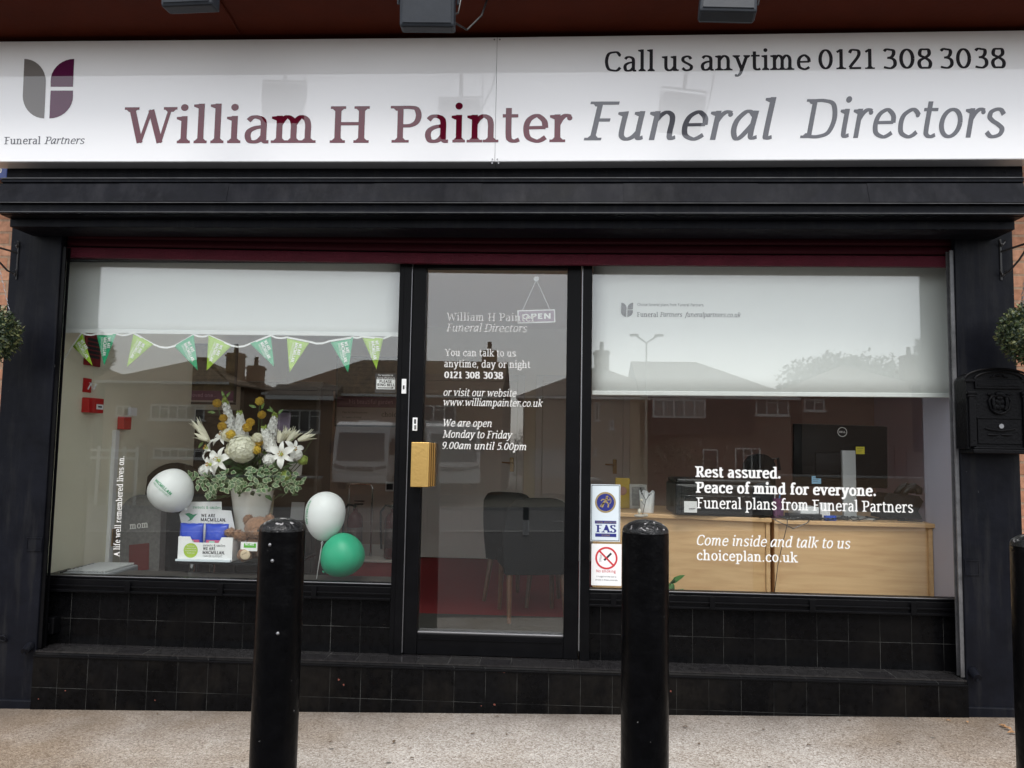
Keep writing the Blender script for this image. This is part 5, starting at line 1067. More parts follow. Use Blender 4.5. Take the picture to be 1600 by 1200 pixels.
# fire extinguishers on a chrome stand
def extinguisher():
    t = thing('fire_extinguisher', (0, 0, 0), 'x', 'fire extinguisher', 'fire extinguishers on the stand'); r = .085
    g = G(); g.lathe([(r*.9, 0), (r, .012), (r, .40), (r*.92, .44), (r*.6, .48), (r*.28, .50), (r*.28, .53)], n=24); g.out('cylinder', ext, t, True, 50)
    g = G(); g.lathe([(r*1.012, .12), (r*1.012, .33)], n=24); g.out('label_wrap', extl, t, True)
    g = G(); g.cyl((0, 0, .53), (0, 0, .57), .02); g.box(-.015, .09, -.012, .012, .57, .585, .003); g.box(-.015, .10, -.012, .012, .605, .618, .003); g.cyl((0, -.03, .555), (0, -.012, .555), .018); g.out('valve_handle', M['steel'], t)
    g = G(); g.tube([(-.01, 0, .56), (-.08, -.01, .57), (-.13, -.02, .5), (-.125, -.02, .3), (-.11, -.02, .1)], .013, 8); g.out('hose', M['blackp'], t, True)
    return t
ext = mat('dark_red_cylinder', (.10, .012, .012), .25); extl = mat('extinguisher_label', (.10, .075, .07), .5, vary=.5, vscale=50)
e0 = extinguisher(); YE = 3.9
for i, (px, py, lab) in enumerate(((612, 868, 'dark red fire extinguisher nearest the door jamb'), (553, 866, 'fire extinguisher with a bright steel neck behind the balloons'))):
    c = P(px, py, YE); o = e0 if i == 0 else dup(e0, (c.x, YE, ZF+.03), lab); o.location = (c.x, YE, ZF+.03); o['label'] = lab
c0, c1 = P(536, 866, YE).x, P(632, 866, YE).x
t = thing('extinguisher_stand', ((c0+c1)/2, YE, ZF), 'grey and chrome stand carrying the two fire extinguishers', 'stand')
g = G(); g.box(c0, c1, YE-.13, YE+.17, ZF+.001, ZF+.028, .006); g.out('stand_base', M['doorwhite'], t)
g = G()
for px in (540, 577): xx = P(px, 800, YE).x+.005; g.tube([(xx, YE+.1, ZF+.03), (xx, YE+.1, .95)], .012, 8)
xa_, xb_ = P(540, 800, YE).x+.005, P(577, 800, YE).x+.005; g.tube([(xa_, YE+.1, .95), (xa_+.02, YE+.1, 1.0), (xb_-.02, YE+.1, 1.0), (xb_, YE+.1, .95)], .012, 8); g.out('stand_hoop', M['steel'], t)
x0, x1, z0, z1 = rect(602, 753, 626, 768, YBK-.05); t = thing('alarm_control_unit', ((x0+x1)/2, YBK-.05, z0), 'white alarm control panel above the fire extinguishers', 'alarm unit'); g = G(); g.box(x0, x1, YBK-.05, YBK-.001, z0, z1, .006); g.out('panel_case', M['white'], t); g = G(); w = x1-x0; g.box(x0+w*.08, x0+w*.5, YBK-.054, YBK-.0505, z0+.02, z1-.02); [g.box(x0+w*(.58+.14*i), x0+w*(.66+.14*i), YBK-.054, YBK-.0505, z0+.02+.03*j, z0+.04+.03*j) for i in range(3) for j in range(3)]; g.out('panel_keys', M['blackp'], t)

# chairs
fab = mat('charcoal_upholstery', (.010, .0115, .013), .9, spec=.1, bump=.3, bscale=200); leg = mat('brown_wood', (.13, .055, .025), .4, vary=.25, vscale=30)
def chair():
    t = thing('upholstered_chair', (0, 0, 0), 'x', 'chair', 'upholstered chairs by the door')
    g = G(); n = 10; m_ = 12; vs = []
    # back: a curved padded shell, wider at the shoulders, seen from behind
    for side in (0, 1):
        for i in range(n+1):
            u = i/n*2-1
            for j in range(m_+1):
                v = j/m_; wd_ = .235+.03*math.sin(v*3.1)-.02*v; z = .34+.56*v; x = u*wd_*(1-.06*(v > .93)*abs(u)**4); z -= .05*abs(u)**5*(v > .8)*(v-.8)*5
                y = -.06-.07*v*v-.03*(1-u*u)+(.075 if side else 0); vs.append((x, y, z))
    fs = []; k = (n+1)*(m_+1)
    for i in range(n):
        for j in range(m_): a = i*(m_+1)+j; fs += [(a, a+m_+1, a+m_+2, a+1), (k+a, k+a+1, k+a+m_+2, k+a+m_+1)]
    for i in range(n): fs += [(i*(m_+1), k+i*(m_+1), k+(i+1)*(m_+1), (i+1)*(m_+1)), (i*(m_+1)+m_, (i+1)*(m_+1)+m_, k+(i+1)*(m_+1)+m_, k+i*(m_+1)+m_)]
    for j in range(m_): fs += [(j, j+1, k+j+1, k+j), (n*(m_+1)+j, k+n*(m_+1)+j, k+n*(m_+1)+j+1, n*(m_+1)+j+1)]
    g.add(vs, fs); g.out('backrest', fab, t, True, 60)
    g = G(); g.box(-.24, .24, -.05, .40, .36, .48, .03); g.out('seat', fab, t, True, 40)
    for x, y, dx, dy in ((-.2, -.03, -.01, -.08), (.2, -.03, .01, -.08), (-.2, .36, -.01, .02), (.2, .36, .01, .02)):
        g = G(); g.tube([(x, y, .36), (x+dx, y+dy, 0)], [.024, .015], 8); g.out('leg', leg, t)
    return t
ch0 = chair()
for i, (px, py, Y, rz, lab) in enumerate(((838, 963, 1.3, 12, 'dark grey upholstered chair with brown legs, its back to the glass door'), (803, 930, 1.9, -32, 'second dark grey chair turned sideways just behind the first one'))):
    c = P(px, 800, Y); o = ch0 if i == 0 else dup(ch0, (c.x, Y, ZF+.003), lab); o.location = (c.x, Y, ZF+.003); o['label'] = lab; o.rotation_euler.z = R(rz)

# ------------------------------------------------------------------ reception desks
wood = mat('beech_veneer', (.50, .27, .11), .4)
def wood_nodes(m, c1, c2):
    L = m.node_tree.links.new; b = m.node_tree.nodes['Principled BSDF']; tc = N(m, 'ShaderNodeTexCoord'); mp = N(m, 'ShaderNodeMapping'); mp.inputs['Scale'].default_value = (1.2, 6, 14); L(tc.outputs['Object'], mp.inputs[0])
    n = N(m, 'ShaderNodeTexNoise'); n.inputs['Scale'].default_value = 2.2; n.inputs['Detail'].default_value = 6; n.inputs['Distortion'].default_value = .6; L(mp.outputs[0], n.inputs['Vector'])
    r = ramp(m, [(.3, c1), (.7, c2)]); L(n.outputs['Fac'], r.inputs[0]); L(r.outputs[0], b.inputs['Base Color'])
wood_nodes(wood, (.60, .36, .17), (.72, .47, .24))
def desk(lab, pl, pr, Yl, Yr, depth, zt):
    a = P(pl[0], pl[1], Yl); b_ = P(pr[0], pr[1], Yr); a = Vector((a.x, Yl, 0)); b_ = Vector((b_.x, Yr, 0)); L = (b_-a).length; ang = math.atan2(b_.y-a.y, b_.x-a.x)
    Ml = Matrix.Translation((a.x, a.y, 0)) @ Matrix.Rotation(ang, 4, 'Z')
    t = thing('office_desk', (a.x, a.y, ZF), lab, 'desk', 'beech office desks')
    g = G(); g.box(0, L, 0, depth, zt-.026, zt, .004, M=Ml); g.out('desk_top', wood, t)
    g = G(); g.box(.03, L-.035, .035, .052, ZF+.05, zt-.027, .002, M=Ml); g.out('modesty_panel', wood, t)
    for x0, x1 in ((.004, .029), (L-.034, L-.009)): g = G(); g.box(x0, x1, .02, depth-.03, ZF+.002, zt-.027, .002, M=Ml); g.out('end_panel', wood, t)
    return Ml, L
def ztop(px, py, Y): return P(px, py, Y).z
YD = .36
zd = P(1340, 815.5, YD).z
D1, L1 = desk('beech office desk under the monitor, beside the lilac wall', (1210, 812), (1462, 820), YD+.02, YD-.02, .8, zd)
zdl = P(1205, 810, YD+.02).z
D2, L2 = desk('beech office desk under the black printer', (925, 800), (1206, 812), YD+.22, YD+.02, .72, zdl)
def onD(Ml, u, v, z): return Ml @ Vector((u, v, z))
def spot(px, py, Y): return P(px, py, Y)
# monitor seen from behind
Ym = .62; x0, x1, z0, z1 = rect(1238, 664, 1388, 761, Ym); c = Vector(((x0+x1)/2, Ym, (z0+z1)/2)); hw, hh = (x1-x0)/2, (z1-z0)/2
t = thing('computer_monitor', (c.x, Ym, zd), 'back of a black computer monitor on a silver stand on the desk', 'monitor')
Mm = Matrix.Translation(c) @ Matrix.Rotation(R(3), 4, 'Z') @ Matrix.Rotation(R(.8), 4, 'Y')
g = G(); g.box(-hw, hw, -.01, .02, -hh, hh, .008, M=Mm); g.box(-hw*.55, hw*.6, -.024, -.0102, -hh*.75, hh*.1, .008, M=Mm); g.out('monitor_back', mat('monitor_black_plastic', (.004, .0045, .005), .4, spec=.12, bump=.1, bscale=200), t, True, 30)
q = P(1315, 675, Ym); lc_ = Mm.inverted() @ q
g = G(); [g.add([Mm @ Vector((lc_.x+rr_*math.cos(6.2832*i/32), -.0115, lc_.z+rr_*math.sin(6.2832*i/32))) for rr_ in (.027, .0315) for i in range(32)], [(i, i+32, (i+1) % 32+32, (i+1) % 32) for i in range(32)])]
text(g, 'DELL', 'heavy', lambda u, v: Mm @ Vector((lc_.x-.021+u, -.0116, lc_.z-.006+v)), .012, .042); g.out('monitor_emblem', M['vinyl'], t)
sl = mat('silver_plastic', (.45, .46, .46), .35, metal=.3)
sx = P(1327, 750, Ym-.05).x; g = G(); zt_ = P(1327, 704, Ym-.06).z; hwid_ = .042
g.add([(sx-hwid_, Ym-.05, zt_), (sx+hwid_, Ym-.05, zt_), (sx+hwid_*.8, Ym-.075, zd+.012), (sx-hwid_*1.1, Ym-.075, zd+.012), (sx-hwid_, Ym-.026, zt_), (sx+hwid_, Ym-.026, zt_), (sx+hwid_*.8, Ym-.05, zd+.012), (sx-hwid_*1.1, Ym-.05, zd+.012)], [(0, 1, 2, 3), (7, 6, 5, 4), (0, 4, 5, 1), (1, 5, 6, 2), (2, 6, 7, 3), (3, 7, 4, 0)])
g.out('stand_column', sl, t); g = G(); g.box(sx-.13, sx+.12, Ym-.15, Ym+.08, zd+.001, zd+.0115, .004); g.out('stand_foot', sl, t)
for nm, lab, px0, py0, px1, py1, cc in (('sticky_note', 'yellow sticky note on the back of the monitor', 1337.5, 698, 1351, 709.5, (.72, .62, .04)), ('sticky_note', 'pale blue sticky note low on the back of the monitor', 1268.5, 744, 1283, 756, (.30, .55, .75))):
    xa_, xb_, za, zb_ = rect(px0, py0, px1, py1, Ym-.03); t = thing(nm, ((xa_+xb_)/2, Ym-.03, za), lab, 'sticky note'); g = G(); g.box(xa_, xb_, Ym-.029, Ym-.028, za, zb_); g.out('paper', mat('note_'+lab[:5], cc, .7), t)
    g = G(); [g.box(xa_+.008, xb_-.01-.005*k, Ym-.0296, Ym-.0291, zb_-.012-.011*k, zb_-.010-.011*k) for k in range(3)]; g.out('handwriting', M['ink'], t)
# desk phone
c = P(1405, 808, .55); t = thing('desk_phone', (c.x, .55, zd), 'black desk telephone beside the monitor, nearest the lilac wall', 'telephone')
g = G(); k_ = ms(1, .55); px = lambda x, y: (c.x+(x-1405)*k_, zd+.004+(808-y)*k_)
g.prism([px(1375, 806), px(1436, 806), px(1430, 795), px(1438, 780), px(1432, 772), px(1386, 769), px(1380, 775)], .52, .68); g.out('phone_base', M['blackp'], t)
g = G(); q = [px(1412, 772), px(1420, 762), px(1430, 758.5), px(1436, 763), px(1436, 770)]; g.tube([(a_[0], .56, a_[1]) for a_ in q], [.018, .02, .024, .026, .02], 10); g.tube([(a_[0], .66, a_[1]) for a_ in q], [.018, .02, .024, .026, .02], 10); g.tube([(q[2][0], .56, q[2][1]), (q[2][0], .66, q[2][1])], .02, 10); g.out('handset', M['blackp'], t, True)
# pen pot
def pot(lab, px, py0, py1, wpx, Y, col, zb_):
    c = P(px, py1, Y); r = ms(wpx/2, Y); H = P(px, py0, Y).z-zb_
    t = thing('pen_pot', (c.x, Y, zb_), lab, 'pen pot'); g = G(); g.lathe([(r*.9, .001), (r, H), (r*.93, H), (r*.85, .006), (0, .006)], (c.x, Y, zb_), 28); g.out('pot', mat('pot_'+lab[:5], col, .35), t, True, 40); return t, c, r, H
t, c, r, H = pot('purple pot full of pens and pencils between printer and monitor', 1212, 778, 806, 25, .52, (.13, .04, .11), zd+.001)
for k, (a_, col) in enumerate((((-.3, .1), (.6, .06, .05)), ((.35, -.1), (.15, .3, .6)), ((.0, .2), (.7, .7, .7)), ((.5, .3), (.1, .1, .12)))):
    p = thing('pen', (c.x, .52, zd+.01), ('red', 'blue', 'white', 'black')[k]+' pen standing in the purple pot', 'pen'); g = G(); g.tube([(c.x+a_[0]*r*.5, .52+a_[1]*r, zd+.01), (c.x+a_[0]*r*1.6, .52+a_[1]*r*1.6, zd+H+.06)], .0045, 8); g.out('barrel', mat('pen_%d' % k, col, .3), p)
# cut-out white pot
c = P(1011, 795, .62); k_ = ms(1, .62); r = 11.5*k_; zb_ = zdl+.001; t = thing('white_pot', (c.x, .62, zb_), 'white crown rimmed pot on the desk behind the bollard', 'pot')
g = G(); n = 40; H = P(1011, 766, .62).z-zb_
vs = []
for i in range(n):
    a_ = 6.2832*i/n; hh_ = H*(1-.22*(.5+.5*math.cos(a_*5))); vs += [(c.x+r*.88*math.cos(a_), .62+r*.88*math.sin(a_), zb_), (c.x+r*1.04*math.cos(a_), .62+r*1.04*math.sin(a_), zb_+hh_)]
g.add(vs, [(2*i, 2*((i+1) % n), 2*((i+1) % n)+1, 2*i+1) for i in range(n)]+[tuple(2*i for i in range(n-1, -1, -1))]); o = g.out('pot_wall', M['white'], t, True, 60); md = o.modifiers.new('thick', 'SOLIDIFY'); md.thickness = .004; md.offset = -1
g = G(); rr = random.Random(2)
for i in range(26): g.ball((c.x+rr.uniform(-.7, .7)*r, .62+rr.uniform(-.7, .7)*r, zb_+H*rr.uniform(.6, .9)), .013, nu=8, nv=6)
g.out('white_pebbles', M['white'], t, True)
# budding twig ornament in front of it
c = P(1004, 803, .42); k_ = ms(1, .42); t = thing('twig_ornament', (c.x, .42, zdl), 'dark budding twig ornament with a white flower on a pale stone base', 'ornament')
p_ = lambda x, y: (c.x+(x-1004)*k_, .42, c.z+(803-y)*k_)
g = G(); g.tube([p_(1004, 804), p_(1007, 790), p_(1009, 782), p_(1014, 774)], .0022, 6); g.tube([p_(1009, 782), p_(1003, 772), p_(1001, 765)], .0018, 6); g.tube([p_(1007, 790), p_(1001, 783)], .0015, 6); g.out('twig', M['iron'], t); g = G(); [g.ball(p_(*q), .005, nu=8, nv=6) for q in ((1014, 774), (1001, 764), (1003, 772))]; g.out('bud', M['ink'], t)
g = G(); g.ball(p_(999, 799), .011, .011, .017); g.ball(p_(1002, 782), .008); g.out('flower_bud', mat('cream_flower', (.75, .70, .58), .5), t, True); g = G(); g.ball(p_(999, 806), .035, .03, .010); g.ball(p_(1008, 805), .02, .02, .010); g.out('stone_base', mat('pale_stone', (.5, .46, .4), .7), t, True)
# photo frame and yellow ornament at the left end
c = P(973, 780, .9); t = thing('yellow_box', (c.x, .9, zdl), 'yellow picture box at the back of the desk with the printer', 'box'); g = G(); g.box(c.x-.05, c.x+.05, .9, .94, zdl+.001, P(973, 747, .9).z, .004); g.out('box', mat('yellow_card', (.5, .33, .03), .5), t); g = G(); g.ball((c.x, .897, zdl+.12), .028, .002, .03); g.out('picture', mat('pink_picture', (.4, .2, .15), .6), t)
c = P(998, 780, .85); t = thing('photo_frame', (c.x, .85, zdl), 'small pale photo frame standing behind the white pot', 'photo frame'); Ml = Matrix.Translation((c.x, .85, zdl+.004)) @ Matrix.Rotation(R(-14), 4, 'X'); g = G(); g.box(-.06, .06, 0, .008, 0, .17, .002, M=Ml); g.out('frame', mat('pale_frame', (.42, .40, .36), .5), t); g = G(); g.box(-.045, .045, -.003, -.0005, .02, .15, M=Ml); g.out('photo', mat('photo_print', (.16, .15, .13), .3, vary=.6, vscale=20), t)
# printer
x0, x1, z0, z1 = rect(1054, 749, 1206, 806, .46); z0 = zdl
t = thing('printer', ((x0+x1)/2, .5, zdl), 'large black office printer on a beech desk behind the white lettering', 'printer')
g = G(); g.box(x0, x1, .42, .82, z0+.004, z1-.03, .012); g.out('printer_body', M['blackp'], t); g = G(); g.box(x0+.01, x1-.01, .44, .80, z1-.0295, z1, .01); g.out('scanner_lid', M['blackp'], t)
g = G(); g.box(x0+.06, x1-.08, .412, .4195, z0+.04, z0+.13, .003); g.box(x0+.05, x1-.03, .409, .4195, z1-.075, z1-.045, .003); g.box(x0+.035, x0+.04, .414, .4195, z0+.02, z1-.04); g.out('printer_tray', mat('printer_dark_panel', (.02, .021, .023), .2), t)
q = P(1079, 792, .41); g = G(); g.box(q.x-.04, q.x+.04, .4105, .4115, q.z-.035, q.z+.035); g.out('printer_label', M['whitep'], t)
g = G(); g.box(q.x-.01, q.x+.03, .4095, .4102, q.z-.012, q.z-.009); g.box(q.x-.01, q.x+.02, .4095, .4102, q.z-.019, q.z-.017); g.out('label_print', M['ink'], t)
# office chair behind the desks
c = P(1186, 735, 1.4); t = thing('office_chair', (c.x, 1.45, ZF), 'black office chair with a rounded back behind the printer', 'chair')
hw, hh = ms(23, 1.4), .26; zt_ = P(1186, 709, 1.4).z
g = G(); pts = [(c.x-hw*.9, zt_-.55), (c.x+hw*.9, zt_-.55)]+[(c.x+hw*math.cos(R(a_)), zt_-.10+.10*math.sin(R(a_))) for a_ in range(0, 181, 15)]; g.prism(pts, 1.36, 1.44); g.out('backrest', M['blackp'], t, True, 40)
g = G(); g.box(c.x-.24, c.x+.24, 1.46, 1.9, ZF+.44, ZF+.52, .03); g.out('seat', M['blackp'], t); g = G(); g.cyl((c.x, 1.68, ZF+.08), (c.x, 1.68, ZF+.44), .03); g.box(c.x-.03, c.x+.03, 1.43, 1.7, ZF+.40, ZF+.435); [g.tube([(c.x, 1.68, ZF+.09), (c.x+.3*math.cos(R(a_)), 1.68+.3*math.sin(R(a_)), ZF+.05)], .02, 6) for a_ in range(0, 360, 72)]; g.out('chair_base', M['blackp'], t)
g = G(); q = P(1208, 722, 1.4); g.tube([(q.x, 1.45, q.z-.1), (q.x+.01, 1.45, q.z+.02), (q.x+.05, 1.45, q.z+.03), (q.x+.06, 1.45, q.z-.06)], .012, 6); g.out('armrest', M['blackp'], t)
# papers and cables
def small(name, lab, cat, px, py, Y, w, d, h, m, rz=0):
    c = P(px, py, Y); t = thing(name, (c.x, Y, zd), lab, cat); g = G(); g.box(-w/2, w/2, -d/2, d/2, 0, h, min(.003, h*.3), M=Matrix.Translation((c.x, Y, zd+.0015)) @ Matrix.Rotation(R(rz), 4, 'Z')); g.out('body', m, t)
small('paper_stack', 'low stack of white papers beside the purple pot', 'papers', 1255, 800, .55, .12, .18, .075, M['whitep'], 8)
small('card_box', 'small white card box in front of the monitor stand', 'box', 1288, 796, .52, .06, .05, .10, M['whitep'], -8)
small('blue_plug', 'bright blue cable connector at the front edge of the desk', 'connector', 1297, 808, .40, .07, .03, .03, mat('blue_plastic', (.02, .08, .5), .4), 10)
small('black_dock', 'flat black box among the cables beside the monitor stand', 'box', 1255, 806, .46, .20, .10, .035, M['blackp'], 3)
rr = random.Random(11)
g = G(); t = thing('desk_cables', (P(1300, 812, .4).x, .4, zd), 'tangle of thin black cables lying on the desk and over its edge', 'cables')
for k in range(14):
    xa_ = rr.uniform(1228, 1400); pts = []; z_ = zd+.006
    for i in range(9): q = P(xa_+(i-4)*rr.uniform(5, 12), 808, .42+.14*math.sin(i*1.3+k)); pts.append((q.x, max(.37, q.y), z_+.012*abs(math.sin(i*2.1+k))))
    g.tube(pts, .0035, 5)
e0_ = P(1204, 806, .34); 
for dx, dz, sag in ((0, 0, .06), (.02, 0, .25)):
    a_ = P(1207+dx*300, 800, .35); b_ = P(1268 if sag < .1 else 1232, 812, .34)
    if sag < .1: g.tube([(a_.x, .36, zd+.01), (a_.x+.05, .33, zd-.015), ((a_.x+b_.x)/2, .325, zd-.045), (b_.x-.03, .33, zd-.01), (b_.x, .37, zd+.008)], .003, 5)
    else: g.tube([(b_.x, .36, zd+.008), (b_.x-.01, .33, zd-.02), (b_.x-.07, .32, zd-.25), (b_.x-.10, .33, zd-.5)], .0025, 5)
g.out('cable_bundle', M['blackp'], t)
# pot plant peeping over the sill
c = P(1052, 925, .2); t = thing('pot_plant', (c.x, .2, ZF), 'leafy green pot plant peeping above the sill beside a bollard', 'plant'); g = G(); g.cur = 0
for k in range(9): a_ = .7*k; d_ = Vector((math.cos(a_), .5*math.sin(a_), .35+.12*(k % 3))); g.leaf((c.x-.02, .2, c.z-.05+.012*k), d_, (0, -.6, 1), .11, .05, .1)
g.out('foliage', mat('pothos_leaf', (.05, .16, .03), .4), t); g = G(); g.lathe([(.06, 0), (.08, .16), (.072, .16), (.06, .02)], (c.x-.02, .2, c.z-.24), 20); g.out('plant_pot', M['white'], t, True, 40); g = G(); g.cyl((c.x-.02, .2, ZF+.001), (c.x-.02, .2, c.z-.241), .05); g.out('plant_stand', M['blackp'], t)

# ------------------------------------------------------------------ left window display
YT_ = .42
ztab = P(345, 876, YT_-.14).z
c = P(348, 876, YT_)
tb_ = thing('display_table', (c.x, YT_, ZF), 'low black topped table on chrome legs carrying the vase and the sweet box', 'table')
tx0, tx1 = P(284, 870, .3).x, P(462, 870, .3).x
g = G(); g.box(tx0, tx1, YT_-.17, YT_+.30, ztab-.022, ztab, .005); g.out('table_top', mat('black_glass_top', (.01, .01, .011), .12), tb_)
for px in (300, 321, 446): q = P(px, 890, YT_); g = G(); g.cyl((q.x, YT_+(.1 if px == 321 else 0), ZF+.025), (q.x, YT_+(.1 if px == 321 else 0), ztab-.0225), .018, n=16); g.out('leg', M['steel'], tb_, True, 40)
g = G(); q0, q1 = P(290, 890, YT_).x, P(455, 890, YT_).x; g.box(q0, q1, YT_-.1, YT_+.2, ZF+.001, ZF+.024, .006); g.out('table_base', M['doorwhite'], tb_)
# fluted white vase
YVZ = .5; c = P(392, 872, YVZ); k_ = ms(1, YVZ); H = P(392, 762, YVZ).z-ztab
vz = thing('vase', (c.x, YVZ, ztab), 'tall white fluted vase holding the flowers', 'vase')
fl_ = lambda a: 1-.13*abs(math.sin(a*2.5+.6))**.7
g = G(); R0, R1 = 22*k_, 37*k_
g.lathe([(R0*.9, .001), (R0, .01), (R0*1.05, H*.2), (R0+(R1-R0)*.45, H*.6), (R1*.95, H*.95), (R1, H), (R1*.94, H-.003), (R1*.8, H*.8), (R0*.9, H*.4), (0, H*.38)], (c.x, YVZ, ztab), 60, flute=fl_); g.out('vase_body', mat('cream_ceramic', (.72, .70, .65), .25), vz, True, 60)

# flowers: built round the vase mouth
VZ = Vector((c.x, YVZ, ztab+H))
fa = thing('flower_arrangement', tuple(VZ), 'large arrangement of white lilies, hydrangea, stocks and yellow roses standing in the white vase', 'flowers')
petal = mat('white_petal', (.84, .84, .80), .5, sss=.15); petalc = mat('cream_petal', (.80, .77, .60), .5, sss=.15); petaly = mat('yellow_petal', (.72, .52, .06), .5); petaly2 = mat('deep_yellow_petal', (.60, .38, .03), .5); limef = mat('lime_floret', (.30, .40, .07), .5); stam = mat('lily_stamen', (.45, .22, .03), .5); throat = mat('lily_throat', (.42, .50, .10), .5)
lf = mat('dark_green_leaf', (.045, .11, .035), .4, vary=.3, vscale=30); lfe = mat('cream_leaf_edge', (.34, .40, .24), .45); stemm = mat('green_stem', (.05, .09, .025), .5); lfl = mat('fresh_green_leaf', (.10, .20, .03), .4)
rf = random.Random(21)
def F(px, py, dy=0.0):                             # point of the bouquet at that depth before/behind the vase axis
    return P(px, py, YVZ+dy)
def stem(p, bend_=.02):
    p = Vector(p); b = VZ+Vector(((p.x-VZ.x)*.15, (p.y-VZ.y)*.2, -.12)); mid_ = (p+b)/2+Vector(((p.x-VZ.x)*.18, 0, .03)); g = G(); g.tube([tuple(b), tuple(mid_), tuple(p)], .0035, 5); return g
def lily(px, py, dy, L, face, roll=0, open_=1.0):
    p = F(px, py, dy); f = Vector(face).normalized(); u, v = frame_of(f); g = G()
    for k in range(6):
        a = roll+k*math.pi/3; out_ = u*math.cos(a)+v*math.sin(a); wv = u*-math.sin(a)+v*math.cos(a); Lk = L*(1 if k % 2 else .93); W = Lk*(.50 if k % 2 else .36)
        n = 7; vs = []
        for i in range(n+1):
            t = i/n; cpt = p+f*(Lk*(.34*math.sin(t*2.2)-.30*t*t*open_))+out_*Lk*(t*.95*open_+.08); wdt = W*.5*math.sin(math.pi*min(1, .12+t*.88))**.8*(1 if t < .98 else .2)
            vs += [cpt-wv*wdt+f*wdt*.25, cpt-f*wdt*.10, cpt+wv*wdt+f*wdt*.25]
        g.cur = 0; g.add(vs, [q for i in range(n) for q in ((3*i, 3*i+1, 3*i+4, 3*i+3), (3*i+1, 3*i+2, 3*i+5, 3*i+4))])
    g.cur = 1
    for k in range(6): a = roll+.5+k*1.047; d_ = (u*math.cos(a)+v*math.sin(a))*.35+f; g.tube([tuple(p), tuple(p+d_*L*.42)], .0016, 4); g.cur = 2; g.ball(p+d_*L*.44, .0045, .0045, .0045, 6, 4); g.cur = 1
    g.ball(p+f*.006, .011, nu=8, nv=6)
    o = g.out('lily', [petal, throat, stam], fa, True); return p
for a in ((343, 720, -.16, .098, (-.25, -1, .25), .35), (440.5, 710, -.16, .092, (.1, -1, .1), .52), (350, 683, -.08, .085, (-.3, -.7, .7), .1), (328, 702, -.10, .085, (-.8, -.5, .4), .9), (458, 703, -.10, .075, (.7, -.8, .3), .2)): lily(*a)
# half-open lily trumpets pointing outwards
def trumpet(px0, py0, px1, py1, dy, L=None):
    p0, p1 = F(px0, py0, dy), F(px1, py1, dy); d_ = p1-p0; L = d_.length; d_.normalize(); u, v = frame_of(d_); g = G()
    for k in range(6):
        a = k*1.047; o_ = u*math.cos(a)+v*math.sin(a); wv = u*-math.sin(a)+v*math.cos(a); vs = []; n = 6
        for i in range(n+1): t = i/n; cpt = p0+d_*L*t+o_*(.008+.016*math.sin(t*2)+.03*max(0, t-.75)*2); wd_ = .012*math.sin(math.pi*(.1+.88*t)); vs += [cpt-wv*wd_, cpt+o_*.003, cpt+wv*wd_]
        g.add(vs, [q for i in range(n) for q in ((3*i, 3*i+1, 3*i+4, 3*i+3), (3*i+1, 3*i+2, 3*i+5, 3*i+4))])
    g.out('lily_trumpet', petalc, fa, True)
trumpet(327, 690, 303, 656, -.06); trumpet(325, 688, 307, 677, -.10); trumpet(440, 690, 452, 668, -.04); trumpet(448, 692, 466, 671, -.05); trumpet(466, 688, 491, 678, -.06); trumpet(436, 692, 441, 672, -.08)
# hydrangea head and smaller cream heads
def head(px, py, dy, r, m, nm, n, sz, core=.8):
    p = F(px, py, dy); g = G()
    for i in range(n):
        z = 1-2*(i+.5)/n; a = 2.39996*i; q = math.sqrt(1-z*z); d_ = Vector((q*math.cos(a), q*math.sin(a)*.85, z*.92)); u, v = frame_of(d_); c_ = p+d_*r*rf.uniform(.86, 1.04); ro = rf.uniform(0, 6)
        for k in range(4): aa = ro+k*1.571; o_ = u*math.cos(aa)+v*math.sin(aa); w_ = u*-math.sin(aa)+v*math.cos(aa); s_ = sz*rf.uniform(.8, 1.15); g.add([c_, c_+o_*s_*.6+w_*s_*.5+d_*s_*.2, c_+o_*s_*1.1+d_*s_*.12, c_+o_*s_*.6-w_*s_*.5+d_*s_*.2], [(0, 1, 2, 3)])
    g.ball(p, r*core, r*core*.9, r*core*.93, 12, 8)
    g.out(nm, m, fa); return p
head(378, 701, -.15, .094, mat('hydrangea_petal', (.80, .79, .64), .55, sss=.1), 'hydrangea', 260, .0165, .86)
head(320, 735, -.13, .038, petal, 'white_rose', 40, .014); head(463, 710, -.10, .036, petal, 'white_rose', 36, .016)
head(473, 719, -.06, .034, limef, 'lime_snowball', 60, .009); head(446, 743, -.12, .034, limef, 'lime_snowball', 60, .009)
for px, py, dy, r, m in ((339, 630, 0, .026, petaly2), (405.5, 627, .02, .027, petaly), (409, 648, 0, .024, petaly2), (347, 666, -.07, .027, petaly2), (386, 668, -.1, .028, petaly2), (391, 660, -.09, .026, petaly2), (349, 653, -.04, .022, petaly2), (404, 691, -.14, .026, petaly2), (401, 703, -.16, .024, petaly), (360, 679, -.15, .030, petaly)): head(px, py, dy, r*.86, m, 'yellow_rose', 44, .0175, .5)
head(357, 680, -.13, .042, petalc, 'cream_rose', 40, .02)
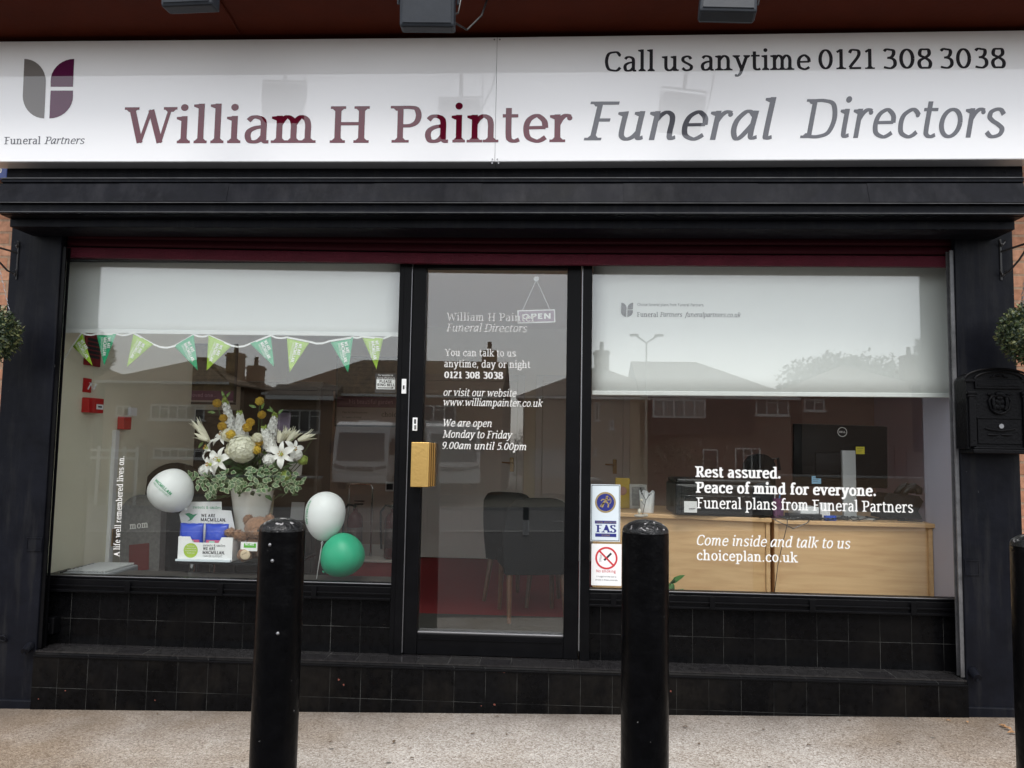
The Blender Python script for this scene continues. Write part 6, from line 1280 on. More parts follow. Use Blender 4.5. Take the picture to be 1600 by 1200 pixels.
# stocks: spikes of small florets
def spike(px0, py0, px1, py1, dy, n, w0):
    p0, p1 = F(px0, py0, dy), F(px1, py1, dy); d_ = (p1-p0); g = G()
    for i in range(n):
        t = i/n; c_ = p0+d_*t; a = 2.4*i; rad = w0*(1-.72*t); o_ = Vector((math.cos(a), math.sin(a), .25)); q = c_+o_*rad; s_ = .025*(1-.42*t); g.cur = 0 if t < .9 else 1
        u, v = frame_of(o_)
        for k in range(5): aa = k*1.257+i; e = u*math.cos(aa)+v*math.sin(aa); f_ = u*-math.sin(aa)+v*math.cos(aa); g.add([q, q+e*s_*.6+f_*s_*.4+o_*s_*.25, q+e*s_+o_*s_*.1, q+e*s_*.6-f_*s_*.4+o_*s_*.25], [(0, 1, 2, 3)])
    g.cur = 0; g.tube([tuple(p0), tuple(p0+d_*.5), tuple(p0+d_*.85)], [w0*.6, w0*.4, w0*.15], 8); g.cur = 1; g.tube([tuple(p0), tuple(p1)], .004, 5)
    for k in range(5): g.ball(p1+Vector((rf.uniform(-.014, .014), rf.uniform(-.01, .01), rf.uniform(-.006, .014))), .007, nu=6, nv=5)
    g.out('stock_spike', [petal, limef], fa)
lily(330, 726, -.2, .07, (-.6, -1, .1), .2); head(361, 705, -.17, .034, petalc, 'cream_rose', 34, .018); head(420, 718, -.18, .034, petal, 'white_rose', 34, .018); head(402, 684, -.16, .03, petalc, 'cream_rose', 30, .017)
spike(366, 690, 351, 624, 0, 66, .045); spike(378, 690, 374, 643, -.03, 56, .045); spike(418, 700, 430, 648, 0, 64, .046); spike(424, 706, 412, 668, -.06, 46, .044)
# stems, eyed leaves, variegated foliage
g = G()
for px, py in ((339, 630), (405, 627), (409, 648), (351, 624), (430, 648), (303, 656), (491, 678), (473, 719), (446, 743), (340, 720), (440, 710), (320, 735)):
    p = F(px, py, 0); b = VZ+Vector(((p.x-VZ.x)*.15, 0, -.10)); g.tube([tuple(b), tuple((p+b)/2+Vector(((p.x-VZ.x)*.12, .02, .03))), tuple(p+Vector((0, .01, -.01)))], .003, 5)
g.out('flower_stem', stemm, fa)
g = G()
for px, py, dx, dz in ((337, 645, -1, .1), (401, 637, -.9, .3), (408, 640, .3, .5), (416, 640, .9, -.2), (318, 690, -.3, -.5), (405, 715, .2, -.8), (409, 705, .6, -.3), (351, 622, -.4, 1), (353, 622, .6, .8), (427, 646, -.5, 1), (434, 648, .7, .7), (448, 690, .5, .2)):
    p = F(px, py, -.05); g.leaf(p, (dx, -.2, dz), (0, -1, .3), .055, .02, .2)
g.out('fresh_leaf', lfl, fa)
g = G(); vg = G()
for i in range(260):                               # dark filling leaves round the collar
    a = rf.uniform(0, 6.283); r = rf.uniform(.02, .26)*rf.uniform(.6, 1); z = rf.uniform(-.02, .21)-r*.25; p = VZ+Vector((r*math.cos(a)*1.15, r*math.sin(a)*.55-.03, z)); d_ = Vector((math.cos(a), .4*math.sin(a)-.5, rf.uniform(-.4, .8))); g.leaf(p, d_, (rf.uniform(-.4, .4), -.7, .8), rf.uniform(.05, .11), rf.uniform(.02, .04), .15)
g.out('dark_foliage', lf, fa)
def spray(px0, py0, px1, py1, dy, n, s_=.046):
    n = max(3, int(n*.8))
    p0, p1 = F(px0, py0, dy), F(px1, py1, dy-.02); d_ = p1-p0
    for i in range(n):
        t = (i+.5)/n; q = p0+d_*t+Vector((rf.uniform(-.012, .012), rf.uniform(-.03, .02), -.02*math.sin(t*3)+rf.uniform(-.015, .012)))
        side = 1 if i % 2 else -1; e = Vector((-d_.z, 0, d_.x)).normalized()*side; vg.cur = 0
        vg.leaf(q, (d_.normalized()*.6+e+Vector((0, rf.uniform(-.5, .1), 0))), (rf.uniform(-.3, .3), -1, .35), s_*rf.uniform(.8, 1.2), s_*.62, .12, True)
for q in ((345, 742, 300, 741, -.12, 12), (350, 748, 322, 768, -.16, 11), (355, 735, 330, 756, -.2, 11), (360, 742, 352, 764, -.22, 10), (362, 730, 372, 757, -.24, 10), (372, 745, 378, 758, -.24, 8), (395, 725, 388, 738, -.24, 8), (405, 730, 398, 762, -.24, 12), (412, 725, 425, 760, -.22, 13), (420, 718, 440, 750, -.18, 12), (425, 735, 462, 762, -.14, 12), (430, 745, 470, 752, -.10, 10), (415, 740, 410, 765, -.24, 9), (385, 748, 366, 757, -.25, 8), (332, 738, 312, 752, -.14, 8), (445, 745, 458, 735, -.1, 7), (340, 752, 328, 772, -.12, 9), (300, 745, 296, 740, -.12, 3), (452, 748, 472, 755, -.12, 8), (462, 760, 470, 748, -.1, 4)): spray(*q)
vg.out('variegated_leaf', [lf, lfe], fa)

# ------------------------------------------------------------------ sweets box
YX = .24; x0, x1, z0, z1 = rect(278, 841, 363, 874, YX); zb_ = ztab+.001; zz = lambda py: P(320, py, YX).z
bx = thing('sweet_box', ((x0+x1)/2, YX, zb_), 'white charity counter box printed with a green bird and black lettering, holding blue packets', 'box')
zf = zz(839)
g = G(); w_ = x1-x0; u0, u1 = x0+w_*.27, x1-w_*.26; zn = zz(848)
g.prism([(x0, zb_), (x1, zb_), (x1, zf), (u1+.02, zf), (u1, zn), (u0, zn), (u0-.02, zf), (x0, zf)], YX, YX+.003); g.box(x0, x0+.003, YX+.0035, YX+.14, zb_, zf); g.box(x1-.003, x1, YX+.0035, YX+.14, zb_, zf); g.box(x0+.0035, x1-.0035, YX+.0035, YX+.14, zb_, zb_+.003)
g.out('box_tray', M['whitep'], bx)
q = [P(280, 803, YX+.14), P(298, 784, YX+.14), P(346, 784, YX+.14), P(346, 797, YX+.14), P(361, 798, YX+.14)]
g = G(); g.prism([(x0, zb_+.004), (x1, zb_+.004)]+[(p.x, p.z) for p in reversed(q)], YX+.1405, YX+.1435); g.out('back_board', M['whitep'], bx)
prg = mat('green_print', (.03, .30, .13), .6); lime = mat('lime_print', (.36, .52, .05), .6)
YP1 = YX-.0008; YP2 = YX+.1397
g = G(); ptext(g, 'WE ARE', 'heavy', 317, 336, 859.5, 4.6, YP1, 2); ptext(g, 'MACMILLAN.', 'heavy', 316.5, 351, 866, 5.2, YP1, 2); ptext(g, 'CANCER SUPPORT', 'sans', 317, 347, 870.5, 2.8, YP1, 2); ptext(g, 'sweets & smiles', 'serif', 317, 352, 854, 3.4, YP1)
ptext(g, 'WE ARE', 'heavy', 314, 336, 808, 5, YP2, 2); ptext(g, 'MACMILLAN.', 'heavy', 313.5, 353, 815, 5.6, YP2, 2); ptext(g, 'CANCER SUPPORT', 'sans', 314, 349, 820, 3, YP2, 2); g.out('box_lettering', M['ink'], bx)
g = G(); ptext(g, 'sweets & smiles', 'serif', 301, 345, 795, 4.4, YP2); q = P(299, 806, YP2); k_ = ms(1, YP2)
for s_ in (-1, 1): g.add([(q.x+k_*a, YP2, q.z+k_*b*1) for a, b in ((-11, 3), (-4, 4.5), (3, 2), (10, 3.5), (5, -1), (1, -6), (-6, -9), (-2, -5), (-4, -2))], [tuple(range(9))]) if s_ == 1 else None
g.out('box_bird_print', prg, bx)
g = G(); q = P(298, 860, YX); disc(g, q.x, q.z, ms(11.5, YX), YP1); g.out('box_roundel', lime, bx)
g = G(); q = [ptext(g, s, 'sans', 298-w2, 298+w2, 854+k*3.6, 1.8, YP1-.0006) for k, (s, w2) in enumerate((('All profits go', 6), ('to support people', 8.5), ('living with cancer', 9), ('thank you', 6)))]; g.out('roundel_lettering', M['whitep'], bx)
bluef = mat('blue_foil', (.012, .05, .46), .28, bump=.6, bscale=25); pinkp = mat('pink_print', (.5, .1, .2), .4)
for k, (a, b_) in enumerate(((281, 318), (321, 357))):
    xa_, xb_ = P(a, 830, YX+.05).x, P(b_, 830, YX+.05).x; zt = P(320, 818, YX+.05).z; t = thing('sweet_packet', ((xa_+xb_)/2, YX+.05, zb_+.004), ('wider blue sweet packet in the charity box, away from the bear', 'narrower blue sweet packet in the charity box, beside the arm of the bear')[k], 'packet', 'blue packets in the box')
    g = G(); n = 14
    for i in range(n+1):
        for j in range(11):
            u, v = i/n, j/10; yb = .03*math.sin(math.pi*u)**.6*math.sin(math.pi*v)**.6+.004*noise.noise((u*6+k*9, v*5, 0)); g.v.append(Vector((xa_+(xb_-xa_)*u, YX+.05-yb, zb_+.005+(zt-zb_-.005)*v+.006*noise.noise((u*4, v*3, k))*v)))
    for i in range(n):
        for j in range(10): g.f.append((i*11+j, (i+1)*11+j, (i+1)*11+j+1, i*11+j+1)); g.mi.append(0)
    o = g.out('packet_foil', bluef, t, True); md = o.modifiers.new('thick', 'SOLIDIFY'); md.thickness = .015; md.offset = -1
    g = G(); zq = zz(847); xm = (xa_+xb_)/2+(.02 if k == 0 else -.01); g.box(xm-.04, xm+.05, YX+.010, YX+.012, zq-.02, zq+.012); g.cur = 1; g.box(xm-.02, xm+.015, YX+.008, YX+.0095, zq-.02, zq+.006); g.out('packet_print', [pinkp, mat('mint_print', (.35, .6, .5), .5)], t)
small_card = thing('leaflet', (x0+.1, YX-.05, zb_), 'pale card lying under the front of the charity box', 'card'); g = G(); g.box(x0-.004, x1-.002, YX-.02, YX-.004, ztab+.0005, ztab+.012); g.out('card', palebl, small_card)

# ------------------------------------------------------------------ teddy bear
fur = mat('brown_plush', (.28, .15, .085), .95, sheen=.4, bump=.7, bscale=260, vary=.3, vscale=60); cream = mat('cream_plush', (.62, .50, .34), .95, bump=.5, bscale=260)
YB_ = .30; k_ = ms(1, YB_); cb = P(402, 845, YB_)
te = thing('teddy_bear', (cb.x, YB_, ztab), 'brown plush teddy bear sitting in front of the vase, one arm over the sweet box', 'teddy bear')
bp = lambda px, py, dy: (P(px, py, YB_+dy))
g = G(); Nn = lambda d: 1+.05*noise.noise(d*3.1)+.03*noise.noise(d*9)
body = [((404, 852, .03), (20, 17, 21)), ((404, 825, -.01), (22, 18, 17.5)), ((404, 832, -.075), (11, 10, 8.5)), ((388, 812, 0), (8.5, 5, 8)), ((421, 812, 0), (8.5, 5, 8)), ((380, 838, -.01), (9, 7.5, 7)), ((370, 835, -.02), (10, 8, 7.5)), ((360, 832, -.03), (9, 8, 6.5)), ((430, 848, -.02), (8, 8, 12)), ((383, 866, -.06), (11.5, 14, 10)), ((415, 866, -.06), (11.5, 14, 10)), ((390, 862, .0), (12, 16, 11)), ((418, 862, .0), (12, 16, 11))]
for pos, r in body: g.ball(bp(*pos), r[0]*k_, r[1]*k_, r[2]*k_, 20, 14, fn=Nn)
rr = random.Random(4); nb = []
for pos, r in body:
    c_ = bp(*pos)
    for i in range(170):
        z = rr.uniform(-1, 1); a = rr.uniform(0, 6.28); q = math.sqrt(1-z*z); d_ = Vector((q*math.cos(a), q*math.sin(a), z)); p = c_+Vector((d_.x*r[0], d_.y*r[1], d_.z*r[2]))*k_*.97; nb.append((p, d_))
for p, d_ in nb: t_ = (d_+Vector((rr.uniform(-.7, .7), rr.uniform(-.7, .7), rr.uniform(-.9, .3)))).normalized(); u, v = frame_of(t_); s_ = .0035; g.add([p-u*s_, p+u*s_, p+t_*rr.uniform(.009, .016)], [(0, 1, 2)])
g.out('plush_body', fur, te, True)
for px in (383, 415): g = G(); g.ball(bp(px, 867, -.135), 8*k_, 1.6*k_, 7.5*k_, 16, 10); o = g.out('foot_pad', cream, te, True); g = G(); q = bp(px, 867, -.135); text(g, 'WE ARE', 'sans', lambda u, v: (q.x-.018+u*.8, q.y-1.65*k_, q.z-.004+v+u*.4), .010, .038); g.out('pad_lettering', M['ink'], o)
g = G(); g.ball(bp(397, 826, -.078), .0055); g.ball(bp(412, 826, -.078), .0055); g.ball(bp(404, 829, -.118), .009, .006, .006); g.out('eyes_and_nose', M['blackp'], te, True)
g = G(); q = bp(404, 836, -.115); g.tube([(q.x-.014, q.y+.004, q.z-.004), (q.x-.006, q.y, q.z-.007), (q.x, q.y-.002, q.z), (q.x+.006, q.y, q.z-.007), (q.x+.014, q.y+.004, q.z-.004)], .0015, 5); g.out('stitched_mouth', M['ink'], te)
tx = rect(376, 847, 402, 861, YB_-.09); lb = thing('price_tag', ((tx[0]+tx[1])/2, YB_-.09, tx[2]), 'small white and green card propped on the teddy bear', 'tag')
g = G(); g.box(tx[0], tx[1], YB_-.0895, YB_-.0875, tx[2], tx[3]); g.out('card', M['whitep'], lb); g = G(); g.box(tx[0]+.02, tx[1]-.008, YB_-.0905, YB_-.09, tx[2]+.02, tx[3]-.008); g.out('card_print', mat('bright_green_print', (.10, .42, .03), .6), lb); g = G(); text(g, 'WE ARE', 'heavy', lambda u, v: (tx[0]+.028+u, YB_-.0912, tx[2]+.034+v), .013, .055); g.out('card_lettering', M['whitep'], lb)

# ------------------------------------------------------------------ balloons
lat = mat('white_latex', (.72, .74, .74), .5, sss=.15); latg = mat('green_latex', (.012, .36, .19), .45, sss=.1)
def balloon(lab, px, py, rx, rz, Y, tilt_, m, kx, txt=None, stick=None):
    c = P(px, py, Y); k_ = ms(1, Y); a, b_ = rx*k_, rz*k_
    t = thing('balloon', tuple(c), lab, 'balloon', 'balloons in the window'); Ml = Matrix.Translation(c) @ Matrix.Rotation(R(tilt_), 4, 'Y')
    prof = []; n = 22
    for i in range(n+1):
        ph = math.pi*i/n; z = math.cos(ph); r = math.sin(ph)*(1+.10*z) if z > 0 else math.sin(ph)*(1-.02*z-.16*z*z); prof.append((max(0, r*a), z*b_*(1.10 if z < 0 else .95)))
    prof = prof[::-1]; prof[0] = (0, prof[0][1])
    g = G(); g.lathe(prof, n=40, M=Ml); g.out('balloon_skin', m, t, True)
    zk = prof[0][1]; g = G(); g.lathe([(.004, zk+.004), (.004, zk-.004), (.010, zk-.012), (.009, zk-.013), (0, zk-.006)], n=12, M=Ml); g.out('knot', m, t, True)
    if txt:
        g = G()
        for s, st_, h, w_, off in txt['rows']:
            V, Fc = text_uv(s, st_, 2); lo_ = min(v[0] for v in V); hi_ = max(v[0] for v in V); ca, sa = math.cos(R(txt['rot'])), math.sin(R(txt['rot'])); pts = []
            for u, v in V:
                uu = ((u-lo_)/(hi_-lo_)-.5)*w_; vv = off+v*h/CAP; X, Z = uu*ca-vv*sa, uu*sa+vv*ca; X += txt['c'][0]; Z += txt['c'][1]
                az = X/a; el = Z/b_; X2 = math.sin(az)*math.cos(el)*a; Y2 = -math.cos(az)*math.cos(el)*a; Z2 = math.sin(el)*b_; kf = 1.012*(1+.10*max(0, math.sin(el)*.9)); pts.append(Ml @ Vector((X2*kf, Y2*kf, Z2*(.95 if Z2 > 0 else 1.1))))
            g.add(pts, Fc)
        g.out('balloon_print', prg, t)
    if stick: s0 = Ml @ Vector((0, 0, zk-.012)); s1 = P(stick[0], stick[1], Y-.0); g = G(); g.tube([tuple(s0), tuple(s0+(Vector(s1)-s0)*.08), tuple(s1)], [.006, .0032, .003], 8); g.out('balloon_stick', M['white'], t, True)
    return t
balloon('white balloon printed in green at a slant, touching the sweet box', 267, 766, 34, 34, .28, -42, lat, 1, {'rows': (('MACMILLAN', 'heavy', .019, .145, 0), ('CANCER SUPPORT', 'sans', .011, .14, -.018)), 'rot': -82, 'c': (.02, .02)})
balloon('white balloon on a stick just above the green balloon', 508, 804, 31, 37.5, .20, 4, lat, 1, {'rows': (('MACMILLAN', 'heavy', .019, .145, 0), ('CANCER SUPPORT', 'sans', .011, .14, -.018)), 'rot': -88, 'c': (-.105, .02)}, (494, 908))
balloon('green balloon low in the window beside the door', 536, 867, 33, 34, .16, 48, latg, 1)

# ------------------------------------------------------------------ bunting
YU = .035
bt = thing('bunting', tuple(P(360, 530, YU)), 'string of lime and emerald green pennants printed in white below the blind', 'bunting')
pl = mat('lime_pennant', (.30, .50, .025), .5); pe = mat('emerald_pennant', (.015, .36, .16), .5)
pen = [((113, 541), (128, 520), (146, 572), pl), ((150, 522), (182, 522), (163, 571), pe), ((208, 520), (240, 538), (198, 573), pl), ((272, 541), (303, 523), (310, 579), pe), ((326, 524), (362, 540), (323, 579), pl), ((391, 537), (423, 524), (428, 573), pe), ((448, 527), (484, 534), (453, 582), pl), ((515, 533), (552, 527), (544, 582), pe), ((565, 526), (599, 529), (588, 577), pl)]
path = []
for i, (a, b_, tip, m) in enumerate(pen):
    A, B, T = (P(*q, YU) for q in (a, b_, tip)); A.y = B.y = YU; T.y = YU-.008+.006*(i % 3)
    g = G(); n = 6; vs = []
    for r_ in range(n+1):
        for s_ in range(n+1): t_ = r_/n; e = A.lerp(T, t_); f_ = B.lerp(T, t_); q = e.lerp(f_, s_/n); q.y += .004*math.sin(s_/n*3.1+i)*(1-t_); vs.append(q)
    g.add(vs, [(r_*(n+1)+s_, r_*(n+1)+s_+1, (r_+1)*(n+1)+s_+1, (r_+1)*(n+1)+s_) for r_ in range(n) for s_ in range(n)])
    o = g.out('pennant', m, bt, True); md = o.modifiers.new('thick', 'SOLIDIFY'); md.thickness = .0008; md.offset = 1
    mid_ = (A+B)/2; ax = (T-mid_); L = ax.length; ax.normalize(); pr = Vector((-ax.z, 0, ax.x)); pr = pr if pr.x > 0 else -pr; nb = Vector((0, -1, 0))
    g = G(); 
    for s, st_, h, w_, off in (('WE ARE', 'heavy', .019, .34, .016), ('MACMILLAN.', 'heavy', .021, .60, -.009), ('CANCER SUPPORT', 'sans', .011, .52, -.024)):
        text(g, s, st_, lambda u, v: (lambda q: (q.x, YU-.0105, q.z))(mid_+ax*(.022+u)+pr*(off+v)), h, L*w_, 2)
    g.out('pennant_lettering', M['vinyl'], o)
    path += [A, B]
g = G(); pts = [P(92, 575, YU), P(100, 562, YU)]
for i in range(0, len(path), 2):
    A, B = path[i], path[i+1]; pts += [A, B]
    if i+2 < len(path): C_ = path[i+2]; d_ = (C_-B).length; pts += [B.lerp(C_, .33)+Vector((0, 0, -.10*d_)), B.lerp(C_, .67)+Vector((0, 0, -.10*d_))]
pts += [P(612, 524, YU)]
for i in range(len(pts)-1):
    a, b_ = pts[i], pts[i+1]; e = Vector((0, 0, .0055)); yy = Vector((0, -.0015, 0)); g.add([a-e+yy, b_-e+yy, b_+e+yy, a+e+yy, a-e-yy, b_-e-yy, b_+e-yy, a+e-yy], [(0, 1, 2, 3), (7, 6, 5, 4), (0, 4, 5, 1), (2, 6, 7, 3), (0, 3, 7, 4), (1, 5, 6, 2)])
g.out('ribbon', M['vinyl'], bt)

# ------------------------------------------------------------------ the other side of the street (seen mirrored in the glass)
def mir(px, py, D):                               # a spot seen mirrored at photo pixel px,py, D metres in front of the glass
    p = P(px, py, D); return Vector((p.x, -D, p.z))
upvc = mat('white_window_frame', (.62, .62, .60), .4); dwin = mat('dark_house_window', (.02, .022, .025), .08); net = mat('net_curtain', (.28, .28, .27), .7); clad = mat('black_cladding', (.022, .02, .02), .7); rend = mat('beige_render', (.36, .28, .20), .9, vary=.1)
def house(lab, pxa, pxb, py_eave, py_ridge, D, depth, wm, rm, gable=(False, False), wins=(), doors=(), chim=(), extra=None):
    a, b_ = mir(pxa, py_eave, D), mir(pxb, py_eave, D); x0, x1 = a.x, b_.x; ze = (a.z+b_.z)/2; zr = ze+((py_eave-py_ridge)/FPX)*(D+CAM_D+depth/2)*1.0+(depth/2)/(D+CAM_D)*(ze-CAM_H)
    zb = -2.2; h = thing('house', ((x0+x1)/2, -D-depth/2, -1.05), lab, 'house'); y0, y1 = -D, -D-depth
    g = G(); g.box(x0, x1, y1, y0, zb, ze)
    ym = (y0+y1)/2
    for s, xx, t in ((0, x0, .0), (1, x1, .0)):
        if gable[s]: e = .22 if s == 0 else -.22; g.add([(xx, y0, ze), (xx, y1, ze), (xx, ym, zr-.05), (xx+e, y0, ze), (xx+e, y1, ze), (xx+e, ym, zr-.05)], [(0, 1, 2), (5, 4, 3), (0, 2, 5, 3), (1, 4, 5, 2)])
    w_ = g.out('house_wall', wm, h)
    ov = .35; hip = depth*.42; ra, rb = (x0 if gable[0] else x0+hip), (x1 if gable[1] else x1-hip); xa, xb = x0-ov*(not gable[0]), x1+ov*(not gable[1])
    g = G(); vs = [(xa, y0+ov, ze-.1), (xb, y0+ov, ze-.1), (xb, y1-ov, ze-.1), (xa, y1-ov, ze-.1), (ra, ym, zr), (rb, ym, zr)]; vs += [(x, y, z-.12) for x, y, z in vs]
    g.add(vs, [(0, 1, 5, 4), (2, 3, 4, 5), (1, 2, 5), (3, 0, 4), (6, 10, 11, 7), (8, 11, 10, 9), (7, 11, 8), (9, 10, 6), (0, 6, 7, 1), (1, 7, 8, 2), (2, 8, 9, 3), (3, 9, 6, 0)]); rf_ = g.out('roof', rm, h)
    g = G(); g.box(xa, xb, y0+ov+.001, y0+ov+.09, ze-.2, ze-.08); g.out('gutter', upvc, rf_)
    for px, pyt in chim:
        c = mir(px, pyt, D+depth/2); g = G(); g.box(c.x-.4, c.x+.4, ym-.35, ym+.35, ze, c.z, .02); g.box(c.x-.46, c.x+.46, ym-.4, ym+.4, c.z-.2, c.z-.1); ch = g.out('chimney', wm, rf_); g = G(); g.cyl((c.x, ym, c.z), (c.x, ym, c.z+.5), .13, .11, 12); g.out('chimney_pot', rm, ch)
    for px0, py0, px1, py1, n in wins:
        p, q = mir(px0, py0, D), mir(px1, py1, D); g = G(); f = .07; X0, X1, Z1, Z0 = p.x, q.x, p.z, q.z; g.box(X0, X1, y0+.001, y0+.06, Z0, Z0+f); g.box(X0, X1, y0+.001, y0+.06, Z1-f, Z1)
        for i in range(n+1): xx = X0+(X1-X0-f)*i/n; g.box(xx, xx+f, y0+.001, y0+.06, Z0+f+.001, Z1-f-.001)
        zz_ = Z1-(Z1-Z0)*.3; 
        for i in range(n): g.box(X0+f+.003+(X1-X0-f)*i/n, X0+(X1-X0-f)*(i+1)/n-.003, y0+.001, y0+.05, zz_, zz_+.05) if i % 2 else None
        g.box(X0-.08, X1+.08, y0+.001, y0+.12, Z0-.07, Z0-.001); wo = g.out('window', upvc, h)
        g = G(); g.box(X0+.01, X1-.01, y0+.0005, y0+.02, Z0+.01, Z1-.01); g.out('pane', dwin, wo)
    for px0, py0, px1, py1, m_ in doors:
        p, q = mir(px0, py0, D), mir(px1, py1, D); g = G(); g.box(p.x, q.x, y0+.001, y0+.05, q.z, p.z, .01); g.box(p.x-.1, q.x+.1, y0+.001, y0+.08, p.z+.001, p.z+.12); g.box(p.x-.1, p.x-.001, y0+.001, y0+.08, q.z, p.z); g.box(q.x+.001, q.x+.1, y0+.001, y0+.08, q.z, p.z); d_ = g.out('garage_door' if q.x-p.x > 1.6 else 'front_door', m_, h)
    if extra: extra(h, y0)
    return h
gd = mat('garage_door_paint', (.42, .41, .39), .5); brd = mat('brown_front_door', (.12, .06, .035), .5)
house('brown brick house with a hipped tiled roof, opposite the flower display', 165, 352, 594, 556, 33, 8, M['brick2'], M['rooftile'], (False, False), ((182, 634, 204, 651, 2), (236, 632, 320, 657, 6), (240, 700, 318, 717, 6)), ((214, 700, 226, 745, brd),), ((369, 552),))
def porch(h, y0):
    a, b_ = mir(428, 618, 33), mir(532, 618, 33); g = G(); g.extrude_x([(y0+.001, a.z+.6), (y0+.001, a.z-.15), (y0+1.6, a.z-.15), (y0+1.6, a.z-.05)], a.x, b_.x); p_ = g.out('porch_roof', M['rooftile2'], h); g = G(); g.box(a.x, b_.x, y0+1.6005, y0+1.68, a.z-.25, a.z-.06); g.out('porch_gutter', upvc, p_)
house('brown brick house half hidden at the end of the row, opposite the cream wall', -60, 150, 596, 560, 33, 8, M['brick3'], M['rooftile'], (False, False), ((60, 632, 110, 655, 3), (40, 700, 110, 722, 4)), ((120, 700, 132, 745, brd),), ((20, 556),))
house('wide brick house with a big brown tiled roof and one gabled end across the road', 424, 785, 614, 562, 33.5, 8.5, M['brick2'], M['rooftile'], (False, True), ((660, 633, 712, 660, 3), (436, 640, 500, 676, 4), (586, 690, 640, 716, 4), (672, 700, 712, 722, 2)), ((545, 700, 560, 746, brd),), ((765, 548), (400, 572)), porch)
house('tan rendered house with a pale garage door, opposite the shop door', 818, 1066, 618, 574, 34, 9, rend, M['rooftile2'], (False, False), ((929, 628, 936, 658, 1), (952, 657, 959, 671, 1), (928, 700, 932, 712, 1)), ((830, 706, 884, 748, gd),), ((940, 548),))
def bay(h, y0):
    x = [mir(px, 650, 34).x for px in (1016, 1174)]; zt, zb_ = mir(1090, 617, 34).z, mir(1090, 680, 34).z; g = G(); g.box(x[0], x[1], y0+.001, y0+.35, zb_, zt); bb = g.out('clad_bay', clad, h)
    p, q = mir(1020, 624, 33.6), mir(1103, 654, 33.6); g = G(); f = .08; n = 5; yy = y0+.351; g.box(p.x, q.x, yy, yy+.06, q.z, q.z+f); g.box(p.x, q.x, yy, yy+.06, p.z-f, p.z)
    for i in range(n+1): xx = p.x+(q.x-p.x-f)*i/n; g.box(xx, xx+f, yy, yy+.06, q.z+f+.001, p.z-f-.001)
    wo = g.out('window', upvc, bb); g = G(); g.box(p.x+.02, q.x-.02, yy-.0005, yy+.02, q.z+.02, p.z-.02); g.out('pane', net, wo)
house('grey tiled house with a black clad upper bay, opposite the office desks', 1000, 1235, 618, 566, 34, 9, M['brick3'], M['rooftile2'], (True, False), ((1180, 622, 1232, 650, 3), (1148, 700, 1188, 742, 3), (1098, 702, 1122, 745, 1)), ((1076, 700, 1090, 745, brd),), (), bay)
house('plain brown brick house at the end of the row opposite', 1252, 1480, 614, 572, 36, 9, M['brick3'], M['rooftile2'], (False, False), ((1256, 624, 1288, 643, 2),), ((1400, 700, 1416, 748, brd),), ((1420, 556),))
# motorhomes parked on the drives
mhw = mat('motorhome_white', (.66, .66, .64), .3, coat=.5); mgl = mat('dark_screen_glass', (.17, .18, .18), .1); tyre = mat('tyre_rubber', (.02, .02, .02), .8); lampm = mat('headlamp_glass', (.25, .25, .25), .1); chrome = M['steel']
def motorhome():
    t = thing('motorhome', (0, 0, 0), 'x', 'motorhome', 'motorhomes on the drive opposite')
    # local: front faces +Y, width 2.3, height 2.9
    W = 1.15
    g = G(); prof = [(-6.4, .35), (-6.4, 2.7), (-6.2, 2.88), (-.7, 2.88), (-.25, 2.75), (.02, 2.2), (.16, 1.35), (.2, .9), (.16, .4), (0, .32)]; g.extrude_x(prof, -W, W); g.out('body', mhw, t)
    g = G(); g.add([(-.95, .03, 2.42), (.95, .03, 2.42), (1.0, .19, 1.25), (-1.0, .19, 1.25), (-.95, -.02, 2.42), (.95, -.02, 2.42), (1.0, .1, 1.25), (-1.0, .1, 1.25)], [(0, 1, 2, 3), (7, 6, 5, 4), (0, 4, 5, 1), (1, 5, 6, 2), (2, 6, 7, 3), (3, 7, 4, 0)]); g.out('windscreen', mgl, t)
    for s in (-1, 1):
        g = G(); g.add([(s*.62, .215, 1.0), (s*1.08, .205, 1.12), (s*1.1, .205, .98), (s*.66, .215, .88), (s*.62, .1, 1.0), (s*1.08, .1, 1.12), (s*1.1, .1, .98), (s*.66, .1, .88)], [(0, 1, 2, 3), (7, 6, 5, 4), (0, 4, 5, 1), (1, 5, 6, 2), (2, 6, 7, 3), (3, 7, 4, 0)]); g.out('headlight', lampm, t)
        g = G(); g.box(s*1.16, s*1.36, -.1, .02, 1.55, 2.05, .03); g.out('wing_mirror', M['blackp'], t)
        g = G(); [g.box(s*(W+.001), s*(W+.02), y0, y1, 1.5, 2.2) for y0, y1 in ((-1.1, -.4), (-3.2, -2.2), (-5.2, -4.2))]; g.out('side_window', dwin, t)
        for y in (-1.0, -4.6):
            g = G(); g.cyl((s*.92, y, .33), (s*1.16, y, .33), .33, n=20); w_ = g.out('wheel', tyre, t); g = G(); g.cyl((s*1.161, y, .33), (s*1.17, y, .33), .19, n=16); g.out('rim', chrome, w_)
    g = G(); [g.box(-.55, .55, .201, .225, z, z+.03) for z in (.86, .92, .98)]; g.out('grille', M['blackp'], t); g = G(); g.box(-W+.02, W-.02, .2005, .26, .36, .62, .03); g.out('bumper', mhw, t)
    g = G(); g.box(-.4, .4, -1.6, -1.0, 2.885, 2.96, .02); g.box(-.3, .3, -4, -3.4, 2.885, 2.96, .02); g.out('roof_light', mhw, t)
    return t
mh = motorhome(); DM = 27
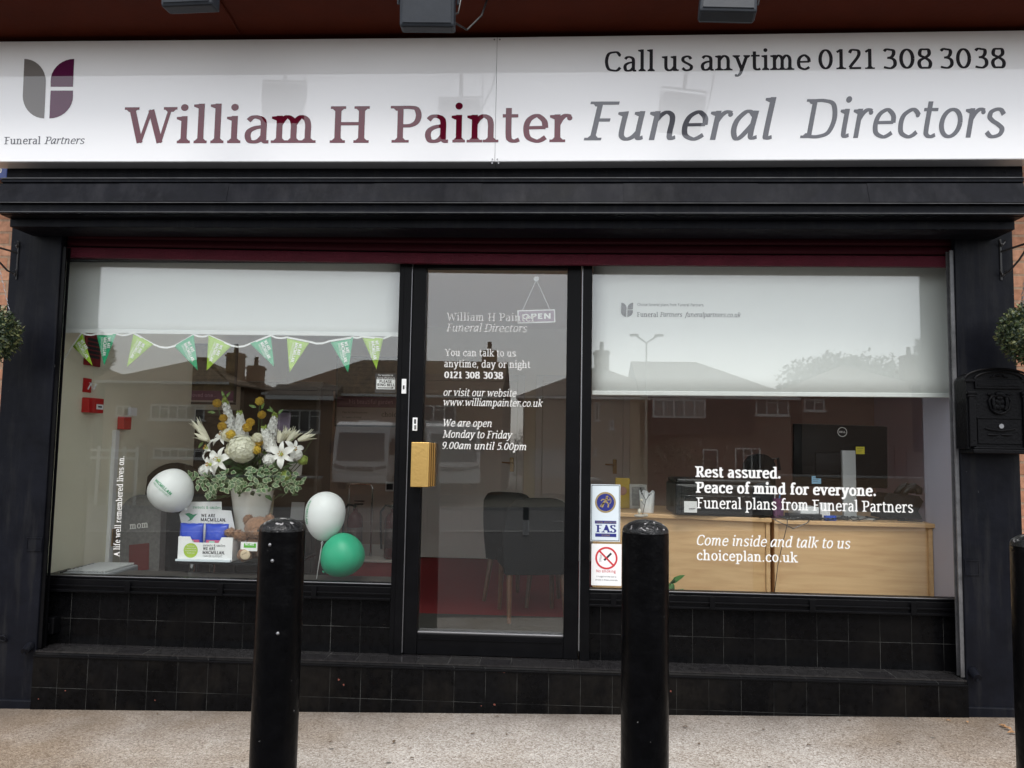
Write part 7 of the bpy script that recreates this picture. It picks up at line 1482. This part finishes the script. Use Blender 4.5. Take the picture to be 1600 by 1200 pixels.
for i, (px, D, rz, lab) in enumerate(((561, 27, 0, 'white motorhome facing the road, parked square on'), (706, 28, -14, 'white motorhome turned slightly so its side shows'))):
    q = mir(px, 768, D); o = mh if i == 0 else dup(mh, (q.x, -D, 0), lab); o.location = (q.x, -D-.2, q.z); o['label'] = lab; o.rotation_euler.z = R(rz)
# front walls, hedge, rail fence, tree, lamp post
def base_z(x): return gz(x)-.95
q0, q1 = mir(132, 715, 25), mir(212, 715, 25); t = thing('rail_fence', ((q0.x+q1.x)/2, -25, base_z(q0.x)), 'white painted rail fence across the road', 'fence'); g = G()
for z in (.55, .85): g.box(q0.x, q1.x, -25.03, -24.99, q0.z+z-.6, q0.z+z-.5)
g.out('rail', upvc, t)
for i in range(5): xx = q0.x+(q1.x-q0.x)*i/4; g = G(); g.box(xx-.05, xx+.05, -25.1, -25.035, base_z(xx)-.2, q0.z+.45); g.out('post', upvc, t)
for lab, a, b_, D in (('low brick garden wall opposite the flower display window', 330, 500, 25.5), ('low brick garden wall opposite the office desks', 1090, 1480, 25.5)):
    q0, q1 = mir(a, 750, D), mir(b_, 750, D); t = thing('garden_wall', ((q0.x+q1.x)/2, -D, base_z(q0.x)), lab, 'wall'); zt = mir((a+b_)/2, 746, D).z; g = G(); g.box(q0.x, q1.x, -D-.22, -D, -1.6, zt); g.out('wall_brickwork', M['brick2'], t); g = G(); g.box(q0.x-.03, q1.x+.03, -D-.25, -D+.03, zt+.0005, zt+.07); g.out('coping', kerb_m, t)
hl = [mat('hedge_leaf', (.07, .10, .025), .6), mat('hedge_leaf_dark', (.03, .05, .015), .6)]
def bush(name, lab, cat, c, rx, ry, rz_, n, s_, trunk=None, grp=None):
    t = thing(name, (c[0], c[1], trunk if trunk is not None else c[2]-rz_), lab, cat, grp); rr = random.Random(int(abs(c[0])*100)); g = G()
    for i in range(n):
        z = rr.uniform(-1, 1); a = rr.uniform(0, 6.283); q = math.sqrt(1-z*z); d_ = Vector((q*math.cos(a), q*math.sin(a), z)); k = 1+.28*noise.noise(d_*2.2+Vector(c)); p = Vector(c)+Vector((d_.x*rx, d_.y*ry, d_.z*rz_))*k*rr.uniform(.6, 1); g.cur = rr.randint(0, 1); g.leaf(p, (rr.uniform(-1, 1), rr.uniform(-1, 1), rr.uniform(-1, 1)), (.1, .2, 1), s_*rr.uniform(.7, 1.4), s_*.6)
    g.cur = 0; g.out('crown' if trunk is not None else 'foliage', hl, t)
    if trunk is not None:
        g = G(); g.tube([(c[0], c[1], trunk-.3), (c[0]+.1, c[1], (trunk+c[2])/2), (c[0], c[1], c[2])], [.2, .15, .08], 8); [g.tube([(c[0], c[1], (trunk+c[2])/2), (c[0]+rx*.5*math.cos(a), c[1]+ry*.5*math.sin(a), c[2]+rz_*.2)], [.09, .03], 6) for a in (0, 1.6, 3.1, 4.7)]; g.out('trunk', mat('bark_%d' % int(abs(c[0])*10), (.07, .05, .035), .9), t)
    else: g = G(); g.tube([(c[0], c[1], c[2]-rz_*1.1), (c[0], c[1], c[2])], .06, 6); g.out('stem', hl[1], t)
q = mir(1050, 735, 26.5); bush('hedge', 'rounded green hedge across the road opposite the office desks', 'hedge', (q.x, q.y, q.z-.1), 1.9, .8, 1.3, 2600, .09)
q = mir(812, 712, 45); bush('tree', 'small tree in the gap between the two houses opposite', 'tree', (q.x+.5, q.y, q.z), 1.3, 1.3, 1.6, 1500, .16, -1.0)
for i, (px, py, r) in enumerate(((1290, 585, 3.2), (1350, 590, 3.4), (1420, 596, 3.0))):
    q = mir(px, py+25, 50); bush('tree', ('tall rounded tree behind the roofs opposite, nearest the clad house', 'broad tree in the middle of the three behind the roofs opposite', 'tree behind the roofs opposite, farthest from the clad house')[i], 'tree', (q.x, q.y, q.z), r, r, r*.8, 4200, .34, -1.0, 'trees behind the roofs')
q = mir(1010, 532, 30); t = thing('street_lamp', (q.x, q.y, base_z(q.x)), 'slim street lamp with a double head across the road', 'street lamp'); g = G(); g.tube([(q.x, q.y, -1.3), (q.x, q.y, q.z-.1)], [.06, .035], 10); g.out('lamp_post', kerb_m, t); g = G(); g.tube([(q.x-.5, q.y, q.z+.25), (q.x, q.y, q.z-.1), (q.x+.5, q.y, q.z+.25)], .05, 6); g.box(q.x-.75, q.x-.35, q.y-.1, q.y+.1, q.z+.2, q.z+.3); g.box(q.x+.35, q.x+.75, q.y-.1, q.y+.1, q.z+.2, q.z+.3); g.out('lamp_head', kerb_m, t)
# marker post on the far kerb with a pale reflective band
q = mir(821, 868, 8.2); zt = mir(821, 792, 8.2).z; t = thing('marker_post', (q.x, -8.2, gz(q.x)), 'dark marker post with a pale reflective band at the kerb behind the camera', 'post'); g = G(); g.cyl((q.x, -8.2, gz(q.x)-.2), (q.x, -8.2, zt), .05, n=20); g.out('post_body', M['blackp'], t); g = G(); za, zb_ = mir(821, 812, 8.2).z, mir(821, 840, 8.2).z; g.cyl((q.x, -8.2, zb_), (q.x, -8.2, za), .0515, n=20); g.out('reflective_band', M['white'], t)

# dry leaves and bits on the pavement
dl = [mat('dry_leaf_brown', (.10, .065, .04), .8), mat('dry_leaf_tan', (.34, .19, .09), .8)]
def on_ground(px, py):
    d = (px-800)/FPX*RGT-(py-600)/FPX*UPV+FWD; t = 1.0
    for _ in range(6): p = EYE+d*t; t *= (EYE.z-gz(p.x))/(EYE.z-p.z)
    return EYE+d*t
rl_ = random.Random(8)
def dry_leaf(px, py, L, k, lab, grp):
    p = on_ground(px, py); a = rl_.uniform(0, 6.28); g = G(); g.leaf(p+Vector((0, 0, .006)), (math.cos(a), math.sin(a), rl_.uniform(.0, .25)), (0, 0, 1), L, L*.55, .25); o = g.out('dry_leaf', dl[k]); tag(o, lab, 'leaf', grp); md = o.modifiers.new('thick', 'SOLIDIFY'); md.thickness = .001
for px, py, L in ((614, 1163, .03), (514, 1162, .022), (735, 1149, .025), (774, 1121, .022), (794, 1149, .018), (1075, 1138, .028), (1092, 1165, .02), (1191, 1142, .022), (1260, 1166, .024), (1409, 1164, .026), (1330, 1128, .02), (245, 1118, .018), (640, 1187, .022)): dry_leaf(px, py, L, 0, 'small dark dry leaf lying on the open pavement', 'dark dry leaves on the pavement')
for px, py, L in ((1574, 1138, .04), (1582, 1143, .045), (1590, 1148, .05), (1562, 1136, .03), (1595, 1156, .04), (1478, 1127, .022), (1512, 1131, .022)): dry_leaf(px, py, L, 1, 'tan dry leaf blown against the foot of the pilaster with the mailbox', 'tan leaves in the corner')
for px, py, L in ((52, 1100, .04), (60, 1104, .045), (116, 1109, .025), (288, 1108, .018)): dry_leaf(px, py, L, 1, 'tan dry leaf at the foot of the step below the flower window', 'tan leaves along the step')
for _o in list(bpy.data.objects):
    if '_o' in _o: del _o['_o']
